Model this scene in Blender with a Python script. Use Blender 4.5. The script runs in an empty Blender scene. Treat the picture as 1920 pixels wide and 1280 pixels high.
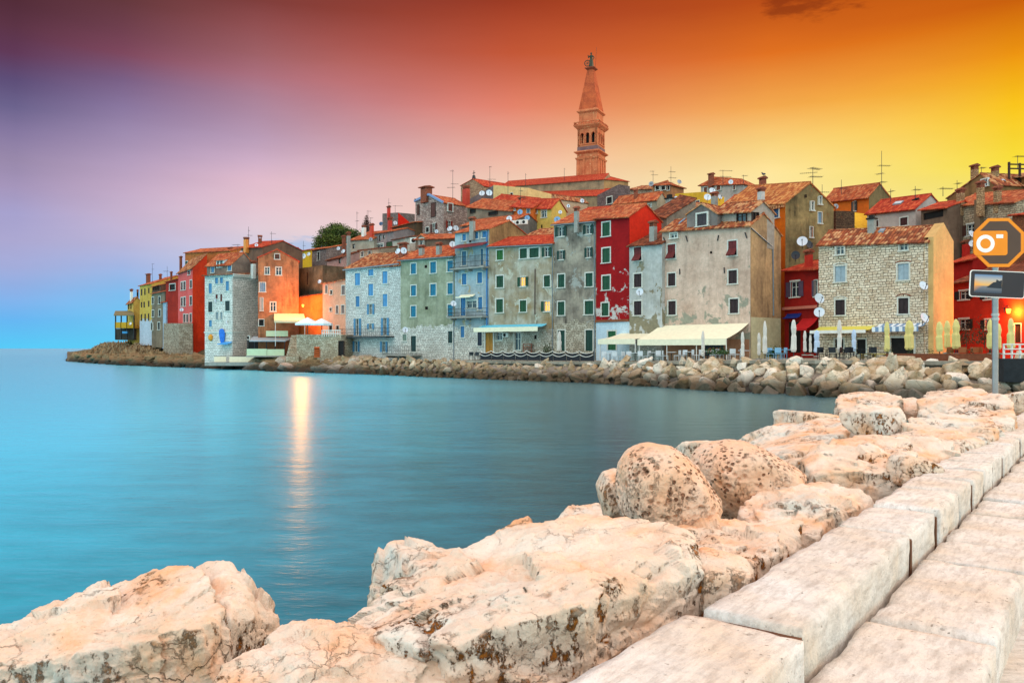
import bpy, bmesh, math, random
import numpy as np
from mathutils import Vector, Matrix

random.seed(7)
FILL = 1.95      # radiance of the unseen part of the sky
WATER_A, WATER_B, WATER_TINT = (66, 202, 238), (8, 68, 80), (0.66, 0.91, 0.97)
LAMP_A, LAMP_B = 2300, 1200
SC = bpy.context.scene
COL = SC.collection
F, CX, HY, CH = 1500.0, 960.0, 653.0, 3.0      # focal length in photo pixels, principal column, horizon row, eye height

# ------------------------------------------------------------------ camera
cam = bpy.data.cameras.new("camera")
cam.lens = 36 * F / 1920
cam.shift_y = 13 / 1920
cam.clip_start = 0.1
cam.clip_end = 40000
co = bpy.data.objects.new("camera", cam)
COL.objects.link(co)
co.location = (0, 0, CH)
co.rotation_euler = (math.pi / 2, 0, 0)
SC.camera = co

# ------------------------------------------------------------------ exposure
SC.view_settings.view_transform = 'Standard'
SC.view_settings.look = 'None'
SC.view_settings.exposure = 0
SC.view_settings.gamma = 1
SC.view_settings.use_curve_mapping = False

def lin(c):
    return tuple((x / 255 / 12.92 if x / 255 <= .04045 else ((x / 255 + .055) / 1.055) ** 2.4) for x in c)

class NT:
    """small helper for building node trees"""
    def __init__(s, tree):
        s.t = tree
        tree.nodes.clear()
    def n(s, typ, **kw):
        nd = s.t.nodes.new(typ)
        for k, v in kw.items():
            setattr(nd, k, v)
        return nd
    def set(s, sock, v):
        if isinstance(v, bpy.types.NodeSocket):
            s.t.links.new(v, sock)
        elif isinstance(v, (tuple, list)) and len(v) == 3 and sock.type == 'RGBA':
            sock.default_value = (*v, 1)
        else:
            sock.default_value = v
    def math(s, op, a, b=0.0, c=None, clamp=False):
        nd = s.n('ShaderNodeMath', operation=op, use_clamp=clamp)
        s.set(nd.inputs[0], a); s.set(nd.inputs[1], b)
        if c is not None: s.set(nd.inputs[2], c)
        return nd.outputs[0]
    def vmath(s, op, a, b=(0, 0, 0), scale=None):
        nd = s.n('ShaderNodeVectorMath', operation=op)
        s.set(nd.inputs[0], a)
        if scale is not None: s.set(nd.inputs['Scale'], scale)
        else: s.set(nd.inputs[1], b)
        return nd.outputs[0]
    def mr(s, v, a, b, c=0.0, d=1.0, smooth=False):
        nd = s.n('ShaderNodeMapRange', clamp=True)
        if smooth: nd.interpolation_type = 'SMOOTHSTEP'
        for i, x in enumerate((v, a, b, c, d)): s.set(nd.inputs[i], x)
        return nd.outputs[0]
    def mix(s, f, a, b, blend='MIX'):
        nd = s.n('ShaderNodeMix', data_type='RGBA', blend_type=blend)
        s.set(nd.inputs[0], f); s.set(nd.inputs[6], a); s.set(nd.inputs[7], b)
        return nd.outputs[2]
    def sep(s, v):
        nd = s.n('ShaderNodeSeparateXYZ'); s.set(nd.inputs[0], v); return nd.outputs
    def comb(s, x, y, z=0.0):
        nd = s.n('ShaderNodeCombineXYZ')
        for i, v in enumerate((x, y, z)): s.set(nd.inputs[i], v)
        return nd.outputs[0]
    def noise(s, vec, scale, detail=4.0, rough=.55, dist=0.0, out=0):
        nd = s.n('ShaderNodeTexNoise')
        s.set(nd.inputs['Vector'], vec); s.set(nd.inputs['Scale'], scale)
        s.set(nd.inputs['Detail'], detail); s.set(nd.inputs['Roughness'], rough); s.set(nd.inputs['Distortion'], dist)
        return nd.outputs[out]
    def ramp(s, f, stops, interp='LINEAR'):
        nd = s.n('ShaderNodeValToRGB')
        nd.color_ramp.interpolation = interp
        els = nd.color_ramp.elements
        while len(els) < len(stops): els.new(0.5)
        for e, (p, c) in zip(els, stops):
            e.position = p; e.color = (*c, 1)
        s.set(nd.inputs[0], f)
        return nd.outputs[0]

# ------------------------------------------------------------------ world: dusk sky as a function of direction
W = bpy.data.worlds.new("World")
SC.world = W
W.use_nodes = True
t = NT(W.node_tree)
tc = t.n('ShaderNodeTexCoord')
d = tc.outputs['Generated']
sx, sy, sz = t.sep(d)[:]
az = t.math('MULTIPLY', t.math('ARCTAN2', sx, sy), 57.2958)
el = t.math('MULTIPLY', t.math('ARCSINE', sz), 57.2958)
SKY = {30: [(650, (88, 203, 248)), (600, (104, 184, 244)), (550, (138, 177, 232)), (500, (163, 172, 218)), (450, (173, 169, 211)), (400, (167, 162, 206)), (350, (166, 150, 188)), (300, (152, 136, 170)), (250, (134, 120, 160)), (200, (108, 99, 141)), (150, (94, 78, 120)), (100, (97, 58, 88)), (50, (92, 52, 70)), (0, (83, 45, 57))],
       230: [(650, (98, 207, 248)), (600, (112, 199, 246)), (550, (128, 189, 238)), (500, (160, 181, 226)), (450, (188, 181, 214)), (400, (199, 179, 207)), (350, (196, 171, 200)), (300, (177, 155, 187)), (250, (158, 139, 175)), (200, (138, 119, 159)), (150, (122, 96, 134)), (100, (127, 73, 95)), (50, (111, 64, 78)), (0, (99, 56, 61))],
       480: [(600, (170, 200, 236)), (470, (206, 206, 226)), (430, (225, 205, 216)), (380, (229, 196, 208)), (340, (224, 187, 203)), (300, (206, 174, 198)), (260, (187, 157, 184)), (220, (177, 142, 167)), (180, (170, 127, 148)), (140, (171, 112, 126)), (100, (160, 98, 104)), (50, (146, 81, 83)), (0, (126, 62, 60))],
       960: [(650, (246, 222, 200)), (340, (243, 205, 182)), (300, (240, 186, 165)), (200, (226, 130, 106)), (100, (196, 88, 56)), (0, (158, 60, 36))],
       1440: [(650, (253, 240, 180)), (330, (253, 230, 158)), (270, (250, 212, 128)), (200, (245, 170, 80)), (100, (226, 114, 34)), (0, (186, 78, 24))],
       1900: [(650, (248, 235, 130)), (350, (248, 230, 105)), (300, (250, 224, 60)), (200, (250, 198, 30)), (100, (234, 146, 18)), (0, (202, 96, 14))]}
elf = t.math('DIVIDE', t.math('MAXIMUM', el, 0.0), 30.0)
cur = None; pa = None
for px, stops in SKY.items():
    a = math.degrees(math.atan((px - CX) / F))
    st = [(max(0, math.degrees(math.atan((HY - py) / F * math.cos(math.radians(a))))) / 30, lin(c)) for py, c in stops]
    r = t.ramp(elf, st)
    cur = r if cur is None else t.mix(t.mr(az, pa, a), cur, r)
    pa = a
# thin dark streak of cloud high on the right, pale blue cloud low on the left
def cloud_mask(px, py, wx, wy, sc, lo, hi):
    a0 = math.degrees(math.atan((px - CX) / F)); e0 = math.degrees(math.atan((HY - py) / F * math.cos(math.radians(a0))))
    u = t.math('DIVIDE', t.math('SUBTRACT', az, a0), wx); v = t.math('DIVIDE', t.math('SUBTRACT', el, e0), wy)
    r2 = t.math('ADD', t.math('MULTIPLY', u, u), t.math('MULTIPLY', v, v))
    nz = t.noise(t.comb(t.math('MULTIPLY', az, .35), t.math('MULTIPLY', el, 1.2), 3.0), sc, 6, .62)
    return t.mr(t.math('SUBTRACT', nz, t.math('MULTIPLY', r2, .35)), lo, hi, smooth=True)
cur = t.mix(t.math('MULTIPLY', cloud_mask(1520, 14, 5.0, 1.5, .8, .30, .52), .62), cur, lin((120, 42, 18)))
cur = t.mix(t.math('MULTIPLY', cloud_mask(560, 462, 3.0, 1.0, .7, .30, .5), .7), cur, lin((160, 190, 228)))
# rest of the vault (overhead and behind the camera): pale pink overhead, pale blue low down
fill = t.mix(t.mr(el, 8, 48, smooth=True), (0.49, 0.91, 1.02), (0.94, 0.775, 0.725))
fillv = t.vmath('SCALE', fill, scale=FILL)
mask = t.math('MAXIMUM', t.mr(el, 27, 55, smooth=True), t.mr(t.math('ABSOLUTE', az), 42, 88, smooth=True))
cur = t.mix(mask, cur, fillv)
hz = t.noise(t.comb(t.math('MULTIPLY', az, .05), t.math('MULTIPLY', el, .22), 1.0), 1.0, 5, .6)
cur = t.vmath('SCALE', cur, scale=t.mr(hz, .25, .75, .94, 1.06))
bg = t.n('ShaderNodeBackground')
t.set(bg.inputs['Color'], cur); bg.inputs['Strength'].default_value = 1.0
wo = t.n('ShaderNodeOutputWorld')
t.t.links.new(bg.outputs[0], wo.inputs[0])

# ------------------------------------------------------------------ the one sun: very soft, warm, low on the right
sl = bpy.data.lights.new("sun", 'SUN')
sl.energy = 1.35; sl.angle = math.radians(14); sl.color = (1.0, 0.62, 0.30)
so = bpy.data.objects.new("sun", sl); COL.objects.link(so)
so.rotation_euler = Vector((-math.cos(math.radians(14)) * math.sin(math.radians(64)), -math.cos(math.radians(14)) * math.cos(math.radians(64)), -math.sin(math.radians(14)))).to_track_quat('-Z', 'Y').to_euler()

# ------------------------------------------------------------------ geometry helpers
def P(px, py, Y):
    return Vector(((px - CX) / F * Y, Y, CH - (py - HY) / F * Y))
def PZ(px, py, z):
    return P(px, py, (CH - z) * F / (py - HY))
ZN = {0: (0, 0, 1), 1: (100, 400, 4), 2: (370, 380, 4), 3: (620, 380, 4), 4: (900, 370, 3.877), 5: (1150, 370, 3.879), 6: (1440, 370, 3.88),
      7: (1660, 280, 2.665), 8: (760, 290, 5.647), 9: (1060, 290, 6), 10: (1360, 280, 6), 11: (1040, 70, 4.414), 12: (540, 370, 6.738)}
def q(z, x, y):
    a, b, s = ZN[z]
    return a + x / s, b + y / s
def qx(z, x): return q(z, x, 0)[0]
def qy(z, y): return q(z, 0, y)[1]

class MB:
    """collects faces, builds ONE mesh object; UVs in metres (u level, v up the face)"""
    def __init__(s):
        s.v = []; s.f = []; s.uv = []
    def face(s, pts, uv=None):
        i = len(s.v)
        s.v += [tuple(p) for p in pts]
        s.f.append(tuple(range(i, i + len(pts))))
        s.uv.append(uv)
    def hexa(s, c):       # 8 corners: bottom ring then top ring
        for a in ((3, 2, 1, 0), (4, 5, 6, 7), (0, 1, 5, 4), (1, 2, 6, 5), (2, 3, 7, 6), (3, 0, 4, 7)):
            s.face([c[k] for k in a])
    def box(s, x0, x1, y0, y1, z0, z1):
        s.hexa([(x0, y0, z0), (x1, y0, z0), (x1, y1, z0), (x0, y1, z0), (x0, y0, z1), (x1, y0, z1), (x1, y1, z1), (x0, y1, z1)])
    def fbox(s, f, u0, u1, d0, d1, v0, v1):
        s.hexa([f(u0, d0, v0), f(u1, d0, v0), f(u1, d1, v0), f(u0, d1, v0), f(u0, d0, v1), f(u1, d0, v1), f(u1, d1, v1), f(u0, d1, v1)])
    def cyl(s, a, b, r0, r1=None, n=8, caps=True):
        a = Vector(a); b = Vector(b); r1 = r0 if r1 is None else r1
        w = (b - a).normalized(); x = w.orthogonal().normalized(); y = w.cross(x)
        A = []; B = []
        for k in range(n):
            c = 2 * math.pi * k / n
            o = x * math.cos(c) + y * math.sin(c)
            A.append(a + o * r0); B.append(b + o * r1)
        for k in range(n):
            s.face([A[k], A[(k + 1) % n], B[(k + 1) % n], B[k]])
        if caps:
            s.face(A[::-1]); s.face(B)
    def path(s, pts, r, n=6):
        for a, b in zip(pts[:-1], pts[1:]): s.cyl(a, b, r, r, n)
    def lathe(s, prof, n=16, cx=0, cy=0, wob=None):
        rings = []
        for j, (r, z) in enumerate(prof):
            ring = []
            for k in range(n):
                a = 2 * math.pi * k / n
                rr = r * (1 + (wob(a, j) if wob else 0))
                ring.append((cx + rr * math.cos(a), cy + rr * math.sin(a), z))
            rings.append(ring)
        for A, B in zip(rings[:-1], rings[1:]):
            for k in range(n):
                s.face([A[k], A[(k + 1) % n], B[(k + 1) % n], B[k]])
        s.face(rings[0][::-1]); s.face(rings[-1])
    def build(s, name, mat, parent=None, M=None, smooth=False, weld=False):
        me = bpy.data.meshes.new(name)
        me.from_pydata(s.v, [], s.f)
        ul = me.uv_layers.new(name='uv')
        vs = s.v
        buf = []
        for f, uv in zip(s.f, s.uv):
            if uv is not None:
                for c in uv: buf += [c[0], c[1]]
                continue
            p = [Vector(vs[i]) for i in f]
            n = Vector((0, 0, 0))
            for i in range(1, len(p) - 1):
                n += (p[i] - p[0]).cross(p[i + 1] - p[0])
            if n.length < 1e-12: n = Vector((0, 0, 1))
            n.normalize()
            tg = Vector((0, 0, 1)).cross(n)
            if tg.length < .15: tg = Vector((1, 0, 0))
            tg.normalize(); b = n.cross(tg)
            for k in p: buf += [k.dot(tg), k.dot(b)]
        ul.data.foreach_set('uv', buf)
        if weld:
            bm = bmesh.new(); bm.from_mesh(me)
            bmesh.ops.remove_doubles(bm, verts=bm.verts, dist=1e-4)
            bm.to_mesh(me); bm.free()
        if smooth: me.polygons.foreach_set('use_smooth', [True] * len(me.polygons))
        if mat: me.materials.append(mat)
        o = bpy.data.objects.new(name, me)
        COL.objects.link(o)
        if parent: o.parent = parent
        if M is not None: o.matrix_basis = M
        return o

def thing(name, label, cat, loc=(0, 0, 0), rz=0.0, group=None):
    o = bpy.data.objects.new(name, None)
    o.empty_display_size = .3
    COL.objects.link(o)
    o.location = loc; o.rotation_euler = (0, 0, rz)
    o['label'] = label; o['category'] = cat
    if group: o['group'] = group
    return o
def tag(o, label, cat, group=None):
    o['label'] = label; o['category'] = cat
    if group: o['group'] = group
    return o
def copy_tree(o, parent=None):
    c = o.copy(); COL.objects.link(c)
    if parent: c.parent = parent
    for ch in list(o.children): copy_tree(ch, c)
    return c
def struct(o):
    o['kind'] = 'structure'; return o

# numpy gradient noise --------------------------------------------------------
_rs = np.random.RandomState(3)
_perm = np.concatenate([_rs.permutation(256)] * 3)
_grad = _rs.normal(size=(256, 3)); _grad /= np.linalg.norm(_grad, axis=1)[:, None]
def pnoise(p):
    pi = np.floor(p).astype(int); pf = p - pi; pi = pi & 255
    w = pf * pf * pf * (pf * (pf * 6 - 15) + 10)
    def g(dx, dy, dz):
        h = _perm[_perm[_perm[(pi[:, 0] + dx) & 255] + ((pi[:, 1] + dy) & 255)] + ((pi[:, 2] + dz) & 255)]
        return ((pf - np.array([dx, dy, dz])) * _grad[h]).sum(1)
    L = lambda a, b, k: a + (b - a) * w[:, k]
    return L(L(L(g(0,0,0), g(1,0,0), 0), L(g(0,1,0), g(1,1,0), 0), 1), L(L(g(0,0,1), g(1,0,1), 0), L(g(0,1,1), g(1,1,1), 0), 1), 2) * 1.6
def fbm(p, o=4, ridged=False):
    r = np.zeros(len(p)); a = 1.0
    for k in range(o):
        n = pnoise(p * 2 ** k + k * 17.3)
        r += a * ((1 - 2 * abs(n)) if ridged else n); a *= .5
    return r
_cs = {}
def cubesphere(n):
    if n in _cs: return _cs[n]
    g = np.tan(np.linspace(-1, 1, n + 1) * math.pi / 4)
    A, B = np.meshgrid(g, g, indexing='ij'); A = A.ravel(); B = B.ravel(); O = np.ones_like(A)
    allv = []; allf = []
    idx = np.arange((n + 1) ** 2).reshape(n + 1, n + 1)
    qd = np.stack([idx[:-1, :-1], idx[1:, :-1], idx[1:, 1:], idx[:-1, 1:]], -1).reshape(-1, 4)
    for k, s in enumerate([(O, A, B), (-O, B, A), (B, O, A), (A, -O, B), (A, B, O), (B, A, -O)]):
        allv.append(np.stack(s, 1)); allf.append(qd + k * (n + 1) ** 2)
    v = np.concatenate(allv); f = np.concatenate(allf)
    u, inv = np.unique(np.round(v, 5), axis=0, return_inverse=True)
    f = inv.reshape(-1)[f]
    _cs[n] = (u / np.linalg.norm(u, axis=1)[:, None], f)
    return _cs[n]
def np_mesh(name, v, f, smooth=True):
    me = bpy.data.meshes.new(name)
    me.from_pydata(v.tolist(), [], f.tolist())
    if smooth: me.polygons.foreach_set('use_smooth', [True] * len(me.polygons))
    return me

# ------------------------------------------------------------------ materials
def newmat(name):
    m = bpy.data.materials.new(name); m.use_nodes = True
    return m, NT(m.node_tree)
def finish(t, col, rough=.85, bump=None, bs=.3, bd=.02, spec=.3, **kw):
    b = t.n('ShaderNodeBsdfPrincipled')
    t.set(b.inputs['Base Color'], col); t.set(b.inputs['Roughness'], rough)
    b.inputs['Specular IOR Level'].default_value = spec
    for k, v in kw.items(): t.set(b.inputs[k], v)
    if bump is not None:
        bn = t.n('ShaderNodeBump'); bn.inputs['Strength'].default_value = bs; bn.inputs['Distance'].default_value = bd
        t.set(bn.inputs['Height'], bump); t.t.links.new(bn.outputs[0], b.inputs['Normal'])
    o = t.n('ShaderNodeOutputMaterial'); t.t.links.new(b.outputs[0], o.inputs[0])
_mc = {}
def paint(c, rough=.6, var=.12, metal=0.0, sc=3.0, spec=.3):
    """worn paint / metal / cloth: one colour with uneven wear"""
    k = ('p', c, rough, var, metal, sc)
    if k in _mc: return _mc[k]
    m, t = newmat('paint'); g = t.n('ShaderNodeTexCoord').outputs['Object']
    oi = t.n('ShaderNodeObjectInfo').outputs['Random']
    n = t.noise(t.vmath('ADD', g, t.comb(t.math('MULTIPLY', oi, 37.0), 0.0, 0.0)), sc, 5, .65)
    L = lin(c)
    col = t.mix(t.mr(n, .3, .7), tuple(x * (1 - var) for x in L), tuple(min(1, x * (1 + var) + .01 * var) for x in L))
    finish(t, col, rough, n, .15, .01, spec, Metallic=metal)
    _mc[k] = m; return m
def emit(c, s):
    m, t = newmat('glow'); e = t.n('ShaderNodeEmission'); t.set(e.inputs[0], lin(c)); e.inputs[1].default_value = s
    o = t.n('ShaderNodeOutputMaterial'); t.t.links.new(e.outputs[0], o.inputs[0]); return m
def glass(c=(34, 46, 56)):
    k = ('g', c)
    if k not in _mc:
        m, t = newmat('window_glass'); g = t.n('ShaderNodeTexCoord').outputs['Object']
        n = t.noise(g, 1.4, 2)
        finish(t, t.mix(n, tuple(x * .6 for x in lin(c)), lin(c)), .12, n, .04, .02, .6)
        _mc[k] = m
    return _mc[k]
def shutter_mat(c):
    k = ('s', c)
    if k in _mc: return _mc[k]
    m, t = newmat('shutter_paint'); uv = t.n('ShaderNodeTexCoord').outputs['UV']
    oi = t.n('ShaderNodeObjectInfo').outputs['Random']
    x, y, z = t.sep(uv)[:]
    w = t.math('FRACT', t.math('MULTIPLY', y, 11.0))
    n = t.noise(t.vmath('ADD', uv, t.comb(t.math('MULTIPLY', oi, 50.0), 0.0)), 2.2, 6, .7)
    L = tuple(v * .66 for v in lin(c))
    col = t.mix(t.mr(n, .3, .75), tuple(v * .72 for v in L), tuple(min(.9, v * 1.2 + .012) for v in L))
    col = t.mix(t.mr(w, .0, .35, .28, 0.0), col, tuple(v * .35 for v in L))
    col = t.mix(t.mr(oi, 0, 1, 0, .22), col, tuple(v * .45 + .01 for v in L))
    finish(t, col, .6, w, .5, .02)
    _mc[k] = m; return m

def stone_nodes(t, uvw, c1, c2, mortar, bw, bh, seed=0.0):
    """rubble / coursed stone from a distorted brick pattern -> colour, height"""
    d1 = t.noise(uvw, 1.1, 3, .6, 0, 1); d2 = t.noise(uvw, 5.0, 2, .6, 0, 1)
    off = t.vmath('ADD', t.vmath('SCALE', t.vmath('SUBTRACT', d1, (.5, .5, .5)), scale=.34), t.vmath('SCALE', t.vmath('SUBTRACT', d2, (.5, .5, .5)), scale=.12))
    br = t.n('ShaderNodeTexBrick'); br.offset = .5; br.squash = .7; br.squash_frequency = 3
    t.set(br.inputs['Vector'], t.vmath('ADD', uvw, off))
    t.set(br.inputs['Color1'], c1); t.set(br.inputs['Color2'], c2); t.set(br.inputs['Mortar'], mortar)
    br.inputs['Scale'].default_value = 1; br.inputs['Brick Width'].default_value = bw; br.inputs['Row Height'].default_value = bh
    br.inputs['Mortar Size'].default_value = .022; br.inputs['Mortar Smooth'].default_value = .4; br.inputs['Bias'].default_value = -.1
    n = t.noise(uvw, 9.0, 4, .7)
    col = t.mix(.55, br.outputs[0], t.mix(n, (.35, .35, .35), (1.6, 1.6, 1.6)), 'MULTIPLY')
    big = t.noise(uvw, .45, 5, .6)
    col = t.mix(t.mr(big, .4, .7, 0, .35), col, tuple(x * .45 for x in c2))
    return col, t.math('ADD', t.math('MULTIPLY', br.outputs[1], -1.0), t.math('MULTIPLY', n, .6))

def wall(base, base2=None, streak=.5, patch=None, amt=.0, patch_low=None, stone=None, stone_top=None, crisp=False, sc=1.0, fine=.25, bw=.42, bh=.2, allstone=False, low=None):
    """plaster (base..base2, rain streaks, patches where it fell off) and/or masonry up to stone_top metres above the wall foot"""
    m, t = newmat('wall_render')
    uv = t.n('ShaderNodeTexCoord').outputs['UV']
    oi = t.n('ShaderNodeObjectInfo').outputs['Random']
    x, y, z = t.sep(uv)[:]
    w3 = t.comb(x, y, t.math('MULTIPLY', oi, 60.0))
    B = tuple(v * .86 for v in lin(base)); B2 = tuple(v * .84 for v in lin(base2)) if base2 else tuple(v * .62 for v in B)
    st = stone or ((205, 196, 180), (160, 146, 128), (92, 80, 68))
    bump = None
    if not allstone:
        n1 = t.noise(w3, .42 * sc, 7, .62)
        col = t.mix(t.mr(n1, .36, .66), B, B2)
        n2 = t.noise(t.comb(t.math('MULTIPLY', x, 1.5), t.math('MULTIPLY', y, .16), t.math('MULTIPLY', oi, 31.0)), 1.0, 7, .72)
        nk = t.noise(t.vmath('ADD', w3, (5.0, 2.0, 7.0)), .5, 4)
        col = t.mix(t.math('MULTIPLY', t.mr(n2, .46, .68, 0, streak), t.mr(nk, .38, .6)), col, tuple(v * .42 for v in B2))
        n3 = t.noise(w3, 3.0, 8, .75)
        col = t.mix(fine * 2, col, t.mix(t.mr(n3, .25, .75), (.55, .55, .55), (1.4, 1.4, 1.4)), 'MULTIPLY')
        bump = n3
        if patch:
            n4 = t.noise(t.vmath('ADD', w3, (9.1, 3.7, 0)), .62 * sc, 9, .66, .4)
            if patch_low is not None: n4 = t.math('SUBTRACT', n4, t.math('MULTIPLY', t.math('SUBTRACT', y, patch_low), .022))
            pm = t.mr(n4, 1 - amt, 1 - amt + .025)
            col = t.mix(pm, col, t.mix(t.mr(n3, .3, .7), tuple(v * .6 for v in lin(patch)), lin(patch)))
            bump = t.math('SUBTRACT', n3, t.math('MULTIPLY', pm, .6))
    if allstone or stone_top is not None:
        sc_, sh = stone_nodes(t, w3, lin(st[0]), lin(st[1]), lin(st[2]), bw, bh)
        if allstone: col, bump = sc_, sh
        else:
            n5 = t.noise(w3, .8, 6, .6)
            mk = t.mr(t.math('ADD', y, t.math('MULTIPLY', t.math('SUBTRACT', n5, .5), 0.0 if crisp else 3.0)), stone_top - .05, stone_top + .1, 1, 0)
            col = t.mix(mk, col, sc_); bump = t.mix(mk, bump, sh)
    if low is not None:      # damp dark foot of the wall
        n6 = t.noise(w3, .9, 5)
        col = t.mix(t.mr(t.math('ADD', y, t.math('MULTIPLY', n6, 2.0)), low, low + 1.6, .65, 0), col, lin((62, 56, 46)))
    finish(t, col, .9, bump, .5, .03, .15)
    return m
def masonry(c1=(205, 196, 180), c2=(160, 146, 128), mo=(92, 80, 68), bw=.42, bh=.2, **k):
    return wall(c1, stone=(c1, c2, mo), allstone=True, bw=bw, bh=bh, **k)

def tiles(tones, lichen=.25):
    m, t = newmat('roof_tiles')
    uv = t.n('ShaderNodeTexCoord').outputs['UV']; oi = t.n('ShaderNodeObjectInfo').outputs['Random']
    x, y, z = t.sep(uv)[:]
    cx = t.math('FLOOR', t.math('DIVIDE', x, .25)); ry = t.math('FLOOR', t.math('DIVIDE', y, .38)); fy = t.math('FRACT', t.math('DIVIDE', y, .38))
    wn = t.n('ShaderNodeTexWhiteNoise', noise_dimensions='3D'); t.set(wn.inputs[0], t.comb(cx, ry, oi))
    k = len(tones)
    col = t.ramp(wn.outputs[0], [(i / k, lin(c)) for i, c in enumerate(tones)], 'CONSTANT')
    w3 = t.comb(x, y, t.math('MULTIPLY', oi, 40.0))
    n = t.noise(w3, .7, 7, .68); n2 = t.noise(w3, 2.6, 5, .7)
    col = t.mix(t.mr(n, .45, .72, 0, lichen), col, lin((96, 78, 56)))
    col = t.mix(t.mr(n2, .3, .7, .0, .45), col, tuple(v * .5 for v in lin(tones[0])))
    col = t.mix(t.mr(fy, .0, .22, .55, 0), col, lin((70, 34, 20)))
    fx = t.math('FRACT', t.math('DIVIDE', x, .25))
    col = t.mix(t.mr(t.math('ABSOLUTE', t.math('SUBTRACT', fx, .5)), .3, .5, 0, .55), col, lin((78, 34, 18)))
    finish(t, col, .85, t.math('ADD', fy, n2), .4, .03, .2)
    return m
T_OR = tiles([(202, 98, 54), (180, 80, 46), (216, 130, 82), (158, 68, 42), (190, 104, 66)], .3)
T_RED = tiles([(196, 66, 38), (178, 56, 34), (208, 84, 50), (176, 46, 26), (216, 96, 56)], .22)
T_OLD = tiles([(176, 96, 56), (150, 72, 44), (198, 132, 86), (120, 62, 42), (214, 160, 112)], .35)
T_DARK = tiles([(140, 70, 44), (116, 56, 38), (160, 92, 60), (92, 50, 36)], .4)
WHITE = paint((226, 222, 212), .7, .1)
STONE_TRIM = paint((206, 202, 190), .8, .18, sc=6)
DARK = paint((26, 22, 20), .8, .3)
WOODD = paint((62, 38, 26), .7, .3, sc=8)
IRON = paint((40, 42, 46), .5, .2)
ZINC = paint((120, 126, 132), .45, .2, .3)
CONC = paint((150, 145, 136), .9, .2)
CREAM = paint((238, 229, 198), .8, .08)
LIT = emit((255, 196, 92), 1.5)

# ------------------------------------------------------------------ tiled roof slope (real corrugation)
def tile_slope(mb, A, B, C, D, amp=.05, pitch=.25, thick=.09):
    A, B, C, D = map(Vector, (A, B, C, D))
    wd = max((B - A).length, (C - D).length); ln = max((D - A).length, (C - B).length)
    nc = max(2, int(wd / pitch)); nr = max(2, int(ln / .5)); m = 4
    nrm = (B - A).cross(D - A)
    if nrm.length < 1e-6: nrm = (B - A).cross(C - A)
    nrm.normalize()
    if nrm.z < 0: nrm = -nrm
    ns = nc * m
    rows = []
    sag = random.uniform(.02, .06)
    for j in range(nr + 1):
        tt = j / nr; row = []
        for i in range(ns + 1):
            s = i / ns
            p = (A * (1 - s) + B * s) * (1 - tt) + (D * (1 - s) + C * s) * tt
            h = amp * abs(math.sin(math.pi * s * nc)) + thick * .4
            h -= sag * math.sin(math.pi * s) * math.sin(math.pi * min(1, tt + .2)) + .018 * math.sin(i * 1.7 + j * 2.3)
            row.append((p + nrm * h, s * wd, tt * ln))
        rows.append(row)
    for j in range(nr):
        for i in range(ns):
            a, b, c, d_ = rows[j][i], rows[j][i + 1], rows[j + 1][i + 1], rows[j + 1][i]
            mb.face([a[0], b[0], c[0], d_[0]], [k[1:] for k in (a, b, c, d_)])
    lo = -nrm * thick * .6
    for i in range(ns):      # scalloped eave edge
        a, b = rows[0][i], rows[0][i + 1]
        pa = A * (1 - i / ns) + B * (i / ns) + lo; pb = A * (1 - (i + 1) / ns) + B * ((i + 1) / ns) + lo
        mb.face([pa, pb, b[0], a[0]], [(a[1], .02), (b[1], .02), (b[1], .1), (a[1], .1)])
    for e in (0, ns):        # verge edges
        for j in range(nr):
            a, b = rows[j][e], rows[j + 1][e]
            mb.face([a[0], b[0], b[0] + lo * 1.8, a[0] + lo * 1.8], [(.1, a[2]), (.1, b[2]), (.2, b[2]), (.2, a[2])])
    mb.face([A + lo, D + lo, C + lo, B + lo], [(.1, .1)] * 4)

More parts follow.
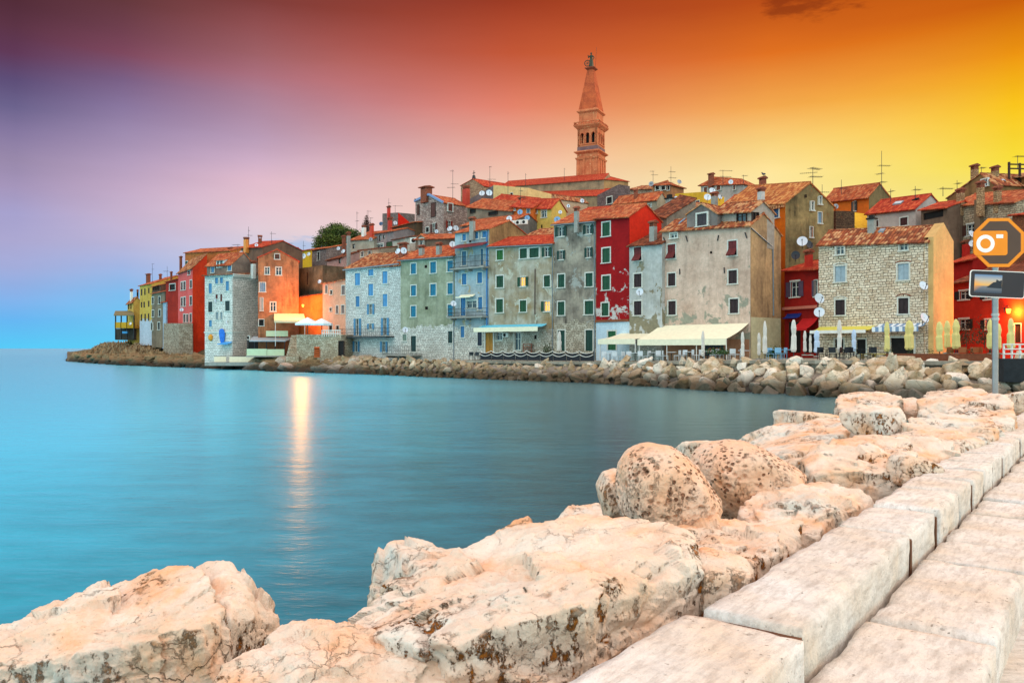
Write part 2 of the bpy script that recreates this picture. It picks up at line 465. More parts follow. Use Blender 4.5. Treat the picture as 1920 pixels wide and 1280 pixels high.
class House:
    def __init__(s, name, label, l, r, eave, base, wallm, roof='par', ridge=None, depth=8.0, side=None, lside=None, tile=None,
                 apex=.5, oh=.35, vg=.12, cat='house', into=None, ry=.5, rise=None, gutter=False, flat_top=None, group=None):
        A = P(l[0], HY, l[1]); B = P(r[0], HY, r[1])
        s.base = base
        A.z = B.z = base
        u = (B - A); s.W = u.length; u.normalize()
        inn = Vector((-u.y, u.x, 0))
        if inn.y < 0: inn = -inn
        s.A, s.u, s.inn = A, u, inn
        if side is not None:      # depth so that the far right corner lands on this column
            k = (side - CX) / F
            depth = (k * B.y - B.x) / (inn.x - k * inn.y)
        if lside is not None:
            k = (lside - CX) / F
            depth = (k * A.y - A.x) / (inn.x - k * inn.y)
        s.D = depth
        s.frame = Matrix(((u.x, inn.x, 0, A.x), (u.y, inn.y, 0, A.y), (0, 0, 1, base), (0, 0, 0, 1)))
        s.inv = s.frame.inverted()
        if into is None:
            s.root = thing(name, label, cat, A, math.atan2(u.y, u.x), group)
            s.rel = None
        else:
            s.root = into.root
            s.rel = into.frame.inverted() @ s.frame
        s.zl = CH - (eave[0] - HY) / F * l[1] - base
        s.zr = CH - (eave[1] - HY) / F * r[1] - base
        s.kind = roof; s.tile = tile or T_OR; s.wallm = wallm; s.oh = oh; s.vg = vg; s.gut = gutter
        s.ry = {'par': depth * ry, 'shed': depth, 'hip': depth * .5}.get(roof, depth)
        s.ax = apex
        if ridge is not None:
            if roof == 'perp': p = s.frame @ Vector((s.W * apex, 0, 0))
            elif roof == 'hip': p = s.frame @ Vector((s.W * .5, s.ry, 0))
            else: p = s.frame @ Vector((s.W, s.ry, 0))
            zz = CH - (ridge - HY) / F * p.y - base
            s.rise = zz - (s.zl + (s.zr - s.zl) * (apex if roof == 'perp' else .5 if roof == 'hip' else 1.0))
        else: s.rise = rise if rise is not None else 1.8
        s.op = {'F': [], 'R': [], 'L': []}
        s.wins = []
    # pixel -> face coordinates
    def ray(s, px, py): return Vector(((px - CX) / F, 1.0, -(py - HY) / F))
    def hit(s, face, px, py):
        o = s.inv @ Vector((0, 0, CH)); d_ = s.inv.to_3x3() @ s.ray(px, py)
        if face == 'F': k = -o.y / d_.y; p = o + d_ * k; return p.x, p.z
        if face == 'R': k = (s.W - o.x) / d_.x; p = o + d_ * k; return p.y, p.z
        k = -o.x / d_.x; p = o + d_ * k; return p.y, p.z
    def roofhit(s, px, py):
        o = s.inv @ Vector((0, 0, CH)); d_ = s.inv.to_3x3() @ s.ray(px, py)
        if s.kind == 'perp':
            n = None
            a = Vector((0, 0, s.zl)); b = Vector((s.W * s.ax, 0, s.zl * (1 - s.ax) + s.zr * s.ax + s.rise)); c = a + Vector((0, 1, 0))
            if (px - CX) / F > 0 or True:
                a2 = Vector((s.W, 0, s.zr))
            n = (b - a2).cross(Vector((0, 1, 0)))
            k = (a2 - o).dot(n) / d_.dot(n)
        else:
            a = Vector((0, 0, s.zl)); b = Vector((s.W, 0, s.zr)); c = Vector((0, s.ry, s.zl + s.rise)) if s.kind != 'flat' else Vector((0, 1, s.zl))
            n = (b - a).cross(c - a); k = (a - o).dot(n) / d_.dot(n)
        return o + d_ * k
    def face(s, f):
        if f == 'F': return lambda u, d_, v: (u, -d_, v)
        if f == 'R': return lambda u, d_, v: (s.W + d_, u, v)
        return lambda u, d_, v: (-d_, u, v)
    def put(s, mb, name, mat, parent=None, **k):
        return mb.build(name, mat, parent or s.root, s.rel if parent is None else None, **k)
    # openings
    def win(s, face, z, x0, y0, x1, y1, kind='c', col=(30, 80, 50), trim=True, name='window'):
        a = q(z, x0, y0); b = q(z, x1, y1)
        ax, ay = a; bx, by = b
        u0, v1 = s.hit(face, ax, ay); u1, v0 = s.hit(face, bx, by)
        _, v1b = s.hit(face, bx, ay); _, v0b = s.hit(face, ax, by)
        v1 = (v1 + v1b) / 2; v0 = (v0 + v0b) / 2
        if u1 < u0: u0, u1 = u1, u0
        s.wins.append((face, u0, v0, u1, v1, kind, col, trim, name))
    def panel(s, mb, f, W, top, ops):
        """wall panel with holes: f(u,d,v); top = polyline [(u,v)..] left to right"""
        vm = min(p[1] for p in top)
        # trim openings that would overlap
        ops = [o for o in ops if o[0] > .02 and o[2] < W - .02 and o[3] < vm - .02 and o[1] > 0.0]
        us = sorted({0.0, W, *[o[0] for o in ops], *[o[2] for o in ops]}); vs = sorted({0.0, vm, *[o[1] for o in ops], *[o[3] for o in ops]})
        for i in range(len(us) - 1):
            for j in range(len(vs) - 1):
                cu = (us[i] + us[i + 1]) / 2; cv = (vs[j] + vs[j + 1]) / 2
                if any(o[0] < cu < o[2] and o[1] < cv < o[3] for o in ops): continue
                c = [(us[i], vs[j]), (us[i + 1], vs[j]), (us[i + 1], vs[j + 1]), (us[i], vs[j + 1])]
                mb.face([f(a, 0, b) for a, b in c], c)
        if max(p[1] for p in top) > vm + 1e-4:
            c = [(0, vm), (W, vm)] + [p for p in top[::-1] if p[1] > vm + 1e-4]
            mb.face([f(a, 0, b) for a, b in c], c)
        for o in ops:
            for (a, b) in (((o[0], o[1]), (o[2], o[1])), ((o[2], o[1]), (o[2], o[3])), ((o[2], o[3]), (o[0], o[3])), ((o[0], o[3]), (o[0], o[1]))):
                mb.face([f(a[0], 0, a[1]), f(b[0], 0, b[1]), f(b[0], -.16, b[1]), f(a[0], -.16, a[1])], [a, b, b, a])
        return ops
    def tops(s):
        W, D, zl, zr, ry, R = s.W, s.D, s.zl, s.zr, s.ry, s.rise
        if s.kind == 'par':
            return ([(0, zl), (W, zr)], [(0, zr), (ry, zr + R), (D, zr + R - R * (D - ry) / max(ry, .1) if ry < D else zr + R)], [(0, zl), (ry, zl + R), (D, max(0.5, zl + R - R * (D - ry) / max(ry, .1)))])
        if s.kind == 'shed': return ([(0, zl), (W, zr)], [(0, zr), (D, zr + R)], [(0, zl), (D, zl + R)])
        if s.kind == 'perp': return ([(0, zl), (W * s.ax, zl * (1 - s.ax) + zr * s.ax + R), (W, zr)], [(0, zr), (D, zr)], [(0, zl), (D, zl)])
        return ([(0, zl), (W, zr)], [(0, zr), (D, zr)], [(0, zl), (D, zl)])
    def finish(s):
        W, D = s.W, s.D
        mb = MB()
        F_, R_, L_ = s.tops()
        good = {}
        for f, wd, top in (('F', W, F_), ('R', D, R_), ('L', D, L_)):
            ops = [(w[1], w[2], w[3], w[4]) for w in s.wins if w[0] == f]
            good[f] = s.panel(mb, s.face(f), wd, top, ops)
        ft = F_ if s.kind == 'perp' else [(0, L_[-1][1]), (W, R_[-1][1])]
        mb.face([(u, D, v) for u, v in [(0, 0), (W, 0)] + ft[::-1]])
        if s.kind == 'flat':
            mb.face([(0, 0, s.zl), (W, 0, s.zr), (W, D, s.zr), (0, D, s.zl)])
        s.wall_o = s.put(mb, 'wall', s.wallm)
        # roof
        oh, vg, zl, zr, R, ry = s.oh, s.vg, s.zl, s.zr, s.rise, s.ry
        s.roof_o = None
        mb = MB()
        if s.kind in ('par', 'shed'):
            k = R / ry; dl = (zr - zl) / W
            e = lambda x, y, z: Vector((x, y, z + .03))
            a = e(-vg, -oh, zl - oh * k - vg * dl); b = e(W + vg, -oh, zr - oh * k + vg * dl); c = e(W + vg, ry, zr + R + vg * dl); d_ = e(-vg, ry, zl + R - vg * dl)
            tile_slope(mb, a, b, c, d_)
            if s.kind == 'par' and ry < D:
                yb = D + .2; zb = (yb - ry) * k
                tile_slope(mb, e(-vg, yb, zl + R - zb), e(W + vg, yb, zr + R - zb), c, d_)
            ridge = (d_, c)
        elif s.kind == 'perp':
            xa = W * s.ax; za = zl * (1 - s.ax) + zr * s.ax + R
            kl = (za - zl) / xa; kr = (za - zr) / (W - xa); sd = .15
            f0, f1 = Vector((xa, -vg, za + .03)), Vector((xa, D + .2, za + .03))
            tile_slope(mb, (-sd, D + .2, zl - sd * kl + .03), (-sd, -vg, zl - sd * kl + .03), f0, f1)
            tile_slope(mb, (W + sd, -vg, zr - sd * kr + .03), (W + sd, D + .2, zr - sd * kr + .03), f1, f0)
            ridge = (f0, f1)
        elif s.kind == 'hip':
            k = R / ry; g = min(ry, W * .45)
            a = (-oh, -oh, zl - oh * k + .03); b = (W + oh, -oh, zr - oh * k + .03)
            c2 = (W + oh, D + oh, zr - oh * k + .03); d2 = (-oh, D + oh, zl - oh * k + .03)
            r0 = (g, D / 2, zl + R); r1 = (W - g, D / 2, zr + R)
            tile_slope(mb, a, b, r1, r0); tile_slope(mb, b, c2, r1, r1); tile_slope(mb, c2, d2, r0, r1); tile_slope(mb, d2, a, r0, r0)
            ridge = (r0, r1)
        if mb.f:
            # ridge tiles
            a, b = map(Vector, ridge); n = max(1, int((b - a).length / .4))
            for i in range(n):
                p0 = a.lerp(b, i / n); p1 = a.lerp(b, (i + .96) / n)
                mb.cyl(p0 + Vector((0, 0, .03)), p1 + Vector((0, 0, .05)), .11, .09, 7)
            s.roof_o = s.put(mb, 'roof', s.tile)
        if s.gut and s.kind in ('par', 'shed'):
            g = MB(); k = R / ry
            g.cyl((-vg, -oh - .05, zl - oh * k - .06), (W + vg, -oh - .05, zr - oh * k - .06), .06, .06, 8)
            g.path([(W - .12, -oh, zr - oh * k - .1), (W - .12, -.1, zr - .6), (W - .12, -.1, .3)], .045)
            s.put(g, 'gutter', ZINC)
        for w in s.wins: s.mkwin(*w, good=good)
        return s
    def mkwin(s, face, u0, v0, u1, v1, kind, col, trim, name, good):
        f = s.face(face)
        hole = (u0, v0, u1, v1) in good[face]
        dd = 0 if hole else .16       # no hole in the wall there: everything sits proud
        wd = u1 - u0; ht = v1 - v0
        mb = MB(); tw = min(.14, wd * .13)
        tm = STONE_TRIM if trim is True else trim
        if trim:
            p0, p1 = -.02, .035 + dd
            mb.fbox(f, u0 - tw, u0, p0, p1, v0, v1); mb.fbox(f, u1, u1 + tw, p0, p1, v0, v1)
            mb.fbox(f, u0 - tw, u1 + tw, p0, p1 + .003, v1, v1 + tw)
            if kind != 'D': mb.fbox(f, u0 - tw - .06, u1 + tw + .06, p0, p1 + .07, v0 - .09, v0)
        else:
            fr = min(.05, wd * .08); tm = WOODD
            mb.fbox(f, u0, u0 + fr, -.12 + dd, -.02 + dd, v0, v1); mb.fbox(f, u1 - fr, u1, -.12 + dd, -.02 + dd, v0, v1)
            mb.fbox(f, u0 + fr, u1 - fr, -.12 + dd, -.02 + dd, v1 - fr, v1); mb.fbox(f, u0 + fr, u1 - fr, -.12 + dd, -.02 + dd, v0, v0 + fr)
        wo_ = s.put(mb, 'door' if kind == 'D' else name, tm)
        cm = shutter_mat(col)
        def leaf(mb, a, b, d0, d1):
            fr = min(.06, (b - a) * .2)
            mb.fbox(f, a, b, d0, d1, v0 + .015, v1 - .015)
            mb.fbox(f, a, a + fr, d1, d1 + .018, v0 + .015, v1 - .015); mb.fbox(f, b - fr, b, d1, d1 + .018, v0 + .015, v1 - .015)
            mb.fbox(f, a + fr, b - fr, d1, d1 + .018, v1 - .015 - fr, v1 - .015); mb.fbox(f, a + fr, b - fr, d1, d1 + .018, v0 + .015, v0 + .015 + fr)
        um = (u0 + u1) / 2
        if kind in ('c', 'D'):
            for k, (a, b) in enumerate(((u0 + .01, um - .008), (um + .008, u1 - .01))):
                m = MB(); leaf(m, a, b, -.1 + dd, -.06 + dd)
                m.build('leaf' if kind == 'D' else 'shutter', cm, wo_)
            m = MB(); m.face([f(u0, -.158 + dd, v0), f(u1, -.158 + dd, v0), f(u1, -.158 + dd, v1), f(u0, -.158 + dd, v1)]); m.build('backing', DARK, wo_)
            return
        m = MB(); m.face([f(u0, -.15 + dd, v0), f(u1, -.15 + dd, v0), f(u1, -.15 + dd, v1), f(u0, -.15 + dd, v1)])
        pm = {'L': LIT, 'l': LIT, 'd': DARK}.get(kind) or glass()
        m.build('pane', pm, wo_)
        if kind != 'd':
            m = MB(); b = min(.045, wd * .07)
            e0, e1 = -.145 + dd, -.11 + dd
            m.fbox(f, um - b, um + b, e0, e1, v0, v1); m.fbox(f, u0, u0 + b, e0, e1, v0, v1); m.fbox(f, u1 - b, u1, e0, e1, v0, v1)
            for (a, c) in ((u0 + b, um - b), (um + b, u1 - b)):
                m.fbox(f, a, c, e0, e1 - .002, v0, v0 + b * 1.4); m.fbox(f, a, c, e0, e1 - .002, v1 - b * 1.4, v1)
                m.fbox(f, a, c, e0, e1 - .004, v0 + ht * .62, v0 + ht * .62 + b)
            m.build('sash', STONE_TRIM if kind != 'w' else WOODD, wo_)
        if kind in ('o', 'L', 'ol', 'l'):
            sd = [(u0 - wd * .5 - .02, u0 - .02), (u1 + .02, u1 + wd * .5 + .02)]
            if kind in ('ol', 'l'): sd = sd[:1]
            for a, c in sd:
                m = MB(); leaf(m, a, c, .05 + dd, .085 + dd); m.build('shutter', cm, wo_)
        if kind == 't':      # pair of shutters, lower flaps pushed out
            for a, c in ((u0 + .01, um - .01), (um + .01, u1 - .01)):
                m = MB(); vm = v0 + ht * .5
                m.fbox(f, a, c, -.06 + dd, -.02 + dd, vm, v1)
                m.hexa([f(a, .42 + dd, v0 + .05), f(c, .42 + dd, v0 + .05), f(c, .38 + dd, v0), f(a, .38 + dd, v0), f(a, -.02 + dd, vm), f(c, -.02 + dd, vm), f(c, -.06 + dd, vm), f(a, -.06 + dd, vm)])
                m.build('shutter', cm, wo_)
    # roof furniture, all children of the roof
    def chimney(s, z, x0, x1, yt, yb, mat=None, cap='tile', Y=None, name='chimney'):
        (ax, ay) = q(z, x0, yt); (bx, by) = q(z, x1, yb); mx = (ax + bx) / 2
        if Y is None:
            p = s.roofhit(mx, by); w = s.frame @ p
        else:
            w = P(mx, by, Y); p = s.inv @ w
        wd = (bx - ax) * w.y / F * .8; top = p.z + (by - ay) * w.y / F
        mb = MB(); x, y = p.x, p.y; h = wd / 2; e = top - max(.25, min(.5, (top - p.z) * .25))
        mb.box(x - h, x + h, y - h * .8, y + h * .8, p.z - 1.0, e)
        par = s.roof_o if s.roof_o is not None else s.root
        M = s.rel if s.roof_o is None else None
        o = mb.build(name, mat or CONC, par, M)
        mb = MB(); g = h * 1.28
        if cap == 'tile':
            mb.box(x - h * .99, x - h * .5, y - h * .79, y + h * .79, e, top - .12); mb.box(x + h * .5, x + h * .99, y - h * .79, y + h * .79, e, top - .12)
            mb.box(x - h * .18, x + h * .18, y - h * .7, y + h * .7, e, top - .12)
            mb.box(x - g, x + g, y - g, y + g, top - .12, top - .05)
            for k in (-1, 1): mb.hexa([(x - g, y + k * g, top - .05), (x + g, y + k * g, top - .05), (x + g, y, top - .05), (x - g, y, top - .05)] [:: 1 if k < 0 else 1] + [(x - g, y + k * g, top), (x + g, y + k * g, top), (x + g, y, top + .16), (x - g, y, top + .16)])
            cmx = BRICK
        elif cap == 'pot':
            mb.lathe([(h * .95, e), (h * 1.3, e + (top - e) * .5), (h * 1.3, top), (h * .9, top)], 10, x, y); cmx = BRICK
        else:
            mb.box(x - g, x + g, y - g, y + g, e, e + .12); mb.box(x - h * .7, x + h * .7, y - h * .6, y + h * .6, e + .12, top); cmx = DARK
        mb.build('cap', cmx, o if par is not s.root or True else None)
        return o
    def skylight(s, z, x0, y0, x1, y1, mat=None):
        a = q(z, x0, y1); b = q(z, x1, y0)
        p = s.roofhit(*a); r = s.roofhit(*b)
        k = s.rise / s.ry
        f = lambda x, y, h: (x, y, s.zl + (s.zr - s.zl) * x / s.W + k * y + h)
        mb = MB()
        mb.hexa([f(p.x, p.y, .0), f(r.x, p.y, .0), f(r.x, r.y, 0), f(p.x, r.y, 0), f(p.x, p.y, .2), f(r.x, p.y, .2), f(r.x, r.y, .2), f(p.x, r.y, .2)])
        o = mb.build('skylight', ZINC, s.roof_o)
        mb = MB(); e = .07; mb.face([f(p.x + e, p.y + e, .206), f(r.x - e, p.y + e, .206), f(r.x - e, r.y - e, .206), f(p.x + e, r.y - e, .206)])
        mb.build('pane', mat or glass((110, 140, 160)), o)
    def local(s, px, py, face='F', out=0.0):
        u, v = s.hit(face, px, py); return Vector(s.face(face)(u, out, v))
    def world(s, px, py, face='F', out=0.0): return s.frame @ s.local(px, py, face, out)
BRICK = masonry((186, 92, 62), (150, 66, 44), (110, 80, 64), .22, .08)

# ------------------------------------------------------------------ land: shoreline, terrain, quay
SH = [(118, 181), (150, 172), (220, 146), (300, 132), (372, 122), (440, 117), (500, 107), (560, 102), (620, 98), (700, 92), (800, 84), (900, 78.5), (1000, 74), (1100, 70), (1200, 64.5), (1300, 59.5), (1400, 55), (1550, 50), (1700, 47.5), (1850, 45.5), (2000, 44), (2600, 42)]
def shore(px):
    for (a, A), (b, B) in zip(SH[:-1], SH[1:]):
        if px <= b: return A + (B - A) * max(0, (px - a)) / (b - a)
    return SH[-1][1]
def sm(a, b, x):
    x = min(1, max(0, (x - a) / (b - a))); return x * x * (3 - 2 * x)
def quay_z(px): return 1.75 + .45 * sm(1000, 1550, px)
EARTH = wall((120, 108, 84), (84, 76, 52), .2, fine=.35)
def build_land():
    # inland terrain: rises behind the sea front to the church hill
    pxs = np.concatenate([np.linspace(126, 640, 52), np.linspace(660, 2600, 70)])
    ds = [3.6, 5, 9, 13, 18, 26, 36, 50, 70, 95, 125, 160, 220, 300, 420]
    v = []; n = len(ds)
    for px in pxs:
        tip = sm(240, 430, px)
        for d in ds:
            Y = shore(px) + d
            z = quay_z(px) - .25 if px > 640 else (.2 + 1.0 * sm(3, 12, d) + 2.0 * sm(10, 30, d) * sm(120, 200, px))
            z += max(0, d - 20) * .26 * tip * (1 if d < 110 else 110 / d)
            z = min(z, 27 + 2 * math.sin(px * .01)) * (1 if d < 300 else .5)
            w = P(px, HY, Y); v.append((w.x, w.y, z + .3 * math.sin(px * .13 + d)* (1 if d > 26 else 0)))
    f = [(i * n + j, (i + 1) * n + j, (i + 1) * n + j + 1, i * n + j + 1) for i in range(len(pxs) - 1) for j in range(n - 1)]
    me = bpy.data.meshes.new('hill'); me.from_pydata(v, [], f); me.materials.append(EARTH)
    me.uv_layers.new(name='uv')
    for l in me.loops:
        c = me.vertices[l.vertex_index].co; me.uv_layers[0].data[l.index].uv = (c.x, c.y)
    o = bpy.data.objects.new('hill', me); COL.objects.link(o); struct(o)
    # paved quay in front of the houses
    mb = MB(); px = 868
    while px < 2200:
        a, b = px, px + 30
        A = P(a, HY, shore(a) + 4.0); B = P(b, HY, shore(b) + 4.0); C = P(b, HY, shore(b) + 22); D_ = P(a, HY, shore(a) + 22)
        za, zb = quay_z(a), quay_z(b)
        A.z = D_.z = za; B.z = C.z = zb
        mb.face([A, B, C, D_])
        A0, B0 = A.copy(), B.copy(); A0.z = B0.z = -.5
        mb.face([A0, B0, B, A]); px += 30
    struct(mb.build('quay', wall((176, 168, 152), (140, 132, 118), .1, fine=.3)))
build_land()

# ------------------------------------------------------------------ houses
GR = dict(col=(16, 84, 58)); BL = dict(col=(60, 150, 214)); BR = dict(col=(58, 26, 26))
def many(h, face, z, rects, **k):
    for r in rects: h.win(face, z, *r, **k)

# --- far headland group -------------------------------------------------------
h = House('house', 'small yellow house with a covered veranda at the tip of the headland', (239, 168), (250, 164), (qy(1, 672), qy(1, 660)), 3.4, wall((224, 186, 92), (196, 152, 72)), 'par', ridge=557, side=264, tile=T_OLD)
many(h, 'F', 1, [(561, 682, 569, 720), (578, 680, 586, 716)], kind='d', trim=False)
h.finish()
h.chimney(1, 573, 598, 570, 655, WHITE); h.chimney(1, 624, 640, 575, 640, DARK, Y=168)
mb = MB()   # veranda
fr = h.frame
def vp(px, py, Y): return h.inv @ P(px, py, Y)
def vbox(mb, px0, px1, py0, py1, Y0, Y1):
    c = [P(px0, py1, Y0), P(px1, py1, Y0), None, None, P(px0, py0, Y0), P(px1, py0, Y0), None, None]
    for i, j in ((2, 1), (3, 0), (6, 5), (7, 4)): c[i] = c[j] + Vector((0, Y1 - Y0, 0))
    mb.hexa([h.inv @ k for k in c])
mb = MB(); vbox(mb, 215, 251, 604, 613, 161, 161.3); vbox(mb, 215, 251, 613, 615, 161, 167); mb.build('parapet', wall((222, 170, 50), (196, 140, 40)), h.root)
mb = MB(); vbox(mb, 216, 250, 616, 637, 163, 167); mb.build('lower_storey', wall((98, 92, 84), (70, 60, 52)), h.root)
mb = MB()
for px in (215.5, 226, 237, 250): vbox(mb, px, px + 1.2, 590, 636, 161, 161.3)
mb.build('post', IRON, h.root)
mb = MB(); mb.hexa([h.inv @ k for k in (P(213, 592, 160.5), P(251, 592, 160.5), P(251, 584, 166), P(216, 584, 166), P(213, 590.6, 160.5), P(251, 590.6, 160.5), P(251, 582.6, 166), P(216, 582.6, 166))]); mb.build('veranda_roof', paint((112, 104, 70)), h.root)
mb = MB(); vbox(mb, 229, 238, 621, 625, 160.5, 161); mb.build('awning', paint((60, 140, 190)), h.root)

h = House('house', 'tall narrow yellow house with white ground floor on the headland', (262, 160), (284.5, 156), (qy(1, 543), qy(1, 526)), 3.6, wall((224, 182, 84), (204, 158, 66), stone=((200, 205, 214), (180, 186, 196), (170, 176, 186)), stone_top=5.0), 'par', ridge=517, depth=10, tile=T_OR)
many(h, 'F', 1, [(656, 567, 667, 615), (681, 562, 692, 612), (711, 558, 721, 600), (656, 665, 666, 706), (676, 663, 687, 706), (710, 655, 721, 700), (655, 755, 666, 806), (683, 753, 694, 806), (709, 750, 720, 804)], kind='c', col=(70, 40, 26), trim=False)
h.finish(); h.chimney(1, 694, 730, 455, 515, BRICK)
h = House('house', 'grey brown rendered house with a three window dormer on the headland', (284.5, 154), (309, 150), (qy(1, 603), qy(1, 584)), 3.2, wall((150, 130, 106), (116, 100, 84)), 'par', ridge=534, depth=9, tile=T_OR)
many(h, 'F', 1, [(740, 628, 754, 680), (789, 624, 803, 678), (740, 726, 755, 776), (790, 722, 806, 772), (738, 820, 750, 876), (784, 816, 800, 872)], kind='c', col=(40, 52, 54))
h.finish(); h.chimney(1, 876, 894, 440, 500, BRICK, Y=160); h.chimney(1, 792, 814, 458, 490, BRICK, Y=160)
hd = House('dormer', '', (285.5, 154.6), (301, 152.5), (538, 534), 13.4, wall((128, 98, 78), (90, 70, 58)), 'par', ridge=529, depth=5, into=h, tile=T_OR)
many(hd, 'F', 1, [(748, 545, 758, 580), (765, 543, 776, 578), (784, 540, 794, 576)], kind='d', trim=False); hd.finish()
h = House('house', 'pale blue sliver of a house between the grey and the dark red house', (304, 151), (311, 149), (567, 566), 3, wall((176, 196, 214), (150, 170, 190)), 'shed', rise=1.2, depth=4, tile=T_RED); h.finish()
h = House('house', 'low dark red house with one square window on the headland', (311, 149.5), (334, 147), (qy(1, 516), qy(1, 492)), 5.5, wall((178, 48, 34), (156, 42, 32), .3), 'shed', rise=.5, depth=6, tile=T_RED)
many(h, 'F', 1, [(872, 530, 914, 576)], kind='d'); h.finish(); h.chimney(1, 876, 893, 440, 495, BRICK, Y=152)
h = House('house', 'tall pink house with orange red side wall above the stone bastion', (334, 147), (361, 141), (qy(1, 444), qy(1, 406)), 1.2, wall((236, 104, 98), (222, 88, 82), .2), 'shed', rise=2.6, side=388, tile=T_OLD)
PKS = wall((238, 66, 28), (206, 56, 30), .4, low=1.0)
many(h, 'F', 1, [(957, 515, 971, 575), (977, 512, 992, 574), (1025, 502, 1040, 560), (957, 632, 971, 696), (977, 628, 992, 696), (1024, 622, 1040, 688), (976, 757, 991, 816), (998, 757, 1012, 816), (1024, 752, 1038, 816)], kind='c', col=(98, 70, 66)); many(h, 'F', 1, [(1010, 432, 1026, 460)], kind='d')
h.finish()
mb = MB(); mb.face([(h.W + .02, 0, 0), (h.W + .02, h.D, 0), (h.W + .02, h.D, h.zr + h.rise - .1), (h.W + .02, 0, h.zr - .1)]); mb.build('side_wall', PKS, h.root)
h = House('house', 'orange house with white gable and long roof behind the pink house', (347, 153), (432, 141), (474, 470), 5, wall((216, 128, 60), (190, 104, 54)), 'par', ridge=463, depth=5, tile=T_OR, ry=.6)
h.win('F', 1, 990, 360, 1008, 410, 'c', (60, 100, 80)); h.finish(); h.chimney(1, 945, 967, 325, 415, BRICK, Y=152); h.chimney(1, 1310, 1348, 258, 280, BRICK, Y=144)

mb = MB()   # stone bastion under the pink house
pts = [P(306, HY, 148), P(335, HY, 139.5), P(361.5, HY, 139.8), P(372, HY, 150), P(310, HY, 156)]
o = thing('bastion_wall', 'rough stone bastion wall below the pink and dark red houses', 'wall', (pts[1].x, pts[1].y, .3))
ztop = [CH - (606 - HY) / F * p.y for p in pts]
lo = [(p.x - pts[1].x, p.y - pts[1].y, 0) for p in pts]; hi = [(a[0] * .97, a[1] * .97, z - .3) for a, z in zip(lo, ztop)]
for i in range(5): mb.face([lo[i], lo[(i + 1) % 5], hi[(i + 1) % 5], hi[i]])
mb.face(hi); mb.build('wall', masonry((186, 170, 148), (138, 118, 96), (70, 56, 46), .6, .26), o)

# --- white stone corner house -------------------------------------------------
h = House('stone_house', 'tall white stone corner house with pale blue shutters beside the water', (384, 120), (436, 116.5), (qy(1, 468), qy(1, 458)), .6, masonry((238, 230, 218), (204, 196, 184), (112, 102, 94), .55, .25), 'shed', rise=.5, side=484.5, tile=T_OLD, oh=.5)
many(h, 'F', 1, [(1165, 525, 1190, 600), (1213, 482, 1236, 528), (1250, 480, 1273, 525), (1293, 508, 1318, 580), (1168, 800, 1190, 850)], kind='c', col=(96, 166, 214))
many(h, 'F', 1, [(1217, 607, 1234, 642), (1252, 605, 1267, 660)], kind='c', col=(130, 40, 36))
many(h, 'F', 1, [(1162, 662, 1194, 740), (1289, 656, 1324, 730)], kind='c', col=(40, 62, 60))
many(h, 'F', 1, [(1219, 740, 1237, 795), (1253, 740, 1269, 795)], kind='c', col=(170, 184, 190))
h.finish()
mb = MB(); w_, d_ = h.W, h.D
zc = h.hit('F', 436, qy(1, 893))[1]
mb.box(-.06, w_ + .08, -.1, -.02, zc, zc + .22); mb.box(w_ + .003, w_ + .1, -.02, d_ * .45, zc, zc + .22)
mb.build('string_course', STONE_TRIM, h.root)
mb = MB()
ze = h.zr
for k in range(22): mb.box(w_ + .003, w_ + .28, d_ * k / 22 + .05, d_ * k / 22 + .2, ze - .32, ze - .05)
mb.box(w_ + .003, w_ + .34, 0, d_, ze - .05, ze + .12); mb.build('cornice', STONE_TRIM, h.root)
ha = House('attic', '', (388, 121.5), (434.5, 117.2), (qy(1, 388), qy(1, 378)), 9.8, wall((158, 134, 116), (120, 100, 90)), 'par', ridge=474, side=478, into=h, tile=T_OR)
many(ha, 'F', 1, [(1184, 402, 1207, 445), (1309, 386, 1335, 430)], kind='c', col=(96, 166, 214)); ha.finish(); ha.chimney(1, 1480, 1520, 360, 440, WHITE, Y=119)
hd = House('dormer', '', (405.5, 119.5), (420, 118.6), (488, 487), 15, WHITE, 'par', rise=.5, depth=3, into=h, tile=T_OR)
many(hd, 'F', 1, [(1228, 358, 1245, 404), (1252, 356, 1270, 402)], kind='g', trim=False); hd.finish()
WHH = h
# brown gable house with restaurant
h = House('house', 'tall orange brown gable house behind the waterside restaurant', (484, 113), (560, 114.6), (qy(2, 412), qy(2, 440)), 2.0, wall((200, 130, 88), (146, 96, 68), .9, fine=.35), 'perp', ridge=qy(2, 352), apex=.46, depth=9, tile=T_RED)
h.win('F', 2, 581, 386, 617, 424, 'c', (110, 60, 40)); 
many(h, 'F', 2, [(507, 484, 541, 538), (590, 484, 630, 543)], kind='g'); many(h, 'F', 2, [(467, 600, 510, 668)], kind='c', col=(150, 180, 206)); many(h, 'F', 2, [(471, 712, 494, 808)], kind='c', col=(226, 216, 206))
many(h, 'F', 2, [(548, 745, 588, 815)], kind='g'); many(h, 'F', 2, [(462, 875, 498, 922)], kind='d')
h.finish(); BRH = h
h = House('house', 'house with yellow orange gable just above the white stone corner house', (487, 128), (529, 129), (qy(2, 338), qy(2, 338)), 6, wall((232, 150, 40), (214, 128, 40), .15), 'perp', ridge=qy(2, 290), apex=.55, depth=2.5, tile=T_RED); h.finish(); h.chimney(2, 453, 487, 250, 330, BRICK, Y=129)
h = House('house', 'brown rendered upper house with red roof and orange chimney pot', (452, 129), (492, 124), (qy(2, 338), qy(2, 332)), 6, wall((140, 104, 82), (112, 84, 70)), 'par', ridge=qy(2, 288), depth=7, tile=T_RED); h.finish(); h.chimney(2, 345, 390, 260, 330, paint((226, 140, 60)), cap='pot', Y=127)
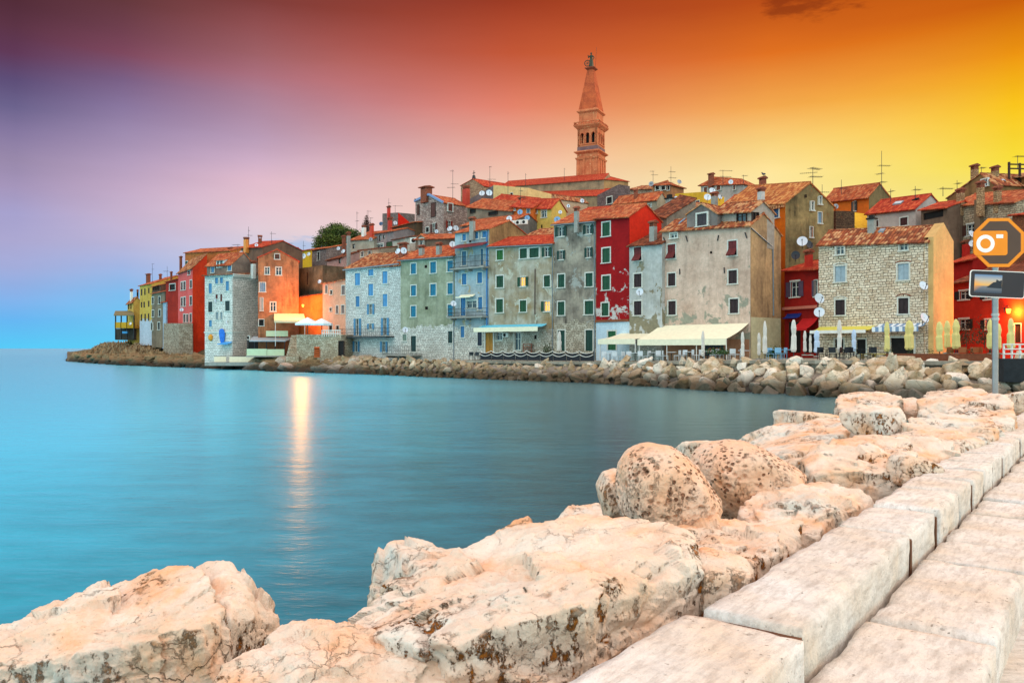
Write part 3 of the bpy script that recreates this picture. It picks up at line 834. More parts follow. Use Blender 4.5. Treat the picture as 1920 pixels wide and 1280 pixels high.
h = House('house', 'bright yellow low building below the pine tree', (545, 150), (584, 145), (qy(2, 372), qy(2, 352)), 8, wall((240, 186, 46), (226, 166, 40), .2), 'par', ridge=464, depth=7, tile=T_OR); h.finish(); h.chimney(12, 105, 135, 640, 680, BRICK, Y=150)
h = House('house', 'ruined grey brown house with weedy top above the lamp alley', (561, 119), (605, 114), (503, 497), 4, wall((128, 108, 84), (82, 72, 56), .9, fine=.4), 'flat', depth=6); h.win('F', 12, 235, 945, 252, 1100, 'd', trim=False); h.finish()
h = House('outbuilding', 'low orange lit building with rubble tile roof in the lamp alley', (557, 115.4), (606, 113.4), (qy(2, 712), qy(2, 682)), 2, wall((206, 118, 58), (170, 90, 44), .4), 'shed', ridge=540, depth=5, tile=T_DARK); h.finish(); LAMPH = h
h = House('house', 'peach rendered house with a small white parapet beside the lamp alley', (605, 110), (650, 105.5), (qy(2, 607), qy(2, 576)), 2, wall((232, 178, 148), (216, 160, 130), .15), 'par', ridge=519, depth=6, tile=T_OLD)
many(h, 'F', 2, [(995, 657, 1012, 688), (992, 787, 1008, 813)], kind='d'); many(h, 'F', 2, [(1083, 622, 1108, 690), (1081, 768, 1104, 830), (1040, 772, 1058, 830), (960, 620, 975, 680)], kind='c', col=(150, 130, 124)); many(h, 'F', 2, [(986, 920, 1012, 968), (1040, 922, 1062, 950)], kind='d'); h.finish()
h = House('house', 'pink rendered house with brown roof above the stone house with blue shutters', (613, 127), (644, 122), (qy(12, 795), qy(12, 750)), 5, wall((222, 172, 160), (196, 146, 136), .2), 'par', ridge=472, depth=5, tile=T_DARK)
many(h, 'F', 12, [(640, 772, 667, 835), (637, 925, 667, 955)], kind='g', trim=False); h.finish(); h.chimney(12, 545, 600, 630, 745, CONC); h.chimney(12, 680, 732, 490, 640, BRICK, Y=121)
h.chimney(12, 738, 792, 445, 860, CONC, Y=119)
h = House('house', 'weathered stone house with dark doorway and thin tiled lean to roof', (585, 133), (612, 129), (qy(12, 668), qy(12, 640)), 6, masonry((150, 134, 128), (112, 96, 92), (70, 58, 54)), 'shed', ridge=458, depth=4, tile=T_OR); h.win('F', 12, 372, 690, 400, 795, 'd'); h.finish()
mb = MB()
h = House('house', 'beige house with sloping tile roof and one dark window under the mast', (657, 126), (701, 122), (qy(12, 538), qy(12, 520)), 6, wall((206, 190, 166), (170, 152, 134), .3, patch=(150, 140, 134), amt=.3), 'par', ridge=433, depth=7, tile=T_OR)
many(h, 'F', 12, [(814, 588, 848, 648), (806, 795, 846, 826)], kind='g', trim=False); h.finish(); h.chimney(12, 928, 988, 355, 465, WHITE, cap='pot', Y=126); h.chimney(12, 1030, 1085, 340, 420, paint((196, 62, 36)), Y=124)
h = House('house', 'small beige house with two shuttered windows above the blue shutter stone house', (674, 117), (714, 113), (qy(12, 672), qy(12, 640)), 5, wall((196, 172, 146), (158, 136, 116), .4), 'shed', ridge=461, depth=4, tile=T_DARK)
many(h, 'F', 12, [(925, 687, 955, 750), (1015, 677, 1048, 740)], kind='c', col=(120, 112, 110)); h.finish()
h = House('house', 'grey lilac house with two narrow dark windows and tile eaves', (702, 123), (738, 119), (qy(12, 462), qy(12, 425)), 6, wall((170, 150, 146), (130, 112, 108), .4), 'par', ridge=428, depth=5, tile=T_OR)
many(h, 'F', 12, [(1150, 475, 1175, 552), (1200, 475, 1224, 525)], kind='g', trim=False); many(h, 'F', 12, [(1240, 560, 1318, 640)], kind='c', col=(50, 84, 36), trim=False); many(h, 'F', 12, [(1115, 590, 1205, 632)], kind='g'); h.finish()
h = House('house', 'grey stone house with bright red side wall and red chimney on the ridge', (717, 141), (746, 135), (qy(12, 205), qy(12, 192)), 7, masonry((150, 130, 122), (112, 94, 88), (70, 58, 54)), 'flat', side=778)
h.finish(); h.chimney(12, 1248, 1298, 115, 210, paint((206, 50, 30)), Y=138); h.chimney(12, 1255, 1320, 260, 400, paint((196, 52, 34)), Y=133)
mb = MB(); a = h.hit('R', 748, 402)[1]; b_ = h.hit('R', 776, 416)[1]
mb.face([(h.W + .02, .02, 0), (h.W + .02, h.D, 0), (h.W + .02, h.D, h.zr - 2.2), (h.W + .02, .02, h.zr)]); mb.build('side_wall', wall((232, 42, 22), (214, 38, 24), .1), h.root)
h = House('house', 'rough dark brown wall house with slanting tile verge below the red side wall', (735, 128), (781, 121), (qy(12, 385), qy(12, 312)), 6, wall((120, 92, 66), (84, 64, 48), .6, fine=.45), 'shed', rise=.4, depth=5, tile=T_OR); h.finish()
h = House('house', 'small whitewashed house below the large white satellite dish', (737, 116), (768, 112), (qy(12, 540), qy(12, 500)), 5, wall((216, 202, 184), (180, 160, 142), .3), 'shed', rise=.8, depth=4, tile=T_DARK); h.finish()
h = House('house', 'low house with arched dormer window behind the greenish house', (779, 107.5), (853, 101), (449, 446), 5, wall((150, 120, 98), (112, 88, 74)), 'par', ridge=438, depth=5, tile=T_OR)
h.finish()
hd = House('dormer', '', (783, 106.8), (797.5, 105.6), (qy(3, 262), qy(3, 262)), 12, wall((150, 132, 116)), 'perp', ridge=qy(3, 240), depth=3, into=h, tile=T_OR); hd.win('F', 3, 667, 268, 698, 322, 'g'); hd.finish()

# --- sea front row ------------------------------------------------------------
SLAB = ((230, 224, 212), (188, 180, 168), (104, 96, 88))
h = House('stone_house', 'long white stone house with sky blue shutters on the rocks', (648, 105), (751, 97.5), (qy(3, 490), qy(3, 468)), .6, masonry((232, 228, 220), (190, 184, 176), (106, 100, 94), .4, .19), 'par', ridge=471, depth=8, tile=T_OLD, gutter=False)
many(h, 'F', 3, [(182, 528, 222, 620), (282, 500, 322, 548), (388, 514, 427, 606), (282, 608, 320, 698), (390, 684, 426, 778)], kind='c', col=(100, 176, 232))
many(h, 'F', 3, [(188, 700, 218, 780)], kind='c', col=(76, 150, 206))
many(h, 'F', 3, [(290, 758, 316, 838), (190, 868, 216, 996), (396, 862, 424, 994), (290, 905, 314, 950), (182, 1038, 206, 1118), (388, 1040, 414, 1120)], kind='o', col=(100, 170, 214))
h.finish(); SBH = h
mb = MB(); mb.box(-.1, h.W + .1, -.42, -.3, h.zl - .35, h.zl - .2); mb.build('eaves_board', ZINC, h.root)
h = House('house', 'greenish rendered house over white stone with turquoise shutters', (751, 97.5), (853, 91.5), (qy(3, 424), qy(3, 392)), .8, wall((180, 178, 152), (140, 142, 114), .6, stone=SLAB, stone_top=4.7, fine=.3), 'par', ridge=457, depth=7, tile=T_OR, gutter=True)
many(h, 'F', 3, [(602, 456, 641, 534), (748, 444, 791, 528), (876, 435, 918, 516), (603, 620, 641, 698), (748, 610, 790, 696), (877, 602, 917, 686), (602, 774, 640, 856), (878, 764, 918, 848)], kind='c', col=(20, 140, 176))
many(h, 'F', 3, [(704, 468, 724, 490), (708, 778, 730, 802)], kind='d', trim=False)
many(h, 'F', 3, [(602, 998, 641, 1116), (880, 962, 914, 1052)], kind='c', col=(16, 66, 62)); many(h, 'F', 3, [(540, 988, 570, 1034)], kind='c', col=(150, 170, 150))
h.finish(); GNH = h
h.chimney(3, 660, 705, 325, 395, CONC); h.chimney(3, 790, 835, 305, 390, CONC); h.chimney(3, 512, 575, 305, 375, BRICK)
h = House('house', 'tall narrow pale blue house with two iron balconies and maroon canopy', (853, 91.5), (917, 88.5), (qy(3, 228), qy(3, 196)), .8, wall((186, 196, 200), (146, 152, 152), .8, patch=(188, 166, 134), amt=.42, stone=SLAB, stone_top=4.6), 'par', ridge=414, side=990, tile=T_OR, ry=.5)
many(h, 'F', 3, [(988, 236, 1016, 286), (1077, 220, 1107, 272), (1137, 215, 1167, 262)], kind='c', col=(76, 150, 206)); many(h, 'F', 3, [(1038, 240, 1055, 298)], kind='d', trim=False)
many(h, 'F', 3, [(985, 532, 1020, 615), (1100, 522, 1137, 604), (976, 712, 1012, 846), (1106, 706, 1138, 800), (975, 926, 1003, 1010)], kind='c', col=(70, 146, 204)); many(h, 'F', 3, [(1020, 735, 1095, 790)], kind='g')
many(h, 'F', 3, [(985, 365, 1018, 470), (1125, 345, 1145, 470)], kind='c', col=(90, 140, 170)); many(h, 'F', 3, [(1102, 950, 1135, 1072)], kind='c', col=(46, 60, 80))
h.finish(); BLH = h
TANW = wall((190, 152, 100), (150, 116, 78), .8, fine=.4)
R_ = h.tops()[1]
mb = MB(); mb.face([(h.W + .02, a, b - .02) for a, b in [(0, 0), (h.D, 0)] + R_[::-1]]); mb.build('side_wall', TANW, h.root)
h.chimney(3, 1040, 1085, 115, 215, CONC)
def balcony(h, z, x0, x1, yslab, yrail, out, thick=.16, face='F', nbar=26, br=True, rail=IRON, slab=CONC):
    a = q(z, x0, yslab); b = q(z, x1, yslab)
    u0, v0 = h.hit(face, *a); u1, v1 = h.hit(face, *b); v = (v0 + v1) / 2
    vr = (h.hit(face, *q(z, x0, yrail))[1] + h.hit(face, *q(z, x1, yrail))[1]) / 2
    f = h.face(face); mb = MB(); mb.fbox(f, u0, u1, .002, out, v - thick, v)
    if br:
        for k in range(3):
            c = u0 + (u1 - u0) * (.08 + .42 * k); mb.fbox(f, c - .08, c + .08, .003, out * .8, v - thick - .22, v - thick)
    o = h.put(mb, 'balcony', slab)
    mb = MB()
    for hh in (v + .1, (v + vr) / 2, vr):
        for (A, B) in (((u0, out - .03), (u1, out - .03)), ((u0 + .02, .01), (u0 + .02, out - .03)), ((u1 - .02, .01), (u1 - .02, out - .03))):
            mb.cyl(f(A[0], A[1], hh), f(B[0], B[1], hh), .022, n=5)
    for k in range(nbar + 1):
        c = u0 + (u1 - u0) * k / nbar; mb.cyl(f(c, out - .03, v), f(c, out - .03, vr), .012, n=4)
    mb.build('railing', rail, o)
    return o
balcony(BLH, 3, 935, 1190, 490, 408, 1.0); balcony(BLH, 3, 915, 1180, 855, 795, 1.0)
balcony(SBH, 3, 92, 478, 1004, 946, 1.3, slab=IRON, br=False); balcony(GNH, 3, 462, 684, 1138, 1076, 1.6, nbar=16)
f = BLH.face('F')   # maroon canopy
a = BLH.hit('F', *q(3, 950, 322)); b = BLH.hit('F', *q(3, 1182, 296))
mb = MB(); mb.hexa([f(a[0], 1.1, a[1] - .55), f(b[0], 1.1, b[1] - .45), f(b[0], .003, b[1]), f(a[0], .003, a[1]), f(a[0], 1.1, a[1] - .47), f(b[0], 1.1, b[1] - .37), f(b[0], .003, b[1] + .08), f(a[0], .003, a[1] + .08)])
BLH.put(mb, 'canopy', paint((120, 40, 44), .6, .25))
mb = MB(); p = BLH.W - .25
mb.path([(p, -.08, BLH.zr - .3), (p, -.08, .5)], .09, 8); BLH.put(mb, 'downpipe', paint((70, 120, 170)))

h = House('house', 'wide grey and tan stained house with bright red roof and a lit window', (917, 88.4), (1038.5, 83), (qy(4, 354), qy(4, 332)), 1.4, wall((200, 188, 170), (160, 132, 94), .9, patch=(206, 196, 174), amt=.42, stone=((206, 196, 180), (160, 146, 126), (90, 80, 70)), stone_top=3.6), 'par', ridge=440, depth=7, tile=T_RED, gutter=True)
many(h, 'F', 4, [(122, 384, 168, 455)], kind='c', col=(40, 120, 44)); many(h, 'F', 4, [(290, 372, 342, 444), (360, 368, 428, 438), (120, 570, 170, 655), (465, 568, 510, 650)], kind='c', col=(18, 84, 54))
many(h, 'F', 4, [(118, 740, 168, 836), (290, 748, 337, 832)], kind='c', col=(22, 92, 52)); h.win('F', 4, 470, 364, 505, 432, 'o', (18, 84, 60)); h.win('F', 4, 295, 578, 332, 646, 'L', (18, 84, 54)); h.win('F', 4, 468, 754, 508, 828, 'l', (18, 84, 54))
h.win('F', 4, 46, 982, 102, 1140, 'D', (224, 150, 40)); h.win('F', 4, 252, 980, 296, 1110, 'g', trim=True); h.win('F', 4, 120, 982, 162, 1038, 'g'); many(h, 'F', 4, [(394, 1002, 412, 1030)], kind='d', trim=False)
h.finish(); RRH = h
mb = MB(); f = h.face('F'); p = h.hit('F', *q(4, 402, 520)); p2 = h.hit('F', *q(4, 400, 850))
mb.path([f(p[0], .06, p[1]), f(p2[0], .06, p2[1])], .05); h.put(mb, 'downpipe', paint((90, 70, 60)))
h = House('house', 'tall dark grey stained house with green shutters beside the red house', (1038.5, 83), (1117.5, 79.5), (qy(4, 192), qy(4, 166)), 1.4, wall((186, 170, 150), (114, 102, 92), 1.0, patch=(176, 172, 162), amt=.44, stone=((196, 184, 164), (150, 136, 116), (84, 74, 64)), stone_top=4.4), 'par', ridge=391, depth=8, tile=T_OR, gutter=True)
many(h, 'F', 4, [(570, 214, 610, 284), (772, 200, 808, 266), (578, 386, 606, 452), (778, 364, 806, 436)], kind='o', col=(12, 70, 58))
many(h, 'F', 4, [(567, 560, 615, 654), (768, 550, 820, 648)], kind='c', col=(12, 84, 60)); many(h, 'F', 4, [(566, 758, 615, 856), (762, 752, 824, 850)], kind='c', col=(18, 86, 58))
many(h, 'F', 4, [(566, 966, 617, 1116), (768, 964, 820, 1116)], kind='D', col=(10, 72, 58)); h.finish(); h.chimney(4, 683, 722, 75, 185, CONC); DGH = h
h = House('house', 'tall narrow crimson house with peeling plaster and green shutters', (1117.5, 79.5), (1180, 76.4), (qy(4, 150), qy(4, 136)), 1.5, wall((172, 26, 28), (156, 22, 26), .25, patch=(214, 204, 196), amt=.5, patch_low=4.2, sc=1.2, stone=((206, 222, 230), (196, 212, 222), (196, 212, 222)), stone_top=4.1, crisp=True), 'par', ridge=383, side=1240, tile=T_OR)
many(h, 'F', 4, [(890, 182, 945, 282), (890, 370, 945, 474), (890, 570, 945, 672), (885, 768, 935, 860)], kind='c', col=(20, 92, 56)); h.win('F', 4, 930, 972, 988, 1110, 'D', (30, 110, 56)); h.finish(); RDH = h
R_ = h.tops()[1]
mb = MB(); mb.face([(h.W + .02, a, b - .02) for a, b in [(0, 0), (h.D, 0)] + R_[::-1]]); mb.build('side_wall', wall((236, 52, 28), (222, 44, 26), .08), h.root)
mb = MB(); zc = h.hit('F', *q(4, 960, 905))[1]; mb.box(-.02, h.W + .03, -.16, -.003, zc, zc + .22); mb.build('string_course', paint((130, 72, 44), .8, .3), h.root)
h = House('house', 'narrow pale grey house between the crimson house and the big pink house', (1180, 76), (1241.5, 73.0), (qy(5, 352), qy(5, 332)), 1.6, wall((212, 210, 206), (184, 180, 170), .5, patch=(150, 138, 112), amt=.52, patch_low=3.5, stone=SLAB, stone_top=2.6), 'par', ridge=435, depth=6, tile=T_DARK)
h.win('F', 5, 150, 363, 205, 462, 't', (130, 30, 32)); many(h, 'F', 5, [(150, 556, 206, 654), (150, 754, 206, 856)], kind='c', col=(56, 26, 28)); h.finish(); h.chimney(5, 262, 318, 178, 320, CONC)
PINKW = wall((236, 202, 180), (206, 170, 148), .5, patch=(166, 160, 140), amt=.46, patch_low=4.5, fine=.3)
h = House('house', 'big faded pink house with maroon shutters above the restaurant canopy', (1241.5, 73.5), (1407, 66.5), (qy(5, 243), qy(5, 200)), 1.7, PINKW, 'par', ridge=401, side=1464, tile=T_OLD, ry=.42)
many(h, 'F', 5, [(395, 342, 452, 446), (836, 316, 898, 424)], kind='t', col=(126, 28, 30)); many(h, 'F', 5, [(398, 552, 452, 644), (838, 530, 900, 627), (400, 754, 455, 854), (847, 738, 909, 842)], kind='c', col=(58, 28, 30))
many(h, 'F', 5, [(422, 262, 472, 297)], kind='g'); many(h, 'F', 5, [(703, 392, 719, 410)], kind='d', trim=False)
h.finish(); PKH = h
R_ = h.tops()[1]
mb = MB(); mb.face([(h.W + .02, a, b - .02) for a, b in [(0, 0), (h.D, 0)] + R_[::-1]]); mb.build('side_wall', wall((214, 168, 120), (166, 128, 94), .9, fine=.35), h.root)
mb = MB(); f = h.face('R'); pp = [h.hit('R', *q(5, x, y)) for x, y in ((1000, 225), (1155, 362), (1160, 860))]
mb.path([f(p[0], .07, p[1]) for p in pp], .06); h.put(mb, 'downpipe', ZINC)
mb = MB(); f = h.face('F')
for x, y, dx in ((530, 300, 12), (368, 310, 14), (768, 295, -8), (484, 540, 2), (808, 530, 3), (960, 275, 14)):
    a = h.hit('F', *q(5, x, y - 20)); b = h.hit('F', *q(5, x + dx, y + 22)); mb.cyl(f(a[0], .06, a[1]), f(b[0], .06, b[1]), .05, n=5)
h.put(mb, 'wall_tie', IRON)
ha = House('attic', '', (1341, 70.3), (1409, 67.0), (qy(5, 112), qy(5, 96)), 11.5, wall((196, 176, 160), (160, 142, 128), .4), 'par', ridge=378, side=1452, into=h, tile=T_OLD)
many(ha, 'F', 5, [(902, 108, 974, 192)], kind='w', trim=False); many(ha, 'R', 5, [(1003, 108, 1026, 192), (1036, 108, 1062, 196)], kind='w', trim=False); ha.finish()
hd = House('dormer', '', (1288, 71.6), (1345, 69.2), (qy(5, 125), qy(5, 118)), 11.5, wall((150, 136, 128), (116, 104, 98), .5), 'perp', ridge=qy(5, 48), depth=4, into=h, tile=T_OLD); hd.win('F', 5, 616, 120, 688, 208, 'c', (74, 62, 66)); hd.finish()
h.skylight(5, 474, 166, 530, 200, paint((60, 180, 226)))
h = House('house', 'orange house with tall weathered brown gable behind the pink house', (1362, 79), (1472.5, 71.5), (qy(10, 618), qy(10, 596)), 1.7, wall((226, 116, 26), (212, 100, 26), .12), 'par', ridge=qy(10, 378), side=1563, tile=tiles([(206, 128, 70), (186, 104, 54), (220, 150, 88), (168, 84, 46)], .3))
h.win('F', 10, 503, 658, 600, 774, 'c', (56, 110, 160))
many(h, 'R', 10, [(952, 588, 984, 688), (1042, 532, 1070, 620), (950, 872, 984, 988)], kind='g'); h.win('R', 10, 1042, 708, 1084, 830, 'c', (150, 180, 200)); h.win('R', 10, 890, 510, 904, 545, 'd', trim=False)
h.finish(); OGH = h
R_ = h.tops()[1]
BGW = wall((168, 140, 92), (118, 98, 66), 1.0, fine=.45)
wops = [(w[1], w[2], w[3], w[4]) for w in h.wins if w[0] == 'R']
h.wall_o.data.materials.append(BGW)
for pl in h.wall_o.data.polygons:
    if pl.center.x > h.W - .001: pl.material_index = 1
mb = MB(); zt = h.zr
for k in range(24): mb.box(h.W * k / 24 + .05, h.W * k / 24 + .26, -.25, -.003, zt - .42, zt - .2)
mb.box(0, h.W, -.3, -.003, zt - .2, zt - .05); mb.build('cornice', paint((196, 138, 92), .8, .2), h.root)
h.chimney(10, 362, 442, 440, 600, paint((190, 186, 180)), cap='tile'); h.chimney(10, 380, 460, 320, 430, BRICK, Y=80)
h = House('house', 'small dark red house with mauve shutters and red awning', (1471, 70), (1537, 66.2), (qy(6, 530), qy(6, 518)), 1.8, wall((172, 34, 26), (150, 30, 26), .3), 'par', ridge=487, depth=6, tile=T_RED, oh=.5)
h.win('F', 6, 167, 612, 228, 724, 'o', (110, 86, 108)); h.win('F', 6, 338, 602, 362, 720, 'ol', (110, 86, 108)); h.win('F', 6, 150, 905, 238, 1130, 'd', trim=False); h.win('F', 6, 262, 980, 350, 1130, 'd', trim=False); h.finish(); h.chimney(6, 268, 325, 390, 510, paint((190, 50, 36)))
mb = MB(); f = h.face('F'); zc = h.hit('F', *q(6, 250, 802))[1]; mb.box(-.02, h.W, -.3, -.003, zc - .12, zc + .12); mb.build('string_course', paint((196, 110, 90)), h.root); SRH = h
h = House('stone_house', 'square pale rubble stone house with yellow gable wall by the parasols', (1535, 65), (1741, 58.5), (qy(6, 341), qy(6, 316)), 1.9, masonry((240, 220, 194), (204, 176, 146), (84, 64, 52), .42, .2), 'par', ridge=425, side=1779, tile=T_OLD, oh=.3)
h.win('F', 6, 501, 358, 559, 417, 'g'); h.win('F', 6, 958, 336, 1016, 385, 'g'); many(h, 'F', 6, [(487, 500, 564, 614), (944, 482, 1025, 600)], kind='c', col=(196, 216, 226)); many(h, 'F', 6, [(490, 745, 560, 856), (948, 732, 1022, 846)], kind='c', col=(52, 24, 26))
h.win('F', 6, 486, 1030, 550, 1094, 'd'); h.win('F', 6, 643, 1032, 712, 1142, 'd'); h.win('F', 6, 893, 1022, 1060, 1148, 'd', name='shopfront'); h.finish(); STH = h
mb = MB(); R_ = h.tops()[1]
mb.face([(h.W + .36, a - .05, b + .25) for a, b in [(0, -.2), (h.D, -.2)] + R_[::-1]]); mb.face([(h.W - .3, a - .05, b + .25) for a, b in [(0, 0), (h.D, 0)] + R_[::-1]])
pr = [(a - .05, b + .25) for a, b in R_]
for (a, b), (c, e) in zip(pr[:-1], pr[1:]): mb.face([(h.W - .3, a, b), (h.W + .36, a, b), (h.W + .36, c, e), (h.W - .3, c, e)])
mb.face([(h.W + .003, -.05, 0), (h.W + .36, -.05, 0), (h.W + .36, -.05, pr[0][1]), (h.W + .003, -.05, pr[0][1])]); mb.build('gable_wall', wall((232, 190, 122), (212, 168, 108), .4, fine=.2), h.root)
h.chimney(6, 726, 786, 130, 258, CONC, cap='flat'); h.skylight(6, 800, 242, 858, 266)
for (x0, x1, y) in ((487, 564, 478), (944, 1025, 462), (490, 560, 722), (948, 1022, 706)):      # relieving arches
    a = h.hit('F', *q(6, x0, y + 22)); b = h.hit('F', *q(6, x1, y + 22)); mb = MB(); f = h.face('F'); c = (a[0] + b[0]) / 2; r = (b[0] - a[0]) / 2 + .1; n = 9
    for k in range(n):
        t0 = math.pi * (.15 + .7 * k / n); t1 = math.pi * (.15 + .7 * (k + .9) / n); zz = (a[1] + b[1]) / 2 + .1
        pt = lambda t_, rr: (c + rr * math.cos(t_), zz + rr * .45 * (math.sin(t_) - math.sin(.15 * math.pi)))
        A, B, C, D_ = pt(t0, r), pt(t1, r), pt(t1, r + .22), pt(t0, r + .22)
        mb.hexa([f(A[0], .004, A[1]), f(B[0], .004, B[1]), f(C[0], .004, C[1]), f(D_[0], .004, D_[1]), f(A[0], .04, A[1]), f(B[0], .04, B[1]), f(C[0], .04, C[1]), f(D_[0], .04, D_[1])])
    h.put(mb, 'window_arch', STONE_TRIM if y in (478, 722) else BRICK)
# right edge
h = House('house', 'red house with dark shutters and a glowing wall lamp at the right edge', (1785, 66), (1960, 57), (531, 505), 1.9, wall((212, 56, 34), (190, 46, 30), .3), 'par', ridge=474, depth=7, tile=T_DARK)
many(h, 'F', 7, [(372, 707, 415, 750), (500, 718, 545, 748)], kind='o', col=(30, 30, 28)); many(h, 'F', 7, [(370, 848, 415, 898), (500, 850, 540, 898)], kind='o', col=(34, 30, 28)); h.win('F', 7, 648, 872, 678, 965, 'D', (60, 34, 24)); h.finish(); REH = h
h = House('house', 'small red house with red chimney squeezed beside the yellow gable', (1778, 70.5), (1824, 67.5), (qy(7, 572), qy(7, 548)), 2, wall((190, 40, 32), (170, 36, 30), .3), 'par', ridge=471, depth=4, tile=T_RED); h.finish(); h.chimney(7, 385, 420, 460, 520, paint((200, 40, 30)))
h = House('stone_house', 'brown stone house with three tall chimneys on the upper right', (1774, 77), (1905, 69.5), (qy(7, 283), qy(7, 262)), 4, masonry((196, 172, 142), (150, 124, 98), (78, 62, 50), .45, .2), 'par', ridge=355, depth=7, tile=T_OR)
h.win('F', 7, 408, 374, 446, 430, 'o', (96, 50, 34)); h.finish()
SCH = masonry((204, 164, 120), (160, 120, 84), (96, 72, 54), .34, .16)
h.chimney(7, 358, 394, 200, 280, SCH); h.chimney(7, 458, 494, 165, 280, SCH); h.chimney(7, 543, 578, 190, 265, SCH)
f = h.face('F'); mb = MB(); a = h.hit('F', *q(7, 360, 280)); b = h.hit('F', *q(7, 388, 440)); mb.fbox(f, a[0], b[0], .003, .4, b[1], h.zl - .1); c = h.hit('F', *q(7, 462, 280)); e = h.hit('F', *q(7, 492, 400)); mb.fbox(f, c[0], e[0], .003, .4, e[1], h.zl - .1); h.put(mb, 'chimney_breast', wall((160, 130, 100), (120, 96, 74)))
h = House('house', 'brown gable house with two tall chimneys against the yellow sky', (1776, 92), (1866, 85), (qy(7, 245), qy(7, 178)), 6, wall((156, 116, 74), (122, 90, 58), .6), 'perp', ridge=326, apex=.72, depth=8, tile=T_OLD); h.win('F', 7, 486, 150, 516, 185, 'g'); h.finish(); h.chimney(7, 428, 464, 80, 190, SCH, Y=89); h.chimney(7, 530, 566, 88, 180, SCH, Y=87)
h = House('house', 'brown roof terrace house with a bare timber pergola at the right edge', (1888, 88), (1980, 82), (333, 328), 6, wall((140, 90, 54), (110, 70, 44)), 'par', rise=.6, depth=5, tile=T_OLD); h.win('F', 7, 645, 135, 680, 182, 'd', trim=False); h.finish()
mb = MB()
for px, yt in ((1892, 304), (1912, 306), (1935, 306)):
    a = h.inv @ P(px, 336, 86.5); b = h.inv @ P(px, yt, 86.5); mb.cyl(a, b, .13, n=6)
for yt in (308, 316): mb.cyl(h.inv @ P(1890, yt, 86.5), h.inv @ P(1940, yt + 1, 86.5), .09, n=6)
mb.build('pergola', WOODD, h.root)
h = House('house', 'rough brown brick house behind the octagonal sign', (1898, 67.5), (2000, 61), (404, 396), 3, masonry((170, 104, 70), (130, 78, 54), (90, 66, 50), .3, .12), 'par', ridge=388, depth=5, tile=T_RED); h.finish()
h = House('house', 'white house with bright red roof and skylight above the rubble stone house', (1626, 84), (1717, 78.5), (qy(7, 318), qy(7, 292)), 4, wall((206, 190, 178), (190, 170, 160), .12), 'par', ridge=365, side=1772, tile=T_RED)
many(h, 'F', 6, [(962, 147, 1016, 205), (784, 167, 804, 214)], kind='c', col=(84, 30, 26)); h.finish(); h.chimney(6, 1062, 1112, 5, 62, WHITE, cap='flat', Y=80); h.skylight(6, 905, 36, 990, 64, glass((190, 206, 214)))
h = House('house', 'small roof terrace with dark openings beside the white house', (1727, 77.5), (1776, 74.5), (qy(7, 302), qy(7, 290)), 4, wall((140, 112, 92), (110, 88, 72)), 'par', rise=.7, depth=4, tile=T_RED); h.win('F', 7, 190, 310, 290, 346, 'd', trim=False); h.finish()
h = House('house', 'bright orange house with grey shutters high on the right', (1546, 95), (1629, 88), (qy(10, 575), qy(10, 522)), 5, wall((228, 110, 34), (216, 98, 32), .1), 'par', ridge=344.5, side=1668, tile=T_OR); h.win('F', 10, 1440, 588, 1470, 694, 'o', (70, 56, 50)); h.win('F', 10, 1442, 818, 1536, 880, 'd', trim=False); h.finish()
R_ = h.tops()[1]
mb = MB(); mb.face([(h.W + .02, a, b - .02) for a, b in [(0, 0), (h.D, 0)] + R_[::-1]]); mb.build('side_wall', wall((150, 124, 84), (116, 94, 64), .7), h.root)
h = House('outbuilding', 'small yellow wall with slanting top below the orange house', (1574, 86), (1608, 84), (qy(10, 690), qy(10, 888)), 5, wall((240, 190, 52), (232, 176, 50), .12), 'flat', depth=4); h.win('F', 10, 1295, 778, 1306, 808, 'd', trim=False); h.finish()
h = House('outbuilding', 'ruined stone chimney stack with an arched niche on the brown gable', (1544, 78), (1567, 76), (qy(10, 700), qy(10, 690)), 8, masonry((120, 92, 68), (84, 62, 48), (44, 34, 28), .35, .16), 'flat', depth=2); h.win('F', 10, 1120, 820, 1168, 965, 'd', trim=False); h.finish()

# --- upper town, middle -------------------------------------------------------
PURP = ((200, 170, 156), (146, 116, 106), (78, 60, 56))
h = House('stone_house', 'large purple grey stone house with brown shutters and red roof on the hill', (779, 123), (832, 117.5), (qy(8, 500), qy(8, 512)), 7, masonry(*PURP, .5, .22), 'perp', ridge=qy(8, 430), apex=.52, side=878, tile=T_OR)
many(h, 'F', 8, [(132, 530, 152, 640), (278, 508, 322, 660)], kind='c', col=(110, 56, 40), trim=False); h.win('F', 8, 288, 730, 320, 846, 'o', (110, 50, 40)); many(h, 'F', 8, [(217, 770, 250, 822)], kind='d'); many(h, 'R', 8, [(447, 520, 494, 600)], kind='c', col=(128, 54, 36)); h.win('R', 8, 445, 700, 478, 790, 'o', (170, 50, 30)); h.finish(); h.chimney(8, 160, 285, 345, 440, BRICK, Y=121)
mb = MB(); F_ = h.tops()[0]
for (a, b), (c, e) in zip(F_[:-1], F_[1:]): mb.hexa([(a, -.3, b - .05), (c, -.3, e - .05), (c, .0, e - .05), (a, .0, b - .05), (a, -.3, b + .28), (c, -.3, e + .28), (c, .0, e + .28), (a, .0, b + .28)])
mb.build('verge', paint((120, 140, 176), .5), h.root)
h = House('house', 'long low brown house with dark loggia openings on the hill', (876, 113), (960, 107), (qy(8, 552), qy(8, 592)), 6, wall((160, 134, 112), (116, 96, 82), .5), 'par', ridge=380, depth=6, tile=T_OR); many(h, 'F', 8, [(690, 572, 745, 620), (885, 602, 980, 640)], kind='d', trim=False); h.finish()
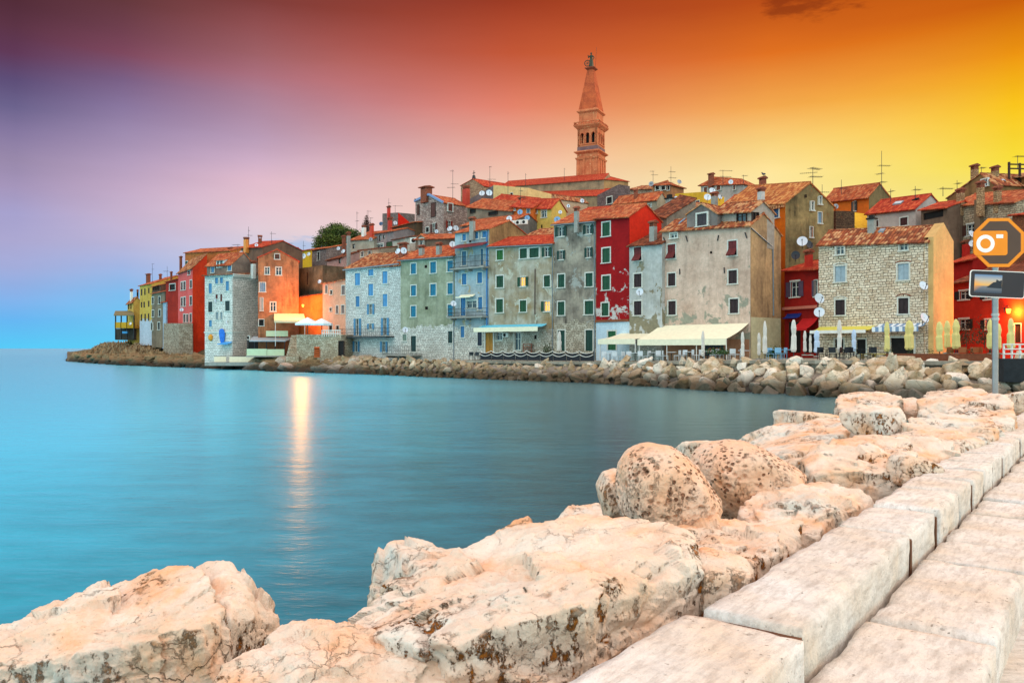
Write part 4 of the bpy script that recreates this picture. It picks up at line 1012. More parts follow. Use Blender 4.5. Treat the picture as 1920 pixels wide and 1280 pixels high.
h = House('house', 'house with grey slanting gable wall carrying two satellite dishes', (878, 125), (925, 121), (qy(8, 478), qy(8, 325)), 7, wall((146, 126, 122), (110, 94, 92), .6), 'flat', depth=5); h.finish(); h.chimney(8, 604, 684, 330, 480, paint((190, 60, 40)), cap='pot', Y=121)
h = House('house', 'cream flat topped block with one small window on the hill', (925, 121), (990, 117), (qy(8, 322), qy(8, 352)), 7, wall((246, 204, 140), (228, 184, 120), .2), 'flat', depth=6); h.win('F', 8, 1112, 405, 1138, 454, 'd'); h.finish()
h = House('chapel', 'little stone chapel gable with a cross on top', (864, 152), (908, 146), (qy(8, 330), qy(8, 336)), 12, masonry((196, 150, 116), (150, 108, 84), (96, 70, 56), .5, .24), 'perp', ridge=qy(8, 258), apex=.54, depth=9, tile=T_RED); h.finish()
mb = MB(); a = h.inv @ P(888.5, 336, 149); b = h.inv @ P(888.5, 320, 149); mb.cyl(a, a + Vector((0, 0, .7)), .4, .25, 6); mb.cyl(a, b, .07, n=5); c = b * .72 + a * .28; mb.cyl(c + Vector((-.45, 0, 0)), c + Vector((.45, 0, 0)), .06, n=5); mb.build('cross', IRON, h.root)
h = House('house', 'purple roofed low house below the cream block', (918, 114), (990, 109), (qy(8, 498), qy(8, 545)), 6, wall((150, 132, 128), (118, 100, 96), .4), 'par', ridge=373, depth=5, tile=T_RED); h.finish(); h.chimney(8, 1200, 1265, 455, 540, BRICK, Y=111)
h = House('house', 'orange house with two blue shuttered windows below the cream block', (959, 107.5), (1000, 105.5), (qy(8, 548), qy(8, 560)), 6, wall((232, 118, 46), (214, 104, 44), .2), 'par', ridge=376, depth=5, tile=T_RED); many(h, 'F', 8, [(1160, 560, 1172, 592), (1285, 575, 1318, 620)], kind='c', col=(120, 160, 186)); h.finish()
h = House('house', 'yellow house with grey windows and a yellow side gable', (1000, 106.5), (1034, 104.8), (qy(8, 562), qy(8, 562)), 6, wall((232, 190, 96), (214, 168, 82), .15), 'par', ridge=374, side=1062, tile=T_RED); many(h, 'F', 8, [(1442, 592, 1494, 664), (1387, 576, 1402, 622)], kind='g'); many(h, 'F', 8, [(1437, 742, 1452, 795)], kind='d', trim=False); h.finish()
h = House('house', 'pale pink small gable house under the church aisle', (1000, 127), (1046, 122), (qy(8, 470), qy(8, 470)), 8, wall((220, 180, 146), (200, 156, 124), .2), 'perp', ridge=qy(8, 425), apex=.8, depth=6, tile=T_OLD); h.finish()
h = House('house', 'house with red roof and grey tank wall behind the blue house', (866, 107), (966, 102), (qy(8, 752), qy(8, 690)), 6, wall((140, 128, 118), (110, 100, 92)), 'par', ridge=402, depth=6, tile=T_OR); h.finish()
h = House('house', 'house with dark roof and skylight above the bright red roof', (984, 97), (1040, 93), (qy(8, 862), qy(8, 850)), 4, wall((160, 140, 116)), 'par', ridge=428, depth=5, tile=T_OLD); h.finish()
h = House('house', 'red roofed house behind the dark grey house', (1084, 94.5), (1131, 92), (qy(9, 655), qy(9, 640)), 4, wall((150, 136, 120)), 'par', ridge=388, depth=4, tile=T_RED); h.finish()
h = House('stone_house', 'dark stone wall with slanting top and one dark window below the church', (1120, 122), (1160, 118), (qy(9, 455), qy(9, 335)), 7, masonry((136, 112, 108), (100, 80, 78), (60, 48, 46), .45, .2), 'flat', side=1181); h.win('F', 9, 468, 478, 525, 552, 'd'); h.finish()
h = House('house', 'house with long red roof and rubble gable below the lantern house', (1152, 108), (1232, 103), (qy(9, 545), qy(9, 496)), 6, wall((190, 170, 144), (150, 132, 110), .3), 'par', ridge=361, side=1250, tile=T_OR); h.win('F', 9, 932, 555, 968, 590, 'g'); h.finish(); h.chimney(9, 770, 815, 395, 510, BRICK, Y=106)
h = House('house', 'brown glazed lantern house with hipped red roof on the skyline', (1224, 132), (1257, 129.5), (qy(9, 342), qy(9, 338)), 9, wall((190, 128, 84), (160, 104, 70), .2), 'hip', ridge=qy(9, 305), side=1282, tile=T_OR); many(h, 'F', 9, [(1020, 355, 1062, 400), (1084, 352, 1130, 400), (1148, 352, 1172, 400)], kind='d'); h.finish()
h = House('house', 'bright yellow terrace house with two blue windows on the upper slope', (1266, 104), (1319, 101), (qy(9, 440), qy(9, 418)), 5, wall((240, 184, 54), (226, 168, 52), .15), 'flat', depth=5); many(h, 'F', 9, [(1352, 527, 1395, 570), (1470, 518, 1508, 562)], kind='c', col=(40, 62, 90)); h.finish()
mb = MB(); mb.box(0, h.W, -.06, -.003, h.zr - 2.1, h.zr - 1.9); mb.build('string_course', paint((140, 96, 40)), h.root)
h = House('house', 'white house with hipped roof and brown shutters on the skyline', (1314, 126), (1394, 119), (qy(9, 335), qy(9, 325)), 8, wall((206, 190, 176), (176, 160, 150), .3), 'hip', ridge=qy(9, 268), side=1418, tile=T_OR); many(h, 'F', 9, [(1567, 366, 1604, 440), (1707, 350, 1754, 402), (1896, 345, 1920, 395)], kind='c', col=(140, 66, 36)); h.finish(); h.chimney(9, 1608, 1672, 215, 295, BRICK, Y=124)
h = House('house', 'tan wall house with slanting roof beside the big grey chimney', (1258, 94), (1293, 91), (qy(9, 545), qy(9, 610)), 4, wall((206, 170, 120), (170, 138, 98), .5), 'shed', rise=.3, depth=4, tile=T_OLD); h.finish(); h.chimney(9, 1128, 1216, 450, 700, CONC, cap='flat', Y=90)
h = House('house', 'house with patched orange roof behind the pink house attic', (1340, 84), (1413, 79.5), (qy(9, 640), qy(9, 600)), 4, wall((180, 150, 120)), 'par', ridge=359, depth=6, tile=T_OR); h.finish(); h.chimney(9, 1640, 1715, 430, 590, CONC, Y=83)
h = House('house', 'crumbling stone house with red roof left of the lantern house', (1178, 140), (1222, 136), (qy(9, 392), qy(9, 385)), 8, masonry((190, 156, 130), (150, 120, 100), (90, 72, 62)), 'par', ridge=348, depth=7, tile=T_OLD); h.finish()
h = House('house', 'small house with dark tiles tucked right of the crimson gable', (1222, 84), (1250, 82), (qy(9, 660), qy(9, 700)), 3, wall((170, 150, 130)), 'shed', rise=2.2, depth=4, tile=T_DARK); h.finish()

# --- church and bell tower ----------------------------------------------------
CHW = wall((190, 152, 116), (140, 116, 92), .7)
h = House('church', 'long church with red nave roof beneath the bell tower', (938, 239), (1132, 228), (350.5, 336), 14, CHW, 'par', ridge=325.5, depth=13, tile=T_RED, oh=.5, side=None, vg=.0)
h.finish()
ap = House('apse', '', (1132, 228.2), (1178, 236), (336.5, 340), 14, wall((196, 150, 100), (160, 116, 78), .4), 'hip', rise=2.6, depth=14, into=h, tile=T_RED); ap.finish()
al = House('aisle', '', (984, 231), (1131.5, 221.5), (369, 367), 14, wall((176, 140, 104), (136, 108, 84), .5), 'shed', rise=3.2, depth=7, into=h, tile=T_RED); al.finish()
TWW = wall((240, 140, 92), (214, 108, 70), .6, patch=(250, 168, 116), amt=.40, fine=.3)
TY = 236.0
c = P(1108.5, HY, TY + 4)
yaw = math.radians(26)
tw = thing('bell_tower', 'tall Venetian style stone bell tower with pointed spire above the town', 'tower', (c.x, c.y, 20), -yaw)
def tz(y): return CH - (qy(11, y) - HY) / F * TY - 20
def sq(mb, s0, s1, z0, z1):
    a, b = s0 / 2, s1 / 2
    mb.hexa([(-a, -a, z0), (a, -a, z0), (a, a, z0), (-a, a, z0), (-b, -b, z1), (b, -b, z1), (b, b, z1), (-b, b, z1)])
S = 6.55
mb = MB(); sq(mb, S + .35, S, 0, tz(955))
for k in range(4):       # shallow blind panels: pilaster strips
    for u in (-S / 2 + .35, -S / 6, S / 6, S / 2 - .35):
        R = Matrix.Rotation(k * math.pi / 2, 3, 'Z')
        cs = [R @ Vector(v) for v in [(u - .3, -S / 2 - .28, tz(1145)), (u + .3, -S / 2 - .28, tz(1145)), (u + .3, -S / 2 + .1, tz(1145)), (u - .3, -S / 2 + .1, tz(1145)), (u - .3, -S / 2 - .2, tz(1000)), (u + .3, -S / 2 - .2, tz(1000)), (u + .3, -S / 2 + .1, tz(1000)), (u - .3, -S / 2 + .1, tz(1000))]]
        mb.hexa(cs)
mb.build('shaft', TWW, tw)
mb = MB(); sq(mb, S + .5, S + 1.0, tz(1000), tz(985)); sq(mb, S, S + 1.5, tz(955), tz(940)); sq(mb, S + 1.5, S + 1.5, tz(940), tz(933)); sq(mb, S + .5, S + .1, tz(933), tz(925)); mb.build('cornice', TWW, tw)
mb = MB(); sq(mb, S - .1, S - .1, tz(925), tz(893)); mb.build('parapet', wall((150, 110, 106), (120, 86, 86), .3), tw)
# belfry: four walls with three arched openings each
z0, z1 = tz(893), tz(738); zs, zi = tz(800), tz(868)
mb = MB(); bs = S - .25
for k in range(4):
    R = Matrix.Rotation(k * math.pi / 2, 3, 'Z')
    f = lambda u, d_, v: R @ Vector((u, -bs / 2 - d_, v))
    aw = .62; cs = (-1.75, 0, 1.75)
    ed = [-bs / 2] + [e for c_ in cs for e in (c_ - aw, c_ + aw)] + [bs / 2]
    for i in range(0, 8, 2): mb.fbox(f, ed[i], ed[i + 1], -.7, 0 if k % 2 == 0 else -.001, z0, z1)
    for c_ in cs:
        mb.fbox(f, c_ - aw, c_ + aw, -.7, -.002, z0, zi)
        n = 8
        for j in range(n):
            a0, a1 = math.pi * j / n, math.pi * (j + 1) / n
            p0 = (c_ + aw * math.cos(a0), zs + aw * 1.25 * math.sin(a0)); p1 = (c_ + aw * math.cos(a1), zs + aw * 1.25 * math.sin(a1))
            for dd in (-.003, -.7): mb.face([f(p0[0], dd, p0[1]), f(p1[0], dd, p1[1]), f(p1[0], dd, z1), f(p0[0], dd, z1)])
            mb.face([f(p0[0], -.003, p0[1]), f(p1[0], -.003, p1[1]), f(p1[0], -.7, p1[1]), f(p0[0], -.7, p0[1])])
mb.build('belfry', TWW, tw)
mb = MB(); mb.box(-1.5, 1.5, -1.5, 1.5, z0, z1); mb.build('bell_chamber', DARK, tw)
mb = MB()
for k in range(4):
    R = Matrix.Rotation(k * math.pi / 2, 3, 'Z'); f = lambda u, d_, v: R @ Vector((u, -bs / 2 - d_, v))
    for c_ in (-1.75, 0, 1.75):
        for s in (-1, 1): mb.cyl(f(c_ + s * .66, .1, zi), f(c_ + s * .66, .1, zs), .13, n=6)
        mb.fbox(f, c_ - .8, c_ + .8, .002, .25, zi - .35, zi - .05)
mb.build('colonnette', TWW, tw)
mb = MB(); sq(mb, S, S + 1.6, tz(745), tz(722)); sq(mb, S + 1.6, S + 1.75, tz(722), tz(712)); mb.build('cornice', TWW, tw)
mb = MB(); hb = (S + 1.5) / 2
for k in range(4):
    R = Matrix.Rotation(k * math.pi / 2, 3, 'Z')
    for j in range(13):
        u = -hb + .12 + j * (2 * hb - .24) / 12; mb.cyl(R @ Vector((u, -hb + .12, tz(712))), R @ Vector((u, -hb + .12, tz(694))), .16, .1, n=5)
    mb.hexa([R @ Vector(v) for v in [(-hb, -hb, tz(694)), (hb - .3, -hb, tz(694)), (hb - .3, -hb + .3, tz(694)), (-hb, -hb + .3, tz(694)), (-hb, -hb, tz(688)), (hb - .3, -hb, tz(688)), (hb - .3, -hb + .3, tz(688)), (-hb, -hb + .3, tz(688))]])
mb.build('balustrade', TWW, tw)
mb = MB(); sq(mb, S - .9, S - .9, tz(712), tz(612)); sq(mb, S - .8, S + .2, tz(612), tz(600)); sq(mb, S + .2, S + .2, tz(600), tz(592)); sq(mb, S - .6, S - .75, tz(592), tz(578)); mb.build('drum', TWW, tw)
mb = MB(); sq(mb, S - .75, 1.85, tz(578), tz(238)); mb.build('spire', wall((222, 104, 60), (182, 80, 50), .6, fine=.35), tw)
mb = MB(); sq(mb, 1.85, 3.1, tz(238), tz(225)); sq(mb, 3.1, 3.1, tz(225), tz(219)); sq(mb, 1.3, 1.1, tz(219), tz(208)); mb.cyl((1.3, 0, tz(225)), (1.6, .3, tz(45)), .06, n=5); mb.build('platform', paint((150, 66, 40), .8, .2), tw)
# bronze figure with a wheel
BZ = paint((52, 54, 34), .5, .3)
st = thing('statue', 'bronze statue of a robed saint with a spoked wheel on the spire tip', 'statue', (c.x, c.y, 20 + tz(208)), -.2)
hs = (tz(85) - tz(208)); k = hs / 1.78
mb = MB(); mb.lathe([(.30 * k, 0), (.27 * k, .35 * k), (.2 * k, .8 * k), (.15 * k, 1.02 * k), (.2 * k, 1.25 * k), (.21 * k, 1.38 * k), (.08 * k, 1.47 * k), (.065 * k, 1.52 * k), (.1 * k, 1.58 * k), (.115 * k, 1.66 * k), (.09 * k, 1.74 * k), (.02 * k, 1.78 * k)], 12, wob=lambda a, j: .1 * math.sin(5 * a + j * .7) if j < 4 else 0)
mb.path([(-.2 * k, 0, 1.36 * k), (-.33 * k, -.1 * k, 1.1 * k), (-.36 * k, -.2 * k, 1.42 * k)], .055 * k, 6); mb.path([(.2 * k, 0, 1.36 * k), (.36 * k, -.05 * k, 1.1 * k), (.26 * k, -.2 * k, .86 * k)], .055 * k, 6)
mb.build('body', BZ, st, smooth=True)
mb = MB(); n = 16; wc = Vector((-.44 * k, -.1 * k, .46 * k)); wr = .36 * k
ring = [wc + Vector((wr * math.cos(2 * math.pi * i / n), 0, wr * math.sin(2 * math.pi * i / n))) for i in range(n + 1)]
mb.path(ring, .05 * k, 6)
for i in range(0, n, 2): mb.cyl(wc, ring[i], .025 * k, n=4)
mb.build('wheel', BZ, st)

# ------------------------------------------------------------------ sea
m, t = newmat('sea_water')
pos = t.n('ShaderNodeNewGeometry').outputs['Position']
x, y, z = t.sep(pos)[:]
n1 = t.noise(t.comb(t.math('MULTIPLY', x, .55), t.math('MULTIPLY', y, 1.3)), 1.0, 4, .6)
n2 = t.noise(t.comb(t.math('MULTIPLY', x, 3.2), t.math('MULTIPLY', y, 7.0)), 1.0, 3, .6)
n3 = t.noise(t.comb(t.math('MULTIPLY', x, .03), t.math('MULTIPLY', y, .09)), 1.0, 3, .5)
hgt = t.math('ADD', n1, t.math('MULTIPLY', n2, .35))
bn = t.n('ShaderNodeBump'); bn.inputs['Strength'].default_value = .5; bn.inputs['Distance'].default_value = .06
t.set(bn.inputs['Height'], hgt)
body = t.n('ShaderNodeBsdfDiffuse'); t.set(body.inputs[0], t.mix(t.mr(t.math('ADD', x, t.math('ADD', t.math('MULTIPLY', t.math('SUBTRACT', n3, .5), 9.0), t.math('MULTIPLY', t.math('SUBTRACT', hgt, .67), 7.0))), -18.0, 5.0, smooth=True), lin(WATER_A), lin(WATER_B)))  # sky sheen left, dark town reflection right and ripple streaks painted into body colour
gl = t.n('ShaderNodeBsdfGlossy'); t.set(gl.inputs[0], WATER_TINT); gl.inputs['Roughness'].default_value = .24
t.t.links.new(bn.outputs[0], gl.inputs['Normal'])
fr = t.n('ShaderNodeFresnel'); fr.inputs[0].default_value = 1.36; t.t.links.new(bn.outputs[0], fr.inputs['Normal'])
mx = t.n('ShaderNodeMixShader'); t.set(mx.inputs[0], t.math('ADD', t.math('MULTIPLY', fr.outputs[0], .80), .02)); t.t.links.new(body.outputs[0], mx.inputs[1]); t.t.links.new(gl.outputs[0], mx.inputs[2])
o = t.n('ShaderNodeOutputMaterial'); t.t.links.new(mx.outputs[0], o.inputs[0])
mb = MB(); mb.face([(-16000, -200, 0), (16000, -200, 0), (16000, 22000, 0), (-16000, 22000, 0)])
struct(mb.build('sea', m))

# ------------------------------------------------------------------ natural rock shelf on the left
def wetrock(c1, c2, wet0, wet1, sc=1.0, dark=(40, 32, 22)):
    m, t = newmat('shore_rock')
    g = t.n('ShaderNodeTexCoord').outputs['Object']; gp = t.n('ShaderNodeNewGeometry'); pos = gp.outputs['Position']
    oi = t.n('ShaderNodeObjectInfo').outputs['Random']
    w = t.vmath('ADD', pos, t.comb(t.math('MULTIPLY', oi, 9.0), 0.0, 0.0))
    n = t.noise(w, 1.3 * sc, 7, .65); n2 = t.noise(w, 3.6 * sc, 5, .65)
    col = t.mix(t.mr(n, .35, .65), lin(c1), lin(c2))
    col = t.mix(t.mr(t.math('FRACT', t.math('MULTIPLY', oi, 7.3)), 0, 1, 0, .8), col, t.mix(t.mr(t.math('FRACT', t.math('MULTIPLY', oi, 3.1)), .3, .7), lin((238, 230, 218)), lin((132, 104, 70))))
    col = t.mix(.5, col, t.mix(n2, (.3, .3, .3), (1.6, 1.6, 1.6)), 'MULTIPLY')
    vo = t.n('ShaderNodeTexVoronoi', feature='DISTANCE_TO_EDGE'); t.set(vo.inputs['Vector'], t.vmath('ADD', w, t.vmath('SCALE', t.noise(w, 2.0, 4, .6, 0, 1), scale=.8))); vo.inputs['Scale'].default_value = 1.1
    col = t.mix(t.mr(vo.outputs[0], 0, .03, .55, 0), col, lin((54, 42, 32)))
    zz = t.sep(pos)[2]
    col = t.mix(t.mr(t.math('ADD', zz, t.math('MULTIPLY', t.math('SUBTRACT', n, .5), .9)), wet0, wet1, .9, 0, True), col, lin(dark))
    finish(t, col, .8, t.math('ADD', n2, t.math('MULTIPLY', n, 2.0)), .6, .05, .3)
    return m
def heightfield(name, pxs, ds, fn, mat):
    v = []; 
    for px in pxs:
        for d in ds:
            Y = shore(px) + d; w = P(px, HY, Y); v.append((w.x, w.y, 0))
    v = np.array(v); X2 = np.repeat(pxs, len(ds)); D2 = np.tile(ds, len(pxs))
    v[:, 2] = fn(v, X2, D2)
    n = len(ds); I, J = np.meshgrid(np.arange(len(pxs) - 1), np.arange(n - 1), indexing='ij'); I = I.ravel(); J = J.ravel()
    f = np.stack([I * n + J, (I + 1) * n + J, (I + 1) * n + J + 1, I * n + J + 1], 1)
    me = np_mesh(name, v, f, smooth=False); me.materials.append(mat)
    o = bpy.data.objects.new(name, me); COL.objects.link(o); return struct(o)
def smv(a, b, x):
    x = np.clip((x - a) / (b - a), 0, 1); return x * x * (3 - 2 * x)
def shelf(v, px, d):
    p = v.copy(); p[:, 2] = 0
    r = fbm(p * .33, 5, True); s = fbm(p * np.array([.8, 1.6, 1]), 4)
    hm = .95 + .25 * smv(118, 150, px) * (1 - smv(330, 420, px))
    lim = -2 + 3.2 * fbm(p * .12, 2)
    z = hm * (smv(-2.5, 3.5, d + lim) * (.95 + .5 * r + .4 * s)) - .3
    z += smv(6, 24, d) * 2.3 * smv(150, 200, px) * (1 - smv(250, 330, px)) + smv(5, 14, d) * .5
    z *= smv(116, 140, px)
    z -= .9 * np.maximum(0, fbm(p * .5 + 9, 4, True) - .75) * smv(-2, 2, d) * smv(130, 170, px)
    # bedding steps
    z = z * .55 + .45 * (np.floor(z / .45 + .3 * s) * .45)
    return z - .25 * (1 - smv(116, 140, px))
heightfield('rock_shelf', np.linspace(112, 668, 560), np.concatenate([np.linspace(-6, 14, 80), np.linspace(14.5, 34, 24)]), shelf, wetrock((170, 140, 100), (92, 74, 48), .3, 1.7, .6, (26, 20, 12)))

# embankment under the boulders of the quay
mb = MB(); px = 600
BANK = wetrock((48, 40, 30), (28, 22, 16), .3, 1.2, 1.0, (12, 10, 8))  # bank painted near black so the gaps between boulders look shaded
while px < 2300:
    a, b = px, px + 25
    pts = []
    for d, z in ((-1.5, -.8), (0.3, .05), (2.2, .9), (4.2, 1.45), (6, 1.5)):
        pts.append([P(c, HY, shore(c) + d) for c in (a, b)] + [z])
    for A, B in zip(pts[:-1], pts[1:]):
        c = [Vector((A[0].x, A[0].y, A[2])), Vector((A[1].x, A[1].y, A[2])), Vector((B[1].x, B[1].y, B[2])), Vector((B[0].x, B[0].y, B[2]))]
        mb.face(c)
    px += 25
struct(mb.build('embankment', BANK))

# ------------------------------------------------------------------ boulders
def rock_mesh(name, planes, half, n, amp=.05, fs=1.6, k=14.0, seed=0, ridged=0.0, res_amp=.55, ledge=None):
    """planes: (unit normal, distance) about the origin; star shaped, softly intersected, then roughened"""
    v, f = cubesphere(n)
    v = v * np.array(half); v = v / np.linalg.norm(v, axis=1)[:, None]
    N = np.array([p[0] for p in planes]); Dd = np.array([p[1] for p in planes])
    c = np.maximum(v @ N.T, 1e-4) / Dd          # 1/r per plane
    g = (c ** k).sum(1) ** (1 / k)
    r = 1 / g
    p = v * r[:, None]
    sd = np.array([seed * 3.1, seed * 1.7, seed * .9])
    sz = float(np.mean(half))
    dsp = amp * sz * (fbm(p * fs / sz + sd, 3) + res_amp * fbm(p * fs * 4 / sz + sd, 4, True) * .6)
    if ridged: dsp -= ridged * sz * np.maximum(0, fbm(p * fs * 1.3 / sz + sd + 5, 3, True) - .9)
    if ledge:      # chipped flat facets: every surface cell gets its own small tilt and step
        rc = np.random.RandomState(seed + 900); ns = 70
        sp = p[rc.randint(len(p), size=ns)]; tilt = rc.normal(size=(ns, 3)) * .12; st = rc.uniform(-.03, .03, ns) * min(1, sz * 1.1)
        wp = p + .05 * np.stack([fbm(p * 4 + 3, 3), fbm(p * 4 + 11, 3), fbm(p * 4 + 19, 3)], 1)
        best = np.full(len(p), 1e9); bi = np.zeros(len(p), int)
        for i_ in range(ns):
            dd_ = ((wp - sp[i_]) ** 2).sum(1); kk = dd_ < best; best[kk] = dd_[kk]; bi[kk] = i_
        dsp += np.clip(st[bi] + ((p - sp[bi]) * tilt[bi]).sum(1), -.05, .05)
        # bedding grooves
        ax = np.array([.25 * math.sin(seed), .25 * math.cos(seed * 1.3), 1.0]); ax /= np.linalg.norm(ax)
        s = (p @ ax) / ledge[0] + .55 * fbm(p * 1.1 / sz + sd, 3) + seed * .37; s = np.abs(s - np.round(s))
        dsp -= ledge[1] * np.exp(-(s / .07) ** 2) * np.clip(.3 + 1.3 * pnoise(p * 1.4 / sz + sd + 3), 0, 1)
    p = p + v * dsp[:, None]
    return p, f
def box_planes(half, rnd, chips=5, jit=.18):
    pl = []
    for a in range(3):
        for s in (-1, 1):
            n = np.zeros(3); n[a] = s; n += rnd.normal(size=3) * jit; n /= np.linalg.norm(n); pl.append((n, half[a] * rnd.uniform(.88, 1.0)))
    for _ in range(chips):
        n = rnd.normal(size=3); n /= np.linalg.norm(n)
        sup = np.abs(n * np.array(half)).sum(); pl.append((n, sup * rnd.uniform(.62, .8)))
    return pl
RIP = wetrock((232, 216, 190), (176, 144, 102), .35, 1.5, 1.0, (54, 40, 20))
protos = []
for i in range(14):
    rnd = np.random.RandomState(100 + i)
    half = (rnd.uniform(.8, 1.25), rnd.uniform(.6, 1.0), rnd.uniform(.5, .8))
    p, f = rock_mesh('r', box_planes(half, rnd, 10, .4), half, 12, .028, 2.2, 70, i, 0, 1.0)
    me = np_mesh('boulder', p, f, smooth=False); me.materials.append(RIP); protos.append(me)
WHERE = [(640, 850, 'small rough brown boulder of the low bank under the blue shuttered houses'), (850, 1115, 'tan boulder of the bank below the rope fence'), (1115, 1420, 'pale angular boulder of the bank below the cream restaurant canopy'),
         (1420, 1560, 'pale boulder of the bank below the red house parasols'), (1560, 1800, 'big pale boulder of the bank below the stone house terrace'), (1800, 2100, 'boulder of the far bank behind the sign pole')]
rnd = np.random.RandomState(5)
cand = []          # (apparent size, mesh, place, turn, scale, label, group)
px = 640.0
while px < 1990:
    base = .56 + .34 * sm(900, 1500, px)
    step = base * 1.12 * F / shore(px)
    for row, (dd, zz) in enumerate(((-.5, .0), (.4, .22), (1.2, .5), (2.1, .85), (2.9, 1.15), (3.7, 1.45), (4.4, 1.65))):
        if px < 860 and row > 5: continue
        top = 1.0 if px > 860 else 1.35
        a = px + rnd.uniform(-.45, .45) * step + (row % 2) * step * .5
        if 868 < a < 1118 and row == 6: continue
        s_ = base * rnd.uniform(.5, 1.15) * (1.25 if rnd.rand() < .16 else 1)
        w = P(a, HY, shore(a) + dd + rnd.uniform(-.3, .3)); z = zz * top * (.8 + .3 * sm(1000, 1500, a)) + .1 * s_
        if row == 6: s_ = min(s_, .75)
        lb = next((l for a_, b_, l in WHERE if a_ <= a < b_), WHERE[0][2] if a < 700 else WHERE[-1][2])
        gi = [l for _, _, l in WHERE].index(lb)
        cand.append((s_ * F / w.y, protos[rnd.randint(len(protos))], (w.x, w.y, z), (rnd.uniform(-.7, .7), rnd.uniform(-.7, .7), rnd.uniform(0, 6.28)), s_ * .70, lb, ('boulders of the low bank', 'boulders below the rope fence', 'boulders below the canopy', 'boulders below the red house', 'boulders below the stone house', 'boulders behind the sign')[gi]))
    px += step
rnd = np.random.RandomState(15)
DRK = wetrock((168, 140, 102), (100, 80, 52), .3, 1.5, 1.0, (30, 22, 14)); dprot = []
for i in range(6):
    r2 = np.random.RandomState(300 + i); half = (r2.uniform(1.2, 1.8), r2.uniform(.8, 1.1), r2.uniform(.35, .6))
    p, f = rock_mesh('r', box_planes(half, r2, 9, .35), half, 12, .06, 2.2, 60, i, 0, 1.2); me = np_mesh('boulder', p, f, smooth=False); me.materials.append(DRK); dprot.append(me)
px = 150.0
while px < 690:
    for row in range(5):
        a = px + rnd.uniform(-8, 8); dd = rnd.uniform(-.6, 1.2) + row * 1.6; s_ = rnd.uniform(.45, 1.0); w = P(a, HY, shore(a) + dd); k_ = a < 400
        cand.append((s_ * F / w.y, dprot[rnd.randint(6)], (w.x, w.y, .12 + row * .34), (rnd.uniform(-.3, .3), rnd.uniform(-.3, .3), rnd.uniform(-.7, .7)), s_, 'dark brown layered rock on the headland shore below the coloured houses' if k_ else 'dark brown layered rock on the low shore below the waterside restaurant', 'dark rocks of the headland shore' if k_ else 'dark rocks of the restaurant shore'))
    px += 11
cand.sort(key=lambda c: -c[0])
print('bank boulders', len(cand))
for _, me, loc, rot, s_, lb, gr in cand[:265]:
    o = bpy.data.objects.new('boulder', me); COL.objects.link(o); o.location = loc; o.rotation_euler = rot; o.scale = (s_, s_, s_); tag(o, lb, 'boulder', gr)
from mathutils import Euler
VV, FF, MI, off = [], [], [], 0
for _, me, loc, rot, s_, lb, gr in cand[265:]:
    v = np.empty(len(me.vertices) * 3); me.vertices.foreach_get('co', v); v = v.reshape(-1, 3)
    f = np.empty(len(me.polygons) * 4, int); me.polygons.foreach_get('vertices', f)
    VV.append(v @ np.array(Euler(rot).to_matrix()).T * s_ + np.array(loc)); FF.append(f.reshape(-1, 4) + off); off += len(v); MI += [0 if me in protos else 1] * len(me.polygons)
me = np_mesh('small_boulders', np.concatenate(VV), np.concatenate(FF), False); me.materials.append(RIP); me.materials.append(DRK); me.polygons.foreach_set('material_index', MI)
o = bpy.data.objects.new('small_boulders', me); COL.objects.link(o); tag(o, 'smaller rubble filling the shore bank between the boulders', 'rubble'); o['kind'] = 'stuff'
